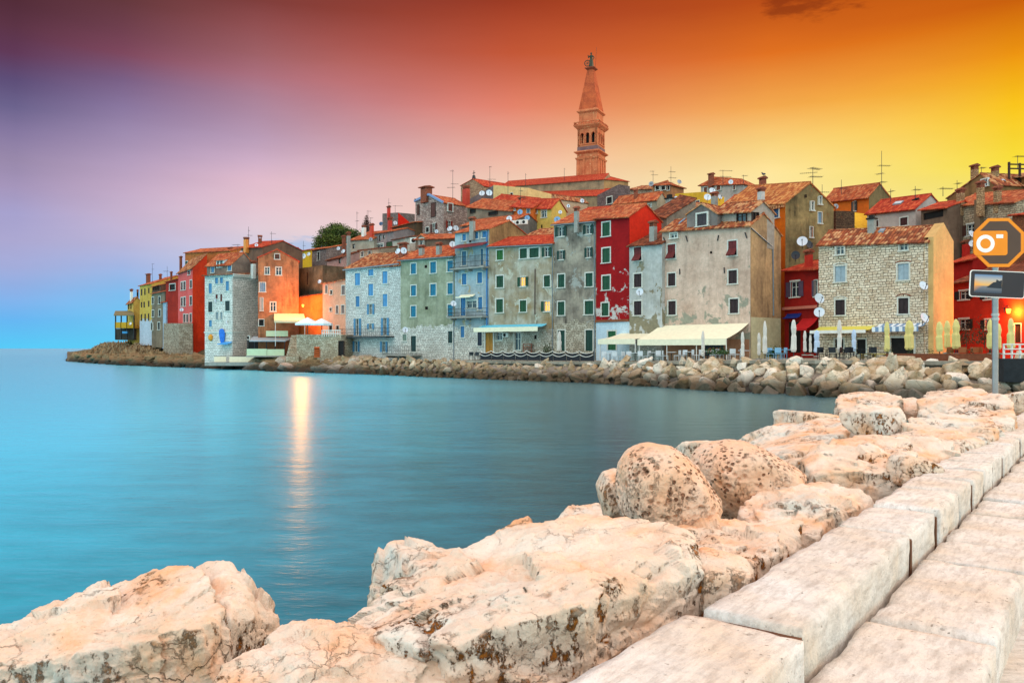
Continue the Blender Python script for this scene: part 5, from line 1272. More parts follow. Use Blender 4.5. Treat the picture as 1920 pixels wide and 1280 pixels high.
# ------------------------------------------------------------------ pale limestone of the foreground
def limestone(holes=False, lichen=.5, cool=.3, cracks=.7, peach=0.0):
    m, t = newmat('limestone')
    g = t.n('ShaderNodeTexCoord').outputs['Object']; oi = t.n('ShaderNodeObjectInfo').outputs['Random']
    w = t.vmath('ADD', g, t.comb(t.math('MULTIPLY', oi, 23.0), t.math('MULTIPLY', oi, 11.0), 0.0))
    n = t.noise(w, 1.2, 7, .62); n2 = t.noise(w, 4.0, 8, .7); n3 = t.noise(w, 22, 4, .7)
    col = t.mix(t.mr(n, .38, .64), lin((238, 224, 208)), lin((236, 200, 168)))
    nb = t.noise(t.vmath('ADD', w, (4.0, 9.0, 2.0)), 1.7, 6, .6)
    col = t.mix(t.mr(nb, .52, .66, 0, .8), col, lin((240, 172, 118)))
    col = t.mix(t.mr(nb, .36, .52, cool, 0), col, lin((214, 220, 212)))
    col = t.mix(t.mr(n2, .3, .6, .5, 0), col, lin((206, 168, 140)))
    if peach: col = t.mix(t.mr(n2, .3, .7, peach, peach * .4), col, lin((240, 176, 136)))
    # fine cracks, broken up by noise
    wd = t.vmath('ADD', w, t.vmath('SCALE', t.noise(w, 2.4, 5, .7, 0, 1), scale=.28))
    vo = t.n('ShaderNodeTexVoronoi', feature='DISTANCE_TO_EDGE'); t.set(vo.inputs['Vector'], wd); vo.inputs['Scale'].default_value = 1.9
    vo2 = t.n('ShaderNodeTexVoronoi', feature='DISTANCE_TO_EDGE'); t.set(vo2.inputs['Vector'], t.vmath('MULTIPLY', wd, (1, 1, 2.2))); vo2.inputs['Scale'].default_value = 5.0
    nm = t.noise(t.vmath('ADD', w, (7.0, 1.0, 5.0)), 1.1, 5, .6)
    ck = t.math('MULTIPLY', t.mr(vo.outputs[0], .0, .011, 1, 0), t.mr(nm, .54, .62))
    ck2 = t.math('MULTIPLY', t.mr(vo2.outputs[0], .0, .04, 1, 0), t.mr(t.noise(t.vmath('ADD', w, (1.0, 5.0, 8.0)), 1.6, 6, .65), .54, .64))
    ckk = t.math('MULTIPLY', t.math('MAXIMUM', ck, ck2), cracks)
    col = t.mix(t.math('MULTIPLY', ckk, .85), col, lin((112, 74, 46)))
    # dark brown weathering crust in clusters
    nz_ = t.math('ABSOLUTE', t.sep(t.n('ShaderNodeNewGeometry').outputs['Normal'])[2])
    cl = t.math('ADD', t.noise(t.vmath('ADD', w, (3.0, 3.0, 1.0)), 1.5, 4, .55), t.math('MULTIPLY', t.math('SUBTRACT', .55, nz_), .16))
    cr = t.math('MULTIPLY', t.mr(t.noise(t.vmath('MULTIPLY', w, (1, 1, .6)), 12.0, 8, .78), .53, .57), t.mr(cl, .48, .57))
    col = t.mix(t.math('MULTIPLY', cr, lichen), col, t.mix(t.mr(n3, .4, .6), lin((78, 50, 24)), lin((168, 100, 32))))
    cr2 = t.mr(t.noise(w, 30, 3, .6), .66, .70)
    col = t.mix(t.math('MULTIPLY', cr2, .45), col, lin((110, 88, 66)))
    h = t.math('SUBTRACT', t.math('ADD', t.math('MULTIPLY', n2, 1.0), t.math('MULTIPLY', n3, .35)), t.math('ADD', t.math('MULTIPLY', ckk, .7), t.math('MULTIPLY', cr, .35)))
    if holes:
        vh = t.n('ShaderNodeTexVoronoi', feature='F1'); t.set(vh.inputs['Vector'], t.vmath('ADD', g, t.vmath('SCALE', t.noise(g, 6.0, 2, .5, 0, 1), scale=.03))); vh.inputs['Scale'].default_value = 19; vh.inputs['Randomness'].default_value = .85
        ms = t.mr(t.noise(g, 3.0, 3), .46, .54)
        hm = t.math('MULTIPLY', t.mr(vh.outputs[0], .28, .36, 1, 0), ms)
        col = t.mix(t.math('MULTIPLY', hm, .85), col, lin((124, 74, 46)))
        h = t.math('SUBTRACT', h, t.math('MULTIPLY', hm, 2.5))
    finish(t, col, .85, h, 1.0, .045, .2)
    return m
LIME = limestone(False, .8, .5, .6); LIME_COOL = limestone(False, .6, .8, .5); LIME_H = limestone(True, .0, .1, .0, .55); LIME_D = limestone(False, 1.0, .35, .3)
def hull_rock(label, pts, bot, mat=None, n=56, amp=.05, k=26.0, seed=1, out=1.06, fs=2.0, ridged=.05):
    top = [PZ(*p) for p in pts]
    c = sum(top, Vector()) / len(top)
    low = [Vector((c.x + (p.x - c.x) * out, c.y + (p.y - c.y) * out, bot)) for p in top]
    allp = top + low
    cen = sum(allp, Vector()) / len(allp)
    bm = bmesh.new()
    for p in allp: bm.verts.new(p - cen)
    bmesh.ops.convex_hull(bm, input=bm.verts)
    bm.normal_update()
    pl = []
    for f in bm.faces:
        nn = f.normal; dist = nn.dot(f.verts[0].co)
        if dist < 0: nn = -nn; dist = -dist
        nn = np.array(nn)
        if all(1 - a[0] @ nn > .004 for a in pl): pl.append((nn, max(dist, .03)))
    ext = [max(abs(v.co[i]) for v in bm.verts) for i in range(3)]
    rc = np.random.RandomState(seed + 50); hv = np.array([tuple(v.co) for v in bm.verts])
    for _ in range(8):
        nn = rc.normal(size=3) * np.array([1, 1, .8]); nn /= np.linalg.norm(nn); sup = (hv @ nn).max(); pl.append((nn, max(.05, sup * rc.uniform(.86, .97))))
    bm.free()
    v, f = rock_mesh('r', pl, [e * .9 for e in ext], n, amp * .8, fs, k * 2.2, seed, ridged, .8, (.24, .04))
    me = np_mesh('boulder', v, f); me.materials.append(mat or LIME)
    o = bpy.data.objects.new('boulder', me); COL.objects.link(o); o.location = cen
    return tag(o, label, 'boulder')
def blob_rock(label, px, py, Y, wpx, hpx, dep, mat=None, n=40, seed=1, amp=.07, k=7.0, chips=7, jit=.25, yaw=0.0, fs=1.6):
    rnd = np.random.RandomState(seed)
    half = (wpx * Y / F / 2, dep / 2, hpx * Y / F / 2)
    v, f = rock_mesh('r', box_planes(half, rnd, chips, jit), half, n, amp, fs, k, seed)
    # keep the wanted overall size
    ext = v.max(0) - v.min(0); v = (v - (v.max(0) + v.min(0)) / 2) * (2 * np.array(half) / ext)
    me = np_mesh('boulder', v, f); me.materials.append(mat or LIME)
    o = bpy.data.objects.new('boulder', me); COL.objects.link(o); o.location = P(px, py, Y); o.rotation_euler.z = yaw
    return tag(o, label, 'boulder')
def outline_rock(label, pts, Y, dep, mat, n, k=9.0, amp=.04, seed=1):
    c = sum((P(a, b, Y) for a, b in pts), Vector()) / len(pts)
    ap = []
    for s, dy in ((1.0, 0), (.62, -dep * .5), (.7, dep * .5), (.9, -dep * .3), (.92, dep * .3)):
        for a, b in pts:
            p = P(a, b, Y); ap.append(Vector((c.x + (p.x - c.x) * s, Y + dy, c.z + (p.z - c.z) * s)))
    bm = bmesh.new()
    for p in ap: bm.verts.new(p - c)
    bmesh.ops.convex_hull(bm, input=bm.verts); bm.normal_update()
    pl = []
    for f in bm.faces:
        nn = np.array(f.normal); dist = float(f.normal.dot(f.verts[0].co))
        if dist < 0: nn, dist = -nn, -dist
        if all(1 - a[0] @ nn > .01 for a in pl): pl.append((nn, max(dist, .05)))
    ext = [max(abs(v.co[i]) for v in bm.verts) for i in range(3)]; bm.free()
    v, f = rock_mesh('r', pl, ext, n, amp, 2.0, k * 2.2, seed)
    me = np_mesh('boulder', v, f); me.materials.append(mat)
    o = bpy.data.objects.new('boulder', me); COL.objects.link(o); o.location = c
    return tag(o, label, 'boulder')
hull_rock('largest pale boulder at the lower left with an orange top', [(-70, 1195, 1.1), (130, 1118, 1.25), (270, 1066, 1.38), (350, 1068, 1.42), (436, 1150, 1.34), (428, 1172, 1.3), (60, 1236, 1.18), (-70, 1262, 1.1)], .2, LIME, 120, .045, 30, 3)
hull_rock('cracked pointed boulder right of the largest lower left boulder', [(345, 1062, 1.4), (415, 1038, 1.5), (436, 1042, 1.48), (475, 1105, 1.36), (528, 1166, 1.1), (520, 1200, 1.0), (440, 1235, 1.0), (425, 1160, 1.3)], .1, LIME_D, 60, .04, 30, 4, 1.03)
hull_rock('low pink boulder at the bottom edge with an ochre crusted corner', [(390, 1275, 1.3), (552, 1146, 1.42), (600, 1170, 1.46), (760, 1190, 1.42), (850, 1240, 1.34), (880, 1330, 1.25), (640, 1420, 1.2), (340, 1360, 1.2)], .3, LIME_D, 110, .045, 24, 5)
hull_rock('huge pale pink block in the middle of the foreground with crusted front', [(606, 1168, 1.28), (760, 1085, 1.5), (985, 980, 1.7), (1070, 962, 1.72), (1240, 985, 1.73), (1295, 1012, 1.7), (1316, 1075, 1.56), (1080, 1135, 1.64), (850, 1205, 1.5), (640, 1190, 1.34)], .45, LIME_D, 150, .04, 34, 6, 1.02)
hull_rock('pointed smooth pale boulder standing at the water behind the huge block', [(690, 1128, .5), (711, 1002, 1.06), (758, 1003, 1.05), (930, 1048, .85), (900, 1090, .7), (790, 1064, .98)], -.4, LIME_COOL, 44, .03, 30, 7, 1.05)
hull_rock('small white rock at the water behind the huge block', [(890, 1034, .75), (936, 990, 1.02), (988, 968, 1.08), (1016, 985, 1.08), (980, 1050, .8)], -.4, LIME_COOL, 36, .04, 20, 8)
hull_rock('low flat rock left of the porous boulder', [(1040, 985, .95), (1060, 945, 1.05), (1120, 941, 1.08), (1150, 960, 1.05), (1135, 1000, .95)], -.2, LIME, 32, .04, 20, 9)
outline_rock('small upright tan boulder at the left side of the porous boulder', [(1117, 912), (1130, 884), (1160, 878), (1182, 920), (1170, 972), (1132, 972)], 8.4, .6, LIME, 36, seed=10)
b6 = outline_rock('large rounded porous boulder full of round holes', [(1157, 958), (1156, 880), (1176, 845), (1215, 829), (1266, 836), (1306, 870), (1352, 938), (1346, 970), (1295, 995), (1230, 998), (1172, 978)], 7.3, 1.1, LIME_H, 120, seed=24)
b7 = outline_rock('second porous boulder with yellow side behind the first', [(1292, 868), (1318, 836), (1375, 822), (1432, 838), (1472, 866), (1502, 880), (1500, 908), (1440, 922), (1400, 955), (1360, 975), (1318, 945)], 8.6, 1.2, LIME_H, 90, seed=33)
def dig(o, cnt, seed, r0, r1):      # bore real round pits into the porous boulders
    rnd = np.random.RandomState(seed); me = o.data
    v = np.empty(len(me.vertices) * 3); me.vertices.foreach_get('co', v); v = v.reshape(-1, 3)
    nrm = v / np.linalg.norm(v, axis=1)[:, None]
    cand = v[(nrm[:, 1] < .3) & (v[:, 2] < v[:, 2].max() * .8)]
    src = v.copy(); c = []
    while len(c) < cnt:
        p = cand[rnd.randint(len(cand))]
        if pnoise(p[None] * 3.2 + seed)[0] < -.08: continue
        if all(np.linalg.norm(p - a) > .045 for a in c): c.append(p)
        elif rnd.rand() < .02: cnt -= 1
    for p in c:
        r = rnd.uniform(r0, r1); d = np.linalg.norm(src - p, axis=1); k = d < r
        v[k] -= nrm[k] * (r * 1.5 * np.sqrt(np.maximum(0, 1 - (d[k] / r) ** 2)))[:, None]
    me.vertices.foreach_set('co', v.ravel()); me.update()
dig(b6, 150, 2, .016, .03); dig(b7, 110, 5, .016, .03)
blob_rock('small brown boulder peeping out behind the second porous boulder', 1312, 852, 10, 84, 62, .7, LIME_D, 30, 12)
hull_rock('wide flat white slab beside the kerb in front of the second porous boulder', [(1368, 962, 1.45), (1395, 930, 1.55), (1440, 912, 1.6), (1530, 905, 1.63), (1628, 922, 1.6), (1644, 945, 1.48), (1560, 968, 1.52), (1530, 1018, 1.36), (1400, 978, 1.45)], .7, LIME_COOL, 60, .05, 24, 13, 1.02)
hull_rock('flat crusted boulder between the huge block and the kerb', [(1262, 985, 1.5), (1300, 963, 1.55), (1500, 982, 1.55), (1510, 1015, 1.48), (1415, 1058, 1.48), (1310, 1042, 1.5)], .4, LIME_D, 90, .05, 26, 14, 1.0)
hull_rock('square pale block with cracked pink front behind the flat white slab', [(1508, 846, 1.72), (1530, 828, 1.78), (1620, 815, 1.8), (1705, 822, 1.8), (1716, 850, 1.68), (1702, 882, 1.58), (1520, 884, 1.62)], .6, LIME_D, 64, .04, 28, 15, 1.02)
hull_rock('long grey white slab sloping to the water', [(1376, 828, 1.1), (1430, 798, 1.35), (1500, 783, 1.52), (1582, 780, 1.58), (1592, 805, 1.6), (1490, 858, 1.48), (1440, 850, 1.4)], .3, LIME_COOL, 56, .05, 24, 16)
blob_rock('small brown jagged boulder between the grey slab and the pale blocks', 1640, 793, 13.2, 96, 62, .9, LIME_D, 36, 17)
hull_rock('pale flat topped block behind the cracked square block', [(1622, 818, 1.74), (1680, 802, 1.8), (1790, 806, 1.8), (1814, 832, 1.7), (1790, 862, 1.58), (1720, 866, 1.58)], .7, LIME, 50, .05, 24, 18, 1.02)
hull_rock('pale rounded block touching the kerb below the biggest far boulder', [(1688, 796, 1.8), (1760, 776, 1.85), (1850, 778, 1.85), (1880, 800, 1.76), (1832, 838, 1.62), (1800, 832, 1.68)], .8, LIME_COOL, 50, .05, 24, 19, 1.02)
hull_rock('brown crusted boulder standing highest at the far left end of the pier rocks', [(1567, 748, 1.86), (1598, 735, 1.96), (1650, 734, 1.99), (1690, 746, 1.93), (1690, 768, 1.76), (1574, 772, 1.7)], .9, LIME_D, 44, .06, 20, 20, 1.03)
hull_rock('biggest far boulder with long cracks in front of the sign pole', [(1722, 752, 1.96), (1750, 729, 2.1), (1800, 724, 2.12), (1882, 742, 2.06), (1906, 762, 1.98), (1900, 798, 1.7), (1870, 804, 1.66), (1728, 782, 1.7)], .8, LIME, 64, .035, 30, 21, 1.01)
blob_rock('pink boulder at the foot of the sign pole', 1892, 756, 18.5, 120, 62, 1.6, LIME_D, 44, 23, .05, 9)
blob_rock('low orange boulder at the water left of the highest brown boulder', 1520, 790, 16.5, 110, 44, 1.4, LIME, 36, 24)
blob_rock('small orange boulder in the gap left of the biggest far boulder', 1706, 768, 17.5, 50, 44, .8, LIME, 28, 25)
blob_rock('rusty boulder wedged between the pale blocks and the kerb', 1705, 885, 9.3, 90, 70, .6, LIME_D, 32, 26)
blob_rock('dark gap filling boulder between huge block and flat crusted boulder', 1345, 1090, 5.35, 130, 110, .6, LIME_COOL, 36, 27)
blob_rock('brown boulder in the gap behind the cracked square block', 1500, 880, 10.3, 120, 60, .9, LIME_D, 32, 28)

# rubble bank under the foreground boulders
O2 = Vector((1.02, 4.31, 0)); DV = Vector((.6078, .7941, 0)); PV = Vector((.7941, -.6078, 0))
def pk(s, w, z): 
    p = O2 + DV * s + PV * w; return (p.x, p.y, z)
ss = np.linspace(-9, 44, 160); ws = np.linspace(-4.4, .1, 26)
v = np.array([pk(a, b, 0) for a in ss for b in ws]); Wv = np.tile(ws, len(ss))
pz = v.copy()
v[:, 2] = 1.0 + Wv * .42 + .10 * fbm(pz * 1.5, 4)
I, J = np.meshgrid(np.arange(len(ss) - 1), np.arange(len(ws) - 1), indexing='ij'); I = I.ravel(); J = J.ravel(); n = len(ws)
me = np_mesh('rubble_bank', v, np.stack([I * n + J, (I + 1) * n + J, (I + 1) * n + J + 1, I * n + J + 1], 1)); me.materials.append(wetrock((150, 118, 88), (110, 86, 64), -.1, .7, 2.0))
o = bpy.data.objects.new('rubble_bank', me); COL.objects.link(o); struct(o)

# ------------------------------------------------------------------ pier: stepped kerb of cut stone
KZ, LZ, PZ0 = 1.6, 1.35, 1.08
def cut_stone():
    m, t = newmat('cut_stone')
    g = t.n('ShaderNodeTexCoord').outputs['Object']; oi = t.n('ShaderNodeObjectInfo').outputs['Random']
    w = t.vmath('ADD', g, t.comb(t.math('MULTIPLY', oi, 19.0), t.math('MULTIPLY', oi, 7.0), 0.0))
    n = t.noise(w, 1.5, 7, .6); n2 = t.noise(w, 6, 8, .72); n3 = t.noise(w, 40, 3, .7)
    col = t.mix(t.mr(n, .35, .66), lin((236, 234, 230)), lin((222, 204, 184)))
    col = t.mix(t.mr(n2, .34, .56, .5, 0), col, lin((162, 150, 138)))
    col = t.mix(t.mr(oi, 0, 1, 0, .3), col, lin((200, 196, 190)))
    gr = t.noise(t.vmath('MULTIPLY', w, (5.0, 22.0, 16.0)), 1.0, 5, .7)
    col = t.mix(t.mr(gr, .45, .68, 0, .5), col, lin((152, 138, 124)))
    pit = t.mr(t.noise(w, 26, 4, .6), .67, .71); col = t.mix(t.math('MULTIPLY', pit, .55), col, lin((112, 84, 58)))
    pit2 = t.math('MULTIPLY', t.mr(t.noise(w, 9, 7, .75), .63, .67), t.mr(n, .5, .6)); col = t.mix(t.math('MULTIPLY', pit2, .6), col, lin((120, 78, 44)))
    finish(t, col, .85, t.math('SUBTRACT', t.math('ADD', n2, t.math('MULTIPLY', n3, .5)), t.math('ADD', pit, pit2)), .7, .025, .2)
    return m
CUT = cut_stone()
pier = thing('pier', 'stepped pier edge of worn pale cut stone blocks', 'pier', O2, math.atan2(DV.y, DV.x)); pier['kind'] = 'structure'
def stone_block(s0, s1, w0, w1, zb, zt, seed, name):
    """rounded, worn block in pier coordinates (x along, -y towards the pavement)"""
    nx = max(6, int((s1 - s0) / .06)); ny = max(5, int((w1 - w0) / .06)); nz = max(4, int((zt - zb) / .05))
    L, Wd, H = s1 - s0, w1 - w0, zt - zb
    bm = bmesh.new(); bmesh.ops.create_cube(bm, size=1)
    bm.free()
    vs = {}; fs = []; vl = []
    def vid(i, j, k):
        if (i, j, k) not in vs: vs[(i, j, k)] = len(vl); vl.append((i / nx, j / ny, k / nz))
        return vs[(i, j, k)]
    for i in range(nx):
        for j in range(ny):
            fs.append((vid(i, j, nz), vid(i + 1, j, nz), vid(i + 1, j + 1, nz), vid(i, j + 1, nz)))
    for k in range(nz):
        for i in range(nx):
            fs.append((vid(i, 0, k), vid(i + 1, 0, k), vid(i + 1, 0, k + 1), vid(i, 0, k + 1))); fs.append((vid(i + 1, ny, k), vid(i, ny, k), vid(i, ny, k + 1), vid(i + 1, ny, k + 1)))
        for j in range(ny):
            fs.append((vid(0, j + 1, k), vid(0, j, k), vid(0, j, k + 1), vid(0, j + 1, k + 1))); fs.append((vid(nx, j, k), vid(nx, j + 1, k), vid(nx, j + 1, k + 1), vid(nx, j, k + 1)))
    a = np.array(vl)
    p = np.stack([s0 + a[:, 0] * L, -(w1 - a[:, 1] * Wd), zb + a[:, 2] * H], 1)
    # round the edges: pull points inside a rounded box of radius r
    r = .022; c = np.array([(s0 + s1) / 2, -(w0 + w1) / 2, (zb + zt) / 2]); h = np.array([L, Wd, H]) / 2
    q_ = p - c; inn = np.clip(q_, -(h - r), h - r); dv = q_ - inn; ln = np.linalg.norm(dv, axis=1); k = ln > 1e-6
    q_[k] = inn[k] + dv[k] / ln[k, None] * np.minimum(ln[k], r)[:, None]
    p = q_ + c
    nn = dv / np.maximum(ln, 1e-6)[:, None]
    wp = p + seed * 2.7
    p += nn * ((fbm(wp * 2.2, 3) * .010 + fbm(wp * 7, 4) * .006))[:, None]
    edge = (ln > r * 1.05)
    p[edge] -= nn[edge] * np.maximum(0, fbm(wp[edge] * 1.7, 5) * .045)[:, None]
    me = np_mesh(name, p, np.array(fs)); me.materials.append(CUT)
    o = bpy.data.objects.new(name, me); COL.objects.link(o); o.parent = pier
    return o
js = [-5.6, -3.4, -1.75, 0, 2.61, 3.63, 4.77, 5.64, 6.49, 7.3, 8.3, 9.56, 10.6, 11.95, 13.1, 14.3, 15.6, 16.8, 18.2, 19.6, 21, 22.6, 24, 25.5, 27, 28.5, 30]
rr = random.Random(4)
for i, (a, b) in enumerate(zip(js[:-1], js[1:])):
    zt = KZ + (rr.uniform(-.012, .012)) + (-.035 if b <= 0 else 0)
    stone_block(a + .02, b - .02, rr.uniform(-.02, .01) - (.09 if b <= 0 else 0), .53 + (rr.uniform(-.01, .015)) + (.03 if b <= 0 else 0), .7, zt, i, 'kerb_block')
jl = [-5, -2.6, -.7, 1.15, 2.91, 3.73, 5.2, 6.1, 7.4, 8.6, 10, 11.3, 12.6, 14, 15.5, 17, 18.6, 20.2, 22, 24, 26, 28, 30]
for i, (a, b) in enumerate(zip(jl[:-1], jl[1:])):
    stone_block(a + .018, b - .018, .56, 1.24 + rr.uniform(-.01, .015), .6, LZ + rr.uniform(-.012, .01), 40 + i, 'step_block')
mb = MB()
for b in js[1:-1]: mb.box(b - .03, b + .03, -.525, -.01, .8, KZ - .05); mb.box(b - .03, b + .03, -.528, -.52, .8, KZ - .06)
for b in jl[1:-1]: mb.box(b - .03, b + .03, -1.225, -.57, .8, LZ - .035)
mb.build('joint', paint((96, 60, 38), .9, .35, sc=5), pier)
mb = MB(); mb.face([pk(-9, 1.22, PZ0), pk(-9, 40, PZ0), pk(60, 40, PZ0), pk(60, 1.22, PZ0)]); struct(mb.build('pavement', CUT))
mb = MB(); mb.face([pk(-9, .02, .95), pk(-9, 1.24, .95), pk(60, 1.24, .95), pk(60, .02, .95)]); struct(mb.build('pier_core', paint((150, 110, 78), .9, .3)))

# ------------------------------------------------------------------ lamps that are lit in the photograph
def wall_lamp(label, px, py, Y, power, out=.5, size=.16, rad=.2):
    p = P(px, py, Y)
    o = thing('wall_lamp', label, 'street lamp', p)
    mb = MB(); mb.path([(0, out, .1), (0, out * .5, .42), (0, 0, .36)], .025); mb.cyl((0, 0, .36), (0, 0, .24), .03); mb.cyl((0, out, -.1), (0, out, .3), .05)
    mb.lathe([(.17, .17), (.12, .24), (.02, .3)], 8); mb.build('bracket', IRON, o)
    mb = MB(); mb.lathe([(size * .6, -.18), (size, .05), (size * .95, .17)], 10); mb.build('lantern', emit((255, 150, 46), 8), o)
    l = bpy.data.lights.new('lamp_light', 'POINT'); l.energy = power; l.color = (1.0, .29, .035); l.shadow_soft_size = rad
    lo = bpy.data.objects.new('lamp_light', l); COL.objects.link(lo); lo.parent = o; lo.location = (0, -.35 - rad * .8, -.1)
    return o
wall_lamp('lit wall lamp glowing orange in the alley beside the brown gable house', 568, 573, 112.2, LAMP_A, rad=.55)
wall_lamp('lit wall lamp on the red house at the right edge', 1891, 583, 59.8, LAMP_B)

# ------------------------------------------------------------------ awnings, canopies, terraces
def awning(label, h, z, x0, x1, yt, yb, out, mat, cat='awning', valance=.25, posts=0, ground=None, trim=None):
    """sloping cloth on the facade of house h between two pixel rows"""
    a = h.hit('F', *q(z, x0, yt)); b = h.hit('F', *q(z, x1, yt)); zt = (a[1] + b[1]) / 2
    o_ = h.frame @ Vector(((a[0] + b[0]) / 2, -out, 0))
    zb = CH - (qy(z, yb) - HY) / F * o_.y - h.base
    o = thing('awning', label, cat, h.frame @ Vector((a[0], 0, zb)), math.atan2(h.u.y, h.u.x))
    wd = b[0] - a[0]; dz = zt - zb
    mb = MB(); n = 14
    for i in range(n):      # slightly sagging cloth with thickness
        for j in range(6):
            def pt(i_, j_, e):
                s = i_ / n; k = j_ / 6
                return (s * wd, -out * k - .01, dz * (1 - k) - .10 * math.sin(math.pi * k) * (1 + .3 * math.sin(s * 9)) + e)
            mb.hexa([pt(i, j, 0), pt(i + 1, j, 0), pt(i + 1, j + 1, 0), pt(i, j + 1, 0), pt(i, j, .02), pt(i + 1, j, .02), pt(i + 1, j + 1, .02), pt(i, j + 1, .02)])
    mb.build('cloth', mat, o)
    if valance:
        mb = MB()
        k = 2 * max(2, int(wd / .5))
        for i in range(k):
            s0, s1 = wd * i / k, wd * (i + 1) / k
            zl = -valance + .03 * (i % 2); mb.hexa([(s0, -out - .03, zl), (s1, -out - .03, -valance + .03 * ((i + 1) % 2)), (s1, -out - .015, -valance), (s0, -out - .015, -valance), (s0, -out - .03, .03), (s1, -out - .03, .03), (s1, -out - .015, .03), (s0, -out - .015, .03)])
        mb.build('valance', trim or mat, o)
    for i in range(posts):
        mb = MB(); s = wd * (i + .04) / max(1, posts - 1) if posts > 1 else wd / 2
        s = min(s, wd - .06); g = (ground - (zb + h.base)) if ground is not None else -2.2
        mb.cyl((s, -out + .08, g), (s, -out + .08, .0), .04); mb.build('post', WHITE, o)
    return o
def stripes(c1, c2, per):
    m, t = newmat('striped_cloth'); x = t.sep(t.n('ShaderNodeTexCoord').outputs['Object'])[0]
    k = t.math('GREATER_THAN', t.math('FRACT', t.math('DIVIDE', x, per)), .5)
    finish(t, t.mix(k, lin(c1), lin(c2)), .8); return m
awning('wide cream restaurant canopy along the foot of the big pink house', PKH, 5, 342, 985, 925, 1032, 3.2, CREAM, 'canopy', .5, 4, 2.05)
awning('lower left bay of the cream canopy in front of the pale grey house', PKH, 5, 60, 330, 985, 1032, 3.3, CREAM, 'canopy', .45, 2, 2.0)
awning('long blue topped cream awning of the grey house with the red roof', RRH, 4, 22, 486, 925, 945, 1.6, paint((100, 190, 214), .8, .05), 'awning', .45, 0, None, CREAM)
awning('yellow awning with white edge on the rubble stone house', STH, 6, 375, 778, 940, 968, 1.5, paint((216, 202, 90), .8, .06), 'awning', .22, 0, None, WHITE)
awning('blue and white striped awning over the shopfront of the rubble stone house', STH, 6, 815, 1150, 918, 942, 1.3, stripes((226, 230, 232), (120, 146, 176), .5), 'awning', .35)
awning('bright red awning of the small dark red house', SRH, 6, 250, 366, 880, 955, 1.2, paint((190, 24, 26), .8, .08), 'awning', .15)
awning('dark blue sign board awning above the door of the small dark red house', SRH, 6, 140, 246, 846, 876, .5, paint((24, 44, 120), .8, .1), 'awning', .05)
awning('small cloth awning over the pale blue balcony door', BLH, 3, 976, 1085, 690, 706, .9, CREAM, 'awning', .1)
awning('yellow cream upper restaurant awning on the brown gable house', BRH, 2, 575, 800, 832, 884, 4.5, paint((224, 208, 166), .8, .08), 'awning', .3, 2, 3.3)

# waterside restaurant with the grey canopy
def vbox_at(o, mb, px0, px1, py0, py1, Y0, Y1):
    c = [P(px0, py1, Y0), P(px1, py1, Y0), None, None, P(px0, py0, Y0), P(px1, py0, Y0), None, None]
    for i, j in ((2, 1), (3, 0), (6, 5), (7, 4)): c[i] = c[j] + Vector((0, Y1 - Y0, 0))
    mb.hexa([k - o.location for k in c])
def px_thing(name, label, cat, px, py, Y, group=None):
    return thing(name, label, cat, P(px, py, Y), 0, group)
Z2 = lambda x, y: q(2, x, y)
o = px_thing('pavilion', 'waterside dining pavilion with grey canopy and pale green panels', 'pavilion', 505, 672, 112)
def z2box(o, mat, name, x0, x1, y0, y1, Y0, Y1):
    mb = MB(); a = Z2(x0, y0); b = Z2(x1, y1); vbox_at(o, mb, a[0], b[0], a[1], b[1], Y0, Y1); return mb.build(name, mat, o)
PGR = paint((206, 216, 176), .8, .06)
z2box(o, PGR, 'panel', 370, 520, 1095, 1146, 110.5, 110.6); z2box(o, PGR, 'panel', 523, 652, 1098, 1146, 110.5, 110.6)
mb = MB(); c = [P(*Z2(388, 1034), 110), P(*Z2(660, 1034), 110), P(*Z2(752, 1006), 114.5), P(*Z2(420, 1000), 114.5)]
mb.hexa([k - o.location - Vector((0, 0, .12)) for k in c] + [k - o.location for k in c]); mb.build('canopy', paint((160, 170, 176), .6, .1), o)
for x in (372, 425, 515, 580, 652): z2box(o, IRON, 'post', x, x + 5, 1030, 1146, 110.62, 110.7)
z2box(o, CONC, 'floor', 365, 660, 1146, 1156, 110.4, 115); z2box(o, DARK, 'back_wall', 380, 660, 1030, 1146, 114.8, 115)
o = px_thing('screen_panel', 'pale green cloth panel along the upper restaurant terrace', 'panel', 520, 628, 113); z2box(o, PGR, 'cloth', 515, 680, 960, 1002, 113, 113.05)
z2box(o, IRON, 'frame', 513, 682, 1002, 1005, 113.06, 113.12)
o = px_thing('screen_panel', 'short pale banner at the foot of the white stone corner house', 'panel', 412, 680, 115.5); z2box(o, CREAM, 'cloth', 125, 216, 1152, 1198, 115.5, 115.56); z2box(o, IRON, 'frame', 124, 217, 1148, 1152, 115.5, 115.58)
o = px_thing('screen_panel', 'long pale banner at the foot of the white stone corner house', 'panel', 457, 680, 113.5); z2box(o, CREAM, 'cloth', 240, 461, 1153, 1199, 113.5, 113.56); z2box(o, IRON, 'frame', 239, 462, 1149, 1153, 113.5, 113.58)
o = px_thing('sea_wall', 'low concrete sea wall under the white stone corner house', 'wall', 400, 690, 116.5); z2box(o, CONC, 'wall', 55, 500, 1196, 1222, 112, 117)
h = House('terrace_wall', 'rubble stone retaining wall under the parasol terrace', (556, 106), (640, 102), (627, 627), .2, masonry((206, 190, 164), (160, 140, 112), (90, 76, 62), .45, .2), 'flat', depth=9, cat='wall')
h.win('F', 2, 1062, 1035, 1105, 1180, 'd', trim=False); h.finish()
o = px_thing('stone_stairs', 'worn stone steps beside the waterside restaurant', 'stairs', 548, 672, 110)
STEPM = masonry((206, 190, 164), (160, 140, 112), (90, 76, 62), .45, .2)
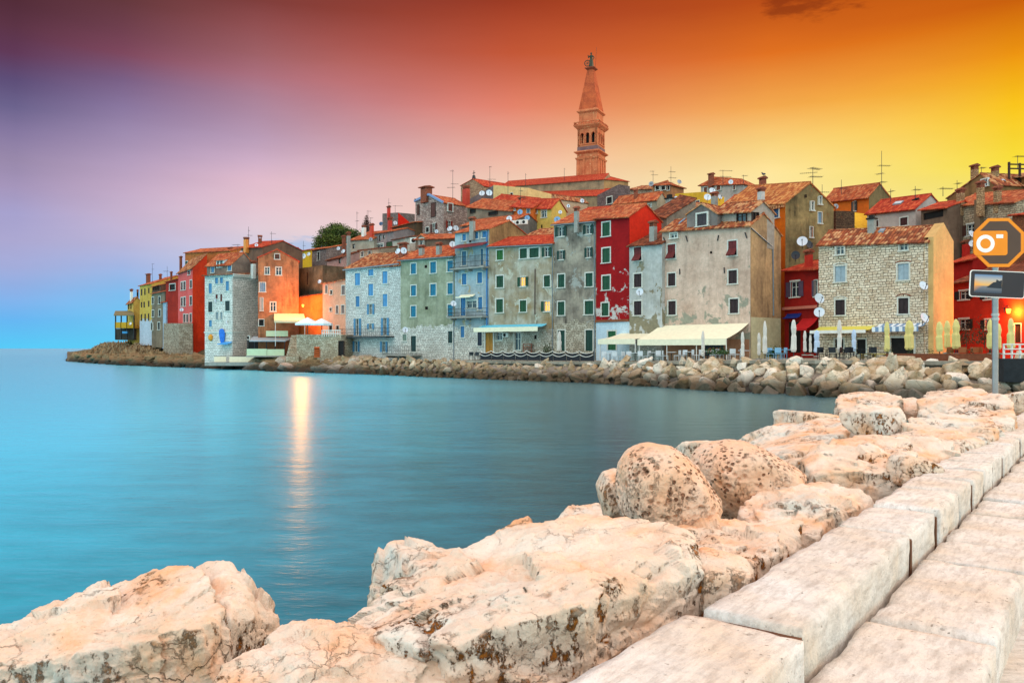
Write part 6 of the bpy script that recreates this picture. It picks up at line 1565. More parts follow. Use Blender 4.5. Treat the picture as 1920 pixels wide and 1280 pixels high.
for i in range(9):
    mb = MB(); vbox_at(o, mb, 536 + i * 1.2, 560, 668 - i * 5, 676 - i * 5 + 6, 105 + i * .75, 106 + i * .75); mb.build('step', STEPM, o)
o = px_thing('railing', 'white terrace railing beside the open parasols', 'railing', 620, 632, 102.5)
mb = MB()
for k in range(9):
    p = P(604 + k * 4.2, 631, 103.2 - k * .12) - o.location; mb.cyl(p, p + Vector((0, 0, .8)), .05, n=5)
for e in (.4, .8): mb.cyl(P(603, 631, 103.2) - o.location + Vector((0, 0, e)), P(639, 631, 102.2) - o.location + Vector((0, 0, e)), .06, n=5)
mb.build('rails', WHITE, o)
o = px_thing('chair_stack', 'orange stack of chairs against the terrace wall', 'chairs', 594, 670, 102)
for i in range(5):
    mb = MB(); vbox_at(o, mb, 589, 599, 655 + i * 3.2, 657 + i * 3.2, 101.4, 102); vbox_at(o, mb, 589, 599, 650 + i * 3.2, 655 + i * 3.2, 101.9, 102); mb.build('seat', paint((196, 86, 30)), o)

# small shopfront backdrop under the canopy, menu board
a = PKH
o = thing('menu_board', 'dark menu board with orange blotches under the cream canopy', 'board', a.world(*q(5, 738, 1100), out=.08), math.atan2(a.u.y, a.u.x))
w0 = a.hit('F', *q(5, 672, 1100))[0]; w1 = a.hit('F', *q(5, 804, 1100))[0]; hh = .62
mb = MB(); mb.box(-(w1 - w0) / 2, (w1 - w0) / 2, -.03, .03, -hh, hh); mb.build('board', paint((34, 44, 60), .5, .5, sc=5), o)
mb = MB()
for i in range(12): x = -(w1 - w0) / 2 + .2 + i * ((w1 - w0) - .5) / 12; mb.box(x, x + .2, -.036, -.031, -.35 + .1 * (i % 3), -.15 + .12 * (i % 3))
mb.build('picture', paint((190, 92, 50), .6, .4), o)
z_, = (a.frame @ Vector((0, 0, 0))).z,
mb = MB(); u0 = a.hit('F', *q(5, 345, 1100))[0]; mb.box(u0, a.W - .1, -.06, -.004, 0.2, a.hit('F', *q(5, 600, 1035))[1]); mb.build('ground_floor', wall((206, 150, 116), (176, 120, 90), .3), a.root)
# cream annex on the right side of the pink house
f = a.face('R'); p0 = a.hit('R', *q(5, 1003, 870)); p1 = a.hit('R', *q(5, 1205, 945))
mb = MB(); mb.fbox(f, .05, a.D - .1, .024, .06, .2, p0[1]); mb.build('side_ground_floor', wall((222, 206, 164), (206, 186, 146), .2), a.root)

# ------------------------------------------------------------------ closed and open parasols
PW = paint((214, 206, 196), .85, .08); PY_ = paint((214, 200, 128), .85, .08); PB = paint((186, 204, 226), .85, .08)
def closed_parasol(label, px, yt, yb, wpx, mat, Y, group=None):
    base = P(px, yb, Y); H = (yb - yt) * Y / F; r = wpx * Y / F / 2
    o = thing('parasol', label, 'parasol', base, random.uniform(0, 6), group)
    mb = MB(); mb.cyl((0, 0, 0), (0, 0, H), .03, n=6); mb.build('pole', IRON, o)
    mb = MB(); ph = random.uniform(0, 6)
    mb.lathe([(r * .62, H * .16), (r * .92, H * .22), (r * .8, H * .38), (r * .86, H * .55), (r * .62, H * .62), (r * .8, H * .78), (r * .55, H * .93), (.05, H)], 18, wob=lambda a, j: .2 * math.sin(4 * a + j * .5 + ph) + .1 * math.sin(7 * a - j + ph))
    mb.build('cloth', mat, o, smooth=False)
    mb = MB(); mb.lathe([(.24, 0), (.24, .07), (.1, .09)], 10); mb.build('foot', CONC, o)
    return o
G1 = 'closed parasols on the promenade'
for lb, z, x, yt, yb, w, mt, Y in [
    ('greyish white closed parasol in front of the dark grey house', 4, 578, 972, 1145, 28, PW, 79.5),
    ('white closed parasol standing before the middle of the cream canopy', 5, 652, 972, 1190, 26, PW, 63.6), ('white closed parasol before the right end of the cream canopy', 5, 940, 978, 1196, 30, PW, 60.6),
    ('slim white closed parasol right of the cream canopy', 5, 1060, 985, 1178, 28, PW, 61), ('tall white closed parasol beside the slim one right of the canopy', 5, 1102, 898, 1182, 32, PW, 60),
    ('bulky white closed parasol left of the red awning', 6, 187, 890, 1168, 44, PW, 57.5), ('thin white closed parasol under the red awning, leftmost of a pair', 6, 268, 970, 1150, 26, PW, 60), ('thinnest white closed parasol right of the red awning pair', 6, 308, 1000, 1150, 22, PW, 61.5),
    ('bluish white closed parasol at the left corner of the rubble stone house', 6, 355, 965, 1160, 46, PB, 59), ('white closed parasol with wrapped foot before the yellow awning', 6, 520, 890, 1172, 36, PW, 56.5), ('bluish closed parasol before the door of the rubble stone house', 6, 625, 960, 1150, 34, PB, 58),
    ('yellow closed parasol left of the shopfront', 6, 866, 905, 1162, 44, PY_, 55.5), ('wide yellow closed parasol before the shopfront door', 6, 1028, 893, 1150, 66, PY_, 55.5),
    ('yellow closed parasol by the yellow gable, leftmost of three', 7, 270, 860, 1038, 36, PY_, 52.5), ('yellow closed parasol by the yellow gable, middle of three', 7, 309, 855, 1020, 34, PY_, 54.5), ('yellow closed parasol by the yellow gable, right of three', 7, 352, 848, 1024, 38, PY_, 53.5),
    ('yellow closed parasol half hidden left of the sign pole', 7, 526, 848, 1024, 34, PY_, 51.5), ('yellow closed parasol just right behind the sign pole', 7, 566, 870, 1024, 26, PY_, 52), ('yellow closed parasol under the lit wall lamp', 7, 627, 843, 1024, 36, PY_, 50.5)]:
    px, a = q(z, x, yt); _, b = q(z, x, yb); closed_parasol(lb, px, a, b, w / ZN[z][2], mt, Y, G1)
def open_parasol(label, z, x0, x1, yt, ye, yb, Y):
    a = q(z, x0, ye); b = q(z, x1, yb); px = (a[0] + b[0]) / 2; r = (b[0] - a[0]) / 2 * Y / F
    base = P(px, b[1], Y); H = (b[1] - qy(z, yt)) * Y / F; e = (b[1] - a[1]) * Y / F
    o = thing('parasol', label, 'parasol', base, .4, 'open parasols')
    mb = MB(); mb.cyl((0, 0, 0), (0, 0, H), .04, n=6); mb.build('pole', IRON, o)
    mb = MB(); n = 8; rg = [(r * math.cos(2 * math.pi * k / n), r * math.sin(2 * math.pi * k / n)) for k in range(n)]
    for k in range(n):
        p, s = rg[k], rg[(k + 1) % n]; mb.face([(p[0], p[1], e), (s[0], s[1], e), (0, 0, H)]); mb.face([(p[0], p[1], e - .25), (s[0], s[1], e - .25), (s[0], s[1], e), (p[0], p[1], e)])
    mb.build('cloth', paint((226, 232, 234), .8, .04), o)
open_parasol('open white parasol on the terrace, the left one', 2, 735, 920, 858, 905, 985, 105.5); open_parasol('open white parasol on the terrace, the right one', 2, 850, 1015, 866, 906, 985, 104)

# ------------------------------------------------------------------ promenade furniture
def chair(label, p, rz, mat, group):
    o = thing('chair', label, 'chair', p, rz, group)
    mb = MB(); mb.box(-.23, .23, -.23, .23, .42, .46); mb.build('seat', mat, o)
    mb = MB(); mb.box(-.23, .23, .2, .235, .5, .88); mb.build('backrest', mat, o)
    for x in (-.2, .2):
        for y in (-.2, .2):
            mb = MB(); mb.cyl((x, y, 0), (x, y, .42), .02, n=5); mb.build('leg', mat, o)
    return o
def table(label, p, mat, group):
    o = thing('table', label, 'table', p, 0, group)
    mb = MB(); mb.lathe([(.42, .7), (.42, .74)], 14); mb.build('tabletop', mat, o); mb = MB(); mb.cyl((0, 0, 0), (0, 0, .7), .035); mb.build('pedestal', IRON, o)
    return o
WCH = paint((206, 210, 212), .5, .06); DCH = paint((28, 30, 36), .6, .1)
ch0 = None; tb0 = None
def furnish(px0, px1, nn, dY, mat, lab_c, lab_t, grp):
    c0 = chair(lab_c, (0, 0, 0), 0, mat, 'chairs ' + grp); t0 = table(lab_t, (0, 0, 0), mat, 'tables ' + grp); fc = ft = True
    for i in range(nn):
        px = px0 + (px1 - px0) * (i + .5) / nn; Y = shore(px) + dY + .5 * math.sin(i * 2.1); p = P(px, HY, Y); p.z = quay_z(px) + .004
        if i % 3 == 1:
            o = t0 if ft else copy_tree(t0); ft = False
        else:
            o = c0 if fc else copy_tree(c0); fc = False; o.rotation_euler.z = 1.3 * i
        o.location = p
furnish(1174, 1400, 20, 5.6, WCH, 'white terrace chair under the cream canopy', 'round white terrace table under the cream canopy', 'under the cream canopy')
furnish(1128, 1170, 4, 5.0, WCH, 'pale chair before the white foot of the crimson house', 'pale table before the white foot of the crimson house', 'by the crimson house')
furnish(1535, 1640, 10, 6.0, DCH, 'dark chair before the rubble stone house', 'dark table before the rubble stone house', 'by the rubble stone house')
furnish(1440, 1480, 5, 7.0, paint((130, 176, 206)), 'blue chair right of the cream canopy', 'blue table right of the cream canopy', 'right of the cream canopy')
furnish(880, 900, 3, 5.6, IRON, 'dark chair beside the orange door', 'dark table beside the orange door', 'by the orange door')
furnish(1780, 1870, 9, 7.0, paint((150, 84, 44)), 'brown wooden chair before the red house at the right', 'brown wooden table before the red house at the right', 'by the right red house')
# rope fence
a, b = P(900, HY, shore(900) + 4.5), P(1113, HY, shore(1113) + 4.5)
a.z = b.z = 1.75
o = thing('rope_fence', 'dark panel fence with looping white ropes along the quay', 'fence', a, math.atan2(b.y - a.y, b.x - a.x)); L = (b - a).length; n = 9
for i in range(n + 1):
    mb = MB(); x = L * i / n; mb.cyl((x, 0, 0), (x, 0, 1.05), .04, n=6); mb.build('post', IRON, o)
    if i < n:
        mb = MB(); x1 = L * (i + 1) / n; mb.box(x + .05, x1 - .05, .03, .05, .08, .78); mb.build('panel', paint((40, 40, 46), .8, .2), o)
        for zt in (1.0, .68):
            pts = [(x + (x1 - x) * k / 8, -.05, zt - .22 * math.sin(math.pi * k / 8)) for k in range(9)]
            mb = MB(); mb.path(pts, .032, 5); mb.build('rope', WHITE, o)
# planters / benches of brown wood
WB = paint((116, 62, 36), .7, .25, sc=6)
for i in range(17):
    px = 1668 + i * 12.5; Y = shore(px) + 5.2; p = P(px, HY, Y); p.z = quay_z(px)
    dr = P(px + 10, HY, shore(px + 10)) - P(px, HY, shore(px))
    o = thing('planter', 'brown wooden planter box of the row on the stone house terrace', 'planter', p, math.atan2(dr.y, dr.x), 'wooden planters on the terrace edge')
    mb = MB(); mb.box(-.2, .2, -.16, .16, 0, .42); mb.box(-.22, .22, -.18, .18, .42, .46); mb.build('box', WB, o)
    mb = MB()
    if i % 3 == 0:
        for k in range(60):
            c = Vector((random.uniform(-.2, .2), random.uniform(-.15, .15), .46 + random.uniform(0, .3))); e = Vector((random.uniform(-1, 1), random.uniform(-1, 1), random.uniform(-.3, 1))) * .07
            g_ = e.cross(Vector((random.random(), random.random(), random.random()))).normalized() * .03; mb.face([c - g_, c + e, c + g_])
        mb.build('plant', paint((44, 66, 28), .7, .4), o)
o = px_thing('bench', 'pale yellow low bench at the left end of the planters', 'bench', 1640, 668, 57)
mb = MB(); a_ = q(6, 684, 1136); b_ = q(6, 878, 1166); vbox_at(o, mb, a_[0], b_[0], a_[1], a_[1] + 1.5, 56, 56.6); mb.build('seat', paint((196, 178, 96)), o)
for x in (690, 780, 866): mb = MB(); vbox_at(o, mb, qx(6, x), qx(6, x + 10), a_[1] + 1.5, b_[1] + 2, 56.05, 56.5); mb.build('leg', paint((150, 130, 70)), o)
# planted greenery by the canopy
def bush(label, px, py, Y, w, h_, col, nn=260):
    o = thing('plant', label, 'plant', P(px, py, Y)); mb = MB()
    for k in range(nn):
        c = Vector((random.gauss(0, .35) * w, random.gauss(0, .3) * w, abs(random.gauss(.35, .28)) * h_)); e = Vector((random.gauss(0, 1), random.gauss(0, 1), random.gauss(.3, 1))).normalized() * .12
        g_ = e.cross(Vector((random.random(), random.random(), random.random()))).normalized() * .05; mb.face([c - e * .3 - g_, c + e, c - e * .3 + g_])
    mb.build('foliage', paint(col, .7, .4, sc=2), o); mb = MB(); mb.cyl((0, 0, -.3), (0, 0, h_ * .5), .03, n=5); mb.build('stem', WOODD, o)
bush('green shrub beside the blue chairs right of the canopy', 1448, 668, 61, 1.0, .7, (52, 82, 34)); bush('low green plants under the right bay of the cream canopy', 1345, 664, 62, 1.4, .5, (58, 84, 40)); bush('green potted shrub against the stone foot of the grey house', 1027, 664, 79, .7, 1.1, (60, 74, 40)); bush('climbing shrub at the wall of the right red house', 1812, 645, 58, 1.0, 1.6, (84, 52, 30)); bush('second climbing shrub at the wall of the right red house', 1846, 645, 57, 1.0, 1.6, (70, 56, 30))
o = px_thing('rack', 'red brown wooden rack against the stone foot of the grey house', 'rack', q(4, 345, 1140)[0], 664, 84.5)
for i in range(4): mb = MB(); a_ = q(4, 315, 1065 + i * 18); b_ = q(4, 374, 1069 + i * 18); vbox_at(o, mb, a_[0], b_[0], a_[1], b_[1], 84.3, 84.7); mb.build('shelf', paint((140, 66, 34)), o)
for x in (313, 372): mb = MB(); a_ = q(4, x, 1060); b_ = q(4, x + 5, 1128); vbox_at(o, mb, a_[0], b_[0], a_[1], b_[1], 84.29, 84.72); mb.build('side', paint((120, 56, 30)), o)
# white railing over a dark block at the right edge
o = px_thing('landing', 'dark landing block with white railing at the right edge', 'landing', 1905, 712, 46)
mb = MB(); vbox_at(o, mb, 1882, 1990, 672, 716, 46, 46.6); mb.build('block', paint((30, 34, 38), .7, .3), o)
mb = MB()
for px in (1882, 1897, 1912, 1930, 1950): vbox_at(o, mb, px, px + 2.4, 644, 672, 46.1, 46.2)
for py in (644, 653, 662): vbox_at(o, mb, 1882, 1990, py, py + 2.2, 46.02, 46.09)
mb.build('railing', WHITE, o)

# ------------------------------------------------------------------ sign on its pole
def ngon(n, r, rot=0): return [(r * math.cos(rot + 2 * math.pi * k / n), r * math.sin(rot + 2 * math.pi * k / n)) for k in range(n)]
def rrect(x0, x1, z0, z1, r, n=5):
    out = []
    for cx, cz, a0 in ((x1 - r, z1 - r, 0), (x0 + r, z1 - r, 90), (x0 + r, z0 + r, 180), (x1 - r, z0 + r, 270)):
        for k in range(n + 1):
            a = math.radians(a0 + 90 * k / n); out.append((cx + r * math.cos(a), cz + r * math.sin(a)))
    return out
def plate(mb, poly, y0, y1):
    mb.face([(x, y0, z) for x, z in poly]); mb.face([(x, y1, z) for x, z in poly[::-1]])
    for a, b in zip(poly, poly[1:] + poly[:1]): mb.face([(a[0], y0, a[1]), (b[0], y0, b[1]), (b[0], y1, b[1]), (a[0], y1, a[1])])
SY = 15.8
o = thing('photo_sign', 'octagonal orange and brown camera sign above a dark panel on a grey pole', 'sign', P(1869, 748, SY), -.06)
k = SY / F; px_ = lambda px: (px - 1869) * k; pz_ = lambda py: (748 - py) * k
SO = paint((240, 140, 16), .45, .04); SBR = paint((86, 62, 46), .4, .06); SWH = paint((244, 240, 230), .5, .03)
mb = MB(); mb.cyl((0, .06, -.5), (0, .06, pz_(432)), 5.2 * k, n=14); po = mb.build('pole', paint((150, 146, 144), .35, .15, .7), o)
mb = MB()
for py in (592, 600, 500, 560): mb.cyl((0, .06, pz_(py)), (0, .06, pz_(py) + .05), 6.6 * k, n=14)
mb.build('clamp', paint((176, 170, 164), .4, .1, .6), po)
oc = [(px_(1871.5) + x, pz_(455) + z) for x, z in ngon(8, 49.5 * k, math.pi / 8)]; oi_ = [(px_(1871.5) + x, pz_(455) + z) for x, z in ngon(8, 43 * k, math.pi / 8)]
mb = MB(); plate(mb, oc, -.02, .0); pl_ = mb.build('octagon', SO, o)
mb = MB(); plate(mb, oi_, -.024, -.021); mb.build('field', SBR, pl_)
mb = MB(); plate(mb, rrect(px_(1826.5), px_(1887), pz_(479), pz_(433), 5 * k), -.029, -.0245); mb.build('camera_symbol', SO, pl_)
mb = MB(); cx_, cz_ = px_(1847), pz_(457); n = 28
for i in range(n):
    A, B = ngon(n, 16.6 * k), ngon(n, 9.6 * k); j = (i + 1) % n
    mb.hexa([(cx_ + p[0], -.033, cz_ + p[1]) for p in (A[i], A[j], B[j], B[i])] + [(cx_ + p[0], -.0295, cz_ + p[1]) for p in (A[i], A[j], B[j], B[i])])
plate(mb, rrect(px_(1866.5), px_(1879), pz_(447), pz_(440), .5 * k), -.033, -.0295); mb.build('lens_symbol', SWH, pl_)
Rm = Matrix.Translation((px_(1869), 0, pz_(533))) @ Matrix.Rotation(.05, 4, 'Y')
mb = MB(); plate(mb, rrect(-50 * k, 50 * k, -25 * k, 25 * k, 5 * k), -.02, 0); p2_ = mb.build('panel', SWH, o, Rm)
mb = MB(); plate(mb, rrect(-48.6 * k, 48.6 * k, -23.6 * k, 23.6 * k, 4.4 * k), -.024, -.021); mb.build('panel_field', paint((52, 42, 42), .35, .06), p2_)
m, t = newmat('printed_photo'); uv = t.sep(t.n('ShaderNodeTexCoord').outputs['Object'])
gx = t.mr(uv[0], -42 * k, 8 * k); gz = t.mr(uv[2], -17 * k, 17 * k)
cs = t.ramp(gz, [(.0, lin((60, 66, 80))), (.35, lin((120, 120, 124))), (.42, lin((236, 176, 90))), (.7, lin((190, 176, 160))), (1, lin((96, 130, 168)))])
cs = t.mix(t.mr(t.math('ADD', gx, t.math('ABSOLUTE', t.math('SUBTRACT', gz, .42))), .0, .4, .8, 0), cs, lin((250, 160, 60)))
finish(t, cs, .3)
mb = MB(); plate(mb, rrect(-42 * k, 8 * k, -17 * k, 17 * k, .5 * k), -.028, -.0245); mb.build('printed_view', m, p2_)
mb = MB(); plate(mb, [(-20 * k, -7 * k), (7.6 * k, -8 * k), (7.6 * k, 8 * k), (3 * k, 6 * k), (0, 7.5 * k), (-2 * k, 9 * k), (-3 * k, 4 * k), (-8 * k, 3 * k), (-14 * k, -2 * k)], -.031, -.0285); mb.build('printed_town', paint((40, 40, 46), .4), p2_)

# ------------------------------------------------------------------ satellite dishes, antennas, air conditioners
BOWL = {}
def dish(label, z, x, y, r, Y, yaw=.35, col=(206, 214, 222), pitch=.35, group=None):
    px, py = q(z, x, y); R = r / ZN[z][2] * Y / F
    o = thing('satellite_dish', label, 'satellite dish', P(px, py, Y), 0, group or 'satellite dishes on the houses')
    mt = paint(col, .4, .06)
    M = Matrix.Rotation(yaw, 4, 'Z') @ Matrix.Rotation(-pitch, 4, 'X')
    mb = MB(); n = 20; rings = [(0, .16), (.35, .14), (.7, .08), (1.0, 0)]
    for (r0, d0), (r1, d1) in zip(rings[:-1], rings[1:]):
        for i in range(n):
            a, b = 2 * math.pi * i / n, 2 * math.pi * (i + 1) / n
            c = [(r_ * R * math.cos(t_), d_ * R, r_ * R * 1.06 * math.sin(t_)) for r_, d_, t_ in ((r0, d0, a), (r1, d1, a), (r1, d1, b), (r0, d0, b))]
            mb.face(c if r0 > 0 else c[1:] ); mb.face([(p[0], p[1] + .02, p[2]) for p in (c if r0 > 0 else c[1:])][::-1])
    for i in range(n):
        a, b = 2 * math.pi * i / n, 2 * math.pi * (i + 1) / n
        mb.face([(R * math.cos(a), 0, R * 1.06 * math.sin(a)), (R * math.cos(b), 0, R * 1.06 * math.sin(b)), (R * math.cos(b), .02, R * 1.06 * math.sin(b)), (R * math.cos(a), .02, R * 1.06 * math.sin(a))])
    b_ = mb.build('bowl', mt, o, M)
    mb = MB(); mb.cyl((0, .05 * R, -R), (0, -.95 * R, -.25 * R), .022); mb.cyl((0, -1.0 * R, -.32 * R), (0, -.85 * R, -.12 * R), .05); mb.build('feed_arm', IRON, o, M)
    mb = MB(); mb.path([(0, .16 * R, 0), (0, .5 * R, -.1), (0, .62 * R, -R * 1.5)], .03); mb.build('mount', IRON, o, Matrix.Rotation(yaw, 4, 'Z'))
for a in [
    ('white satellite dish on the sea front of the white stone corner house', 1, 1312, 812, 18, 117.2), ('white satellite dish tilted on the upper front of the white stone corner house', 1, 1222, 652, 14, 118.5),
    ('white satellite dish on the attic wall above the white stone corner house', 1, 1410, 298, 17, 123), ('small satellite dish on the orange house with the long roof', 1, 1066, 320, 12, 150.5), ('satellite dish on the pink house front', 1, 962, 722, 14, 144), ('satellite dish on the yellow house tip of the headland', 1, 577, 826, 11, 160),
    ('dish beside the orange chimney pot', 2, 443, 318, 13, 126), ('flat white dish on the yellow low building, the left one', 2, 795, 400, 20, 144), ('white dish on the yellow low building, the right one', 2, 834, 385, 14, 143.5),
    ('white dish high left beside the tall beige chimney', 12, 636, 645, 22, 124), ('white dish left against the tall beige chimney', 12, 697, 680, 26, 120), ('dish under the ruined grey house roof', 12, 398, 1062, 24, 112), ('grey dish against the beige house with one dark window', 12, 1045, 530, 24, 121.5),
    ('dark blue dish left of the grey house with the red side wall', 12, 1174, 332, 24, 137.5), ('pale dish right of the red wall chimney', 12, 1355, 322, 26, 133.5), ('large white dish on the rough brown wall', 12, 1437, 460, 40, 121), ('wide white dish pair on the greenish house roof, left bowl', 12, 1386, 680, 36, 98.5), ('wide white dish pair on the greenish house roof, right bowl', 12, 1462, 672, 40, 97.5),
    ('white dish beside the maroon canopy of the pale blue house', 3, 913, 310, 23, 95), ('pale blue dish on the corner of the greenish house', 3, 921, 755, 22, 88), ('white dish above the small balcony of the greenish house', 3, 559, 952, 22, 91.5),
    ('white dish on the purple grey stone house, left of a pair', 8, 471, 782, 30, 117), ('white dish on the purple grey stone house, right of a pair', 8, 536, 776, 30, 116.5), ('lower white dish under the pair on the purple grey stone house', 8, 474, 848, 28, 116.5), ('small white dish on the front of the purple grey stone house', 8, 330, 812, 20, 118.5),
    ('dish on the grey slanting gable, left one', 8, 811, 408, 30, 121.5), ('dish on the grey slanting gable, right one', 8, 888, 403, 33, 119.5), ('blue grey dish before the orange house, upper one', 8, 1214, 606, 28, 104), ('blue grey dish before the orange house, lower right one', 8, 1290, 670, 28, 103), ('flat pale dish on the ridge left of the air conditioners', 8, 1100, 676, 30, 101),
    ('blue dish at the left end of the dark grey house roof', 8, 1608, 686, 34, 86), ('dish on the yellow side gable', 8, 1640, 608, 20, 100),
    ('large white dish on the foot of the dark grey house', 4, 688, 900, 28, 82.5), ('white dish at the right end of the blue topped awning', 4, 498, 918, 24, 84), ('small broken dish low on the dark grey house', 4, 684, 708, 16, 82.8),
    ('white dish on the narrow pale grey house', 5, 192, 686, 26, 73.3),
    ('white dish with brown logo patch on the brown gable', 6, 249, 318, 37, 70.5), ('black dish beside the white one on the brown gable', 6, 302, 342, 30, 70.8), ('black dish lower left on the brown gable', 6, 201, 420, 31, 69.8),
    ('white dish on the left corner of the rubble stone house, upper one', 6, 375, 733, 37, 63.8), ('white dish on the left corner of the rubble stone house, lower one', 6, 373, 834, 37, 63.8), ('white dish on the right corner of the rubble stone house, upper one', 6, 1133, 640, 33, 58), ('white dish on the right corner of the rubble stone house, lower one', 6, 1141, 874, 36, 57.8),
    ('white dish left of the octagonal sign', 7, 434, 422, 19, 69), ('white dish under the octagonal sign edge', 7, 436, 470, 17, 68.5), ('white dish against the yellow sky by the pergola', 7, 589, 163, 16, 86),
    ('grey dish on the roof left of the lantern house', 9, 965, 328, 28, 131), ('grey box dish on the skyline right of the lantern house', 9, 1284, 304, 26, 130.5), ('white dish by the yellow terrace house, right one', 9, 1600, 476, 40, 99.5), ('white dish before the orange patched roof', 9, 1742, 476, 26, 83), ('white dish at the left edge of the yellow terrace house', 9, 1246, 490, 24, 102.5), ('white oval dish on the white skyline house', 9, 1654, 402, 34, 118.5), ('cream dish behind the dark grey house', 9, 190, 518, 24, 96), ('small white dish on the red roof behind the dark grey house', 9, 34, 576, 20, 90), ('white dish on the white skyline house roof', 9, 1862, 306, 26, 119), ('grey dish on the upper left of the orange house wall', 10, 1245, 640, 28, 89)]:
    col = (40, 44, 52) if 'black' in a[0] else (70, 96, 130) if 'dark blue' in a[0] else (120, 160, 196) if ('blue ' in a[0][:5]) else (150, 154, 160) if a[0].startswith('grey') else (208, 214, 222)
    dish(*a, yaw=random.uniform(-.5, .4), col=col, pitch=random.uniform(.2, .45))
def antenna(label, px, yt, yb, Y, bars, thick=.035):
    o = thing('antenna', label, 'antenna', P(px, yb + 6, Y), 0, 'television antennas on the roofs'); H = (yb + 6 - yt) * Y / F
    mb = MB(); mb.cyl((0, 0, 0), (0, 0, H), thick, thick * .7, 5); mb.build('mast', IRON, o)
    for (fr_, l_, yw, n) in bars:
        z = H * fr_; L = l_ * Y / F; dx = Vector((math.cos(yw), math.sin(yw), 0)); pr = Vector((-dx.y, dx.x, 0))
        mb = MB(); a = Vector((0, 0, z)) - dx * L * .25; b = Vector((0, 0, z)) + dx * L * .75; mb.cyl(a, b, .022, n=4)
        for k in range(n):
            c = a.lerp(b, k / max(1, n - 1)); e = pr * (.42 - .012 * k); mb.cyl(c - e, c + e, .012, n=4)
        mb.build('aerial', IRON, o)
for a in [
    ('tall thin antenna above the brown headland house', 285.7, 494, 524, 157, [(.98, 4, .3, 3), (.7, 4, .3, 3)]), ('antenna with one arm above the dark red headland house', 313.5, 499, 520, 153, [(.65, 10, 3.0, 6)]),
    ('antenna behind the orange chimney pot', 466, 425, 455, 126, [(.55, 9, .5, 6), (.8, 3, .2, 3)]), ('horizontal antenna left of the orange chimney pot', 446, 458, 470, 124, [(.95, 14, 3.0, 7)]), ('antenna with one right arm over the brown gable house', 509, 434, 454, 126, [(.85, 10, .2, 6)]), ('low antenna over the yellow low building', 535, 454, 470, 140, [(.9, 18, .1, 7)]), ('pair of dark masts over the yellow low building', 569, 452, 475, 143, [(.7, 5, .3, 4)]),
    ('lattice radio mast beside the pine tree', 669.3, 396, 436, 132, [(.92, 4, .2, 3), (.6, 3, 1.0, 3)]), ('antenna over the dead conical tree', 690, 394, 410, 134, [(.9, 8, .2, 5)]), ('antenna on the red roof chimney', 729, 372, 388, 137, [(.3, 4, .4, 3), (.6, 5, .2, 4)]), ('T shaped antenna above the red side wall', 741, 385, 400, 139, [(.95, 18, .15, 8)]), ('small antenna right of the dead conical tree', 695, 408, 420, 127, [(.95, 6, .1, 4)]),
    ('tall antenna on the purple grey stone house', 849, 318, 368, 120, [(.95, 6, 3.1, 3), (.52, 14, .1, 7), (.40, 14, 3.0, 7)]), ('tall antenna with two right arms by the grey slanting gable', 918.5, 312, 348, 121, [(.98, 4, .2, 3), (.42, 15, .05, 7), (.3, 14, -.1, 7)]), ('plain tall antenna on the cream block', 952.5, 321, 374, 116, [(.93, 2, .3, 2), (.2, 12, 3.0, 5)]), ('thin antenna on the church nave roof, left one', 985.5, 325, 342, 232, [(.9, 3, .2, 2)], .06), ('thin antenna on the church nave roof, right one', 1058, 315, 332, 230, [(.9, 3, .2, 2)], .06), ('antenna over the orange house', 976, 352, 376, 105, [(.8, 6, .2, 4)]),
    ('antenna with two arms left of the lantern house', 1224.5, 320, 342, 131, [(.95, 7, 3.1, 3), (.72, 12, .1, 5), (.15, 20, 0, 9)]), ('tall antenna in front of the lantern house', 1258, 312, 362, 128, [(.82, 12, .25, 6), (.62, 14, .3, 6), (.46, 22, 2.9, 9)]), ('wide antenna over the white skyline house', 1355.5, 319, 340, 121, [(.96, 24, .1, 9), (.55, 22, .2, 9)]), ('low antenna at the right of the white skyline house', 1394, 328, 338, 118, [(.9, 10, .1, 5)]),
    ('big antenna on the tall brown gable peak', 1524, 314, 343, 76, [(.95, 26, .5, 9), (.72, 30, 2.8, 9), (.5, 24, .1, 9)]), ('thin antenna left behind the orange house', 1541.5, 346, 362, 96, [(.35, 18, .05, 6)]), ('thin antenna behind the orange house roof', 1577.5, 337, 358, 92, [(.4, 14, .2, 5)]), ('tallest antenna standing at the orange house gable', 1653, 283, 350, 88, [(.62, 22, .1, 7), (.42, 14, 2.2, 6), (.2, 12, .2, 5)]), ('thick stub antenna over the white house', 1670, 354, 372, 82, [(.8, 6, .3, 4)]), ('antenna over the red roof of the white house', 1716, 349, 366, 79, [(.7, 14, .1, 6)]),
    ('low antenna left of the tall chimneys', 1768, 350, 362, 80, [(.8, 26, .1, 9)]), ('antenna with arm against the yellow sky left of the tall chimneys', 1794.5, 338, 352, 90, [(.7, 10, .3, 5)]), ('small antenna between the two tall chimneys', 1840, 313, 326, 87, [(.9, 10, .1, 5)]), ('antenna above the bare pergola', 1908, 292, 312, 85, [(.95, 20, .1, 8)])]:
    antenna(*a)
def aircon(label, h, z, x0, y0, x1, y1, fans=1, face='F'):
    a = h.hit(face, *q(z, x0, y1)); b = h.hit(face, *q(z, x1, y0))
    o = thing('air_conditioner', label, 'air conditioner', h.frame @ Vector(h.face(face)(a[0], .35, a[1])), math.atan2(h.u.y, h.u.x), 'air conditioners'); w = b[0] - a[0]; ht = b[1] - a[1]
    mb = MB(); mb.box(0, w, 0, .3, 0, ht); mb.build('case', WHITE, o)
    for k in range(fans):
        c = (w * .4, ht / 2) if fans == 1 else (w / 2, ht * (.27 + .46 * k)); r = min(w * .35, ht * (.4 if fans == 1 else .2))
        mb = MB(); mb.cyl((c[0], -.02, c[1]), (c[0], -.001, c[1]), r, n=14); mb.build('fan_grille', DARK, o)
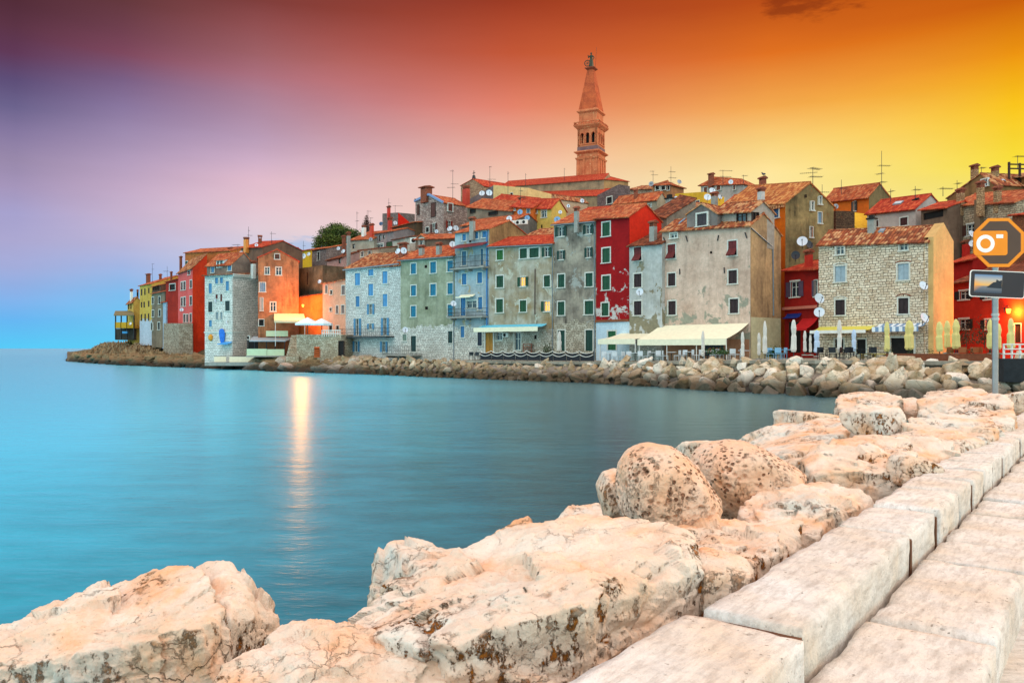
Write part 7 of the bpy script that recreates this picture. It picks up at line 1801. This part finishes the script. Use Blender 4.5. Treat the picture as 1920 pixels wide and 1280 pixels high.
aircon('white air conditioner by the door of the grey house with red roof', RRH, 4, 176, 985, 218, 1016); aircon('air conditioner low on the white stone corner house', WHH, 1, 1440, 915, 1468, 948, 1, 'R')
ac = thing('air_conditioner', 'row of three air conditioners on the ridge of the pale blue house', 'air conditioner', P(972, 421, 97), -.5, 'air conditioners')
mb = MB()
for i in range(3):
    mb = MB(); mb.box(i * .85 - 1.3, i * .85 - .55, 0, .3, 0, .55); mb.build('case', WHITE, ac); mb = MB(); mb.cyl((i * .85 - .98, -.02, .27), (i * .85 - .98, -.001, .27), .2, n=12); mb.build('fan_grille', DARK, ac)
ac = thing('air_conditioner', 'white air conditioner on the rough wall left of the arched dormer', 'air conditioner', P(777, 456, 108), -.2, 'air conditioners')
mb = MB(); mb.box(-.6, .4, 0, .4, 0, .75); mb.build('case', WHITE, ac); mb = MB(); mb.cyl((-.15, -.02, .38), (-.15, -.001, .38), .28, n=14); mb.build('fan_grille', DARK, ac)
ac = thing('air_conditioner', 'tall double fan air conditioner on the orange house with the long roof', 'air conditioner', P(380, 487, 149), -.3, 'air conditioners')
mb = MB(); mb.box(-.75, .75, 0, .5, 0, 1.5); mb.build('case', paint((150, 120, 96)), ac)
for k in (0, 1): mb = MB(); mb.cyl((0, -.02, .4 + .7 * k), (0, -.001, .4 + .7 * k), .3, n=14); mb.build('fan_grille', DARK, ac)
# buoys and cloth on the white stone house
o = thing('tarpaulin', 'blue cloth and orange buoys hanging on the white stone corner house', 'cloth', WHH.world(*q(1, 1270, 895), out=.15), math.atan2(WHH.u.y, WHH.u.x))
mb = MB(); mb.lathe([(.2, -1.6), (.5, -1.1), (.6, -.1), (.5, .4), (.15, .6)], 12, wob=lambda a, j: .25 * math.sin(3 * a + j)); b_ = mb.build('cloth', paint((40, 110, 200), .7, .3), o); b_.scale = (1, .2, 1)
mb = MB(); mb.lathe([(.1, -1.2), (.36, -.9), (.36, -.5), (.1, -.2)], 10, -2.6, 0); mb.build('buoy', paint((230, 150, 40), .5), o)
awning('small blue awning low on the white stone corner house', WHH, 1, 1265, 1342, 962, 978, .8, paint((70, 150, 210)), 'awning', .1)

# ------------------------------------------------------------------ trees
def tree(name, label, px, pyb, Y, lobes, trunk_h, leaf, colr, nn, yb=None):
    base = P(px, pyb, Y); o = thing(name, label, 'tree', base)
    mb = MB(); pts = [Vector((0, 0, -trunk_h)), Vector((.15, 0, -trunk_h * .4)), Vector((-.1, .1, 0))]
    mb.cyl(pts[0], pts[1], .38, .3, 8); mb.cyl(pts[1], pts[2], .3, .22, 8)
    for c, r in lobes: mb.cyl(pts[2], Vector(c) * .85, .14, .05, 5)
    mb.build('trunk', paint((84, 62, 44), .9, .3), o)
    mb = MB(); rg = random.Random(9)
    for c, r in lobes:
        c = Vector(c); k = int(nn * r[0] * r[2])
        for i in range(k):
            dv = Vector((rg.gauss(0, 1), rg.gauss(0, 1), rg.gauss(0, 1))).normalized(); e = rg.random() ** .35
            p = c + Vector((dv.x * r[0], dv.y * r[1], dv.z * r[2])) * e
            for _ in range(3):
                a = Vector((rg.gauss(0, 1), rg.gauss(0, 1), rg.gauss(.4, 1))).normalized() * leaf; b = a.cross(Vector((rg.random() - .5, rg.random() - .5, rg.random() - .5))).normalized() * leaf * .35
                p2 = p + Vector((rg.gauss(0, leaf), rg.gauss(0, leaf), rg.gauss(0, leaf)))
                mb.face([p2 - b, p2 + a, p2 + b])
    m, t = newmat('foliage'); g = t.n('ShaderNodeTexCoord').outputs['Object']
    n = t.noise(g, .8, 4, .6); finish(t, t.mix(t.mr(n, .35, .65), lin(colr[0]), lin(colr[1])), .7)
    mb.build('crown', m, o)
tree('pine_tree', 'dark green stone pine rising behind the roofs on the left', 630, 446, 156, [((-1.6, 0, .9), (1.7, 1.6, .9)), ((.0, .3, 1.9), (1.6, 1.5, .8)), ((1.6, 0, 1.1), (1.9, 1.7, .8)), ((3.2, .3, .6), (1.7, 1.5, .8)), ((-2.8, 0, -.4), (1.4, 1.3, .8)), ((-.6, -.5, -.2), (2.2, 1.6, .8)), ((2.0, -.5, -.2), (2.2, 1.6, .8)), ((-3.5, 0, -1.5), (.9, .9, .8)), ((-.5, 0, -1.4), (2.5, 1.4, .8))], 9, .3, ((110, 122, 48), (38, 52, 24)), 300)
tree('cypress_tree', 'brown dried conical tree between the chimneys', 687.5, 440, 134, [((0, 0, .3), (.95, .95, 1.1)), ((0, 0, 1.4), (.65, .65, 1.0)), ((0, 0, 2.4), (.3, .3, .9)), ((0, 0, -.8), (1.0, 1.0, 1.1))], 5, .13, ((96, 62, 48), (70, 46, 38)), 650)

# birds on the roofs
for lb, px, py, Y in (('gull standing at the left end of the purple grey stone house roof', 780, 376, 122.5), ('gull standing on the brick chimney of the orange house', 1432, 329, 79.5)):
    o = thing('bird', lb, 'bird', P(px, py, Y)); 
    v_, f_ = cubesphere(6); p = v_ * np.array([.2, .09, .1]) + np.array([0, 0, .14]); hd_ = v_ * .065 + np.array([-.17, 0, .26])
    me = np_mesh('body', np.concatenate([p, hd_]), np.concatenate([f_, f_ + len(p)])); me.materials.append(paint((70, 70, 76))); b_ = bpy.data.objects.new('body', me); COL.objects.link(b_); b_.parent = o
    mb = MB(); mb.cyl((0, .03, -.05), (0, .03, .1), .015, n=4); mb.cyl((0, -.03, -.05), (0, -.03, .1), .015, n=4); mb.build('legs', IRON, o)
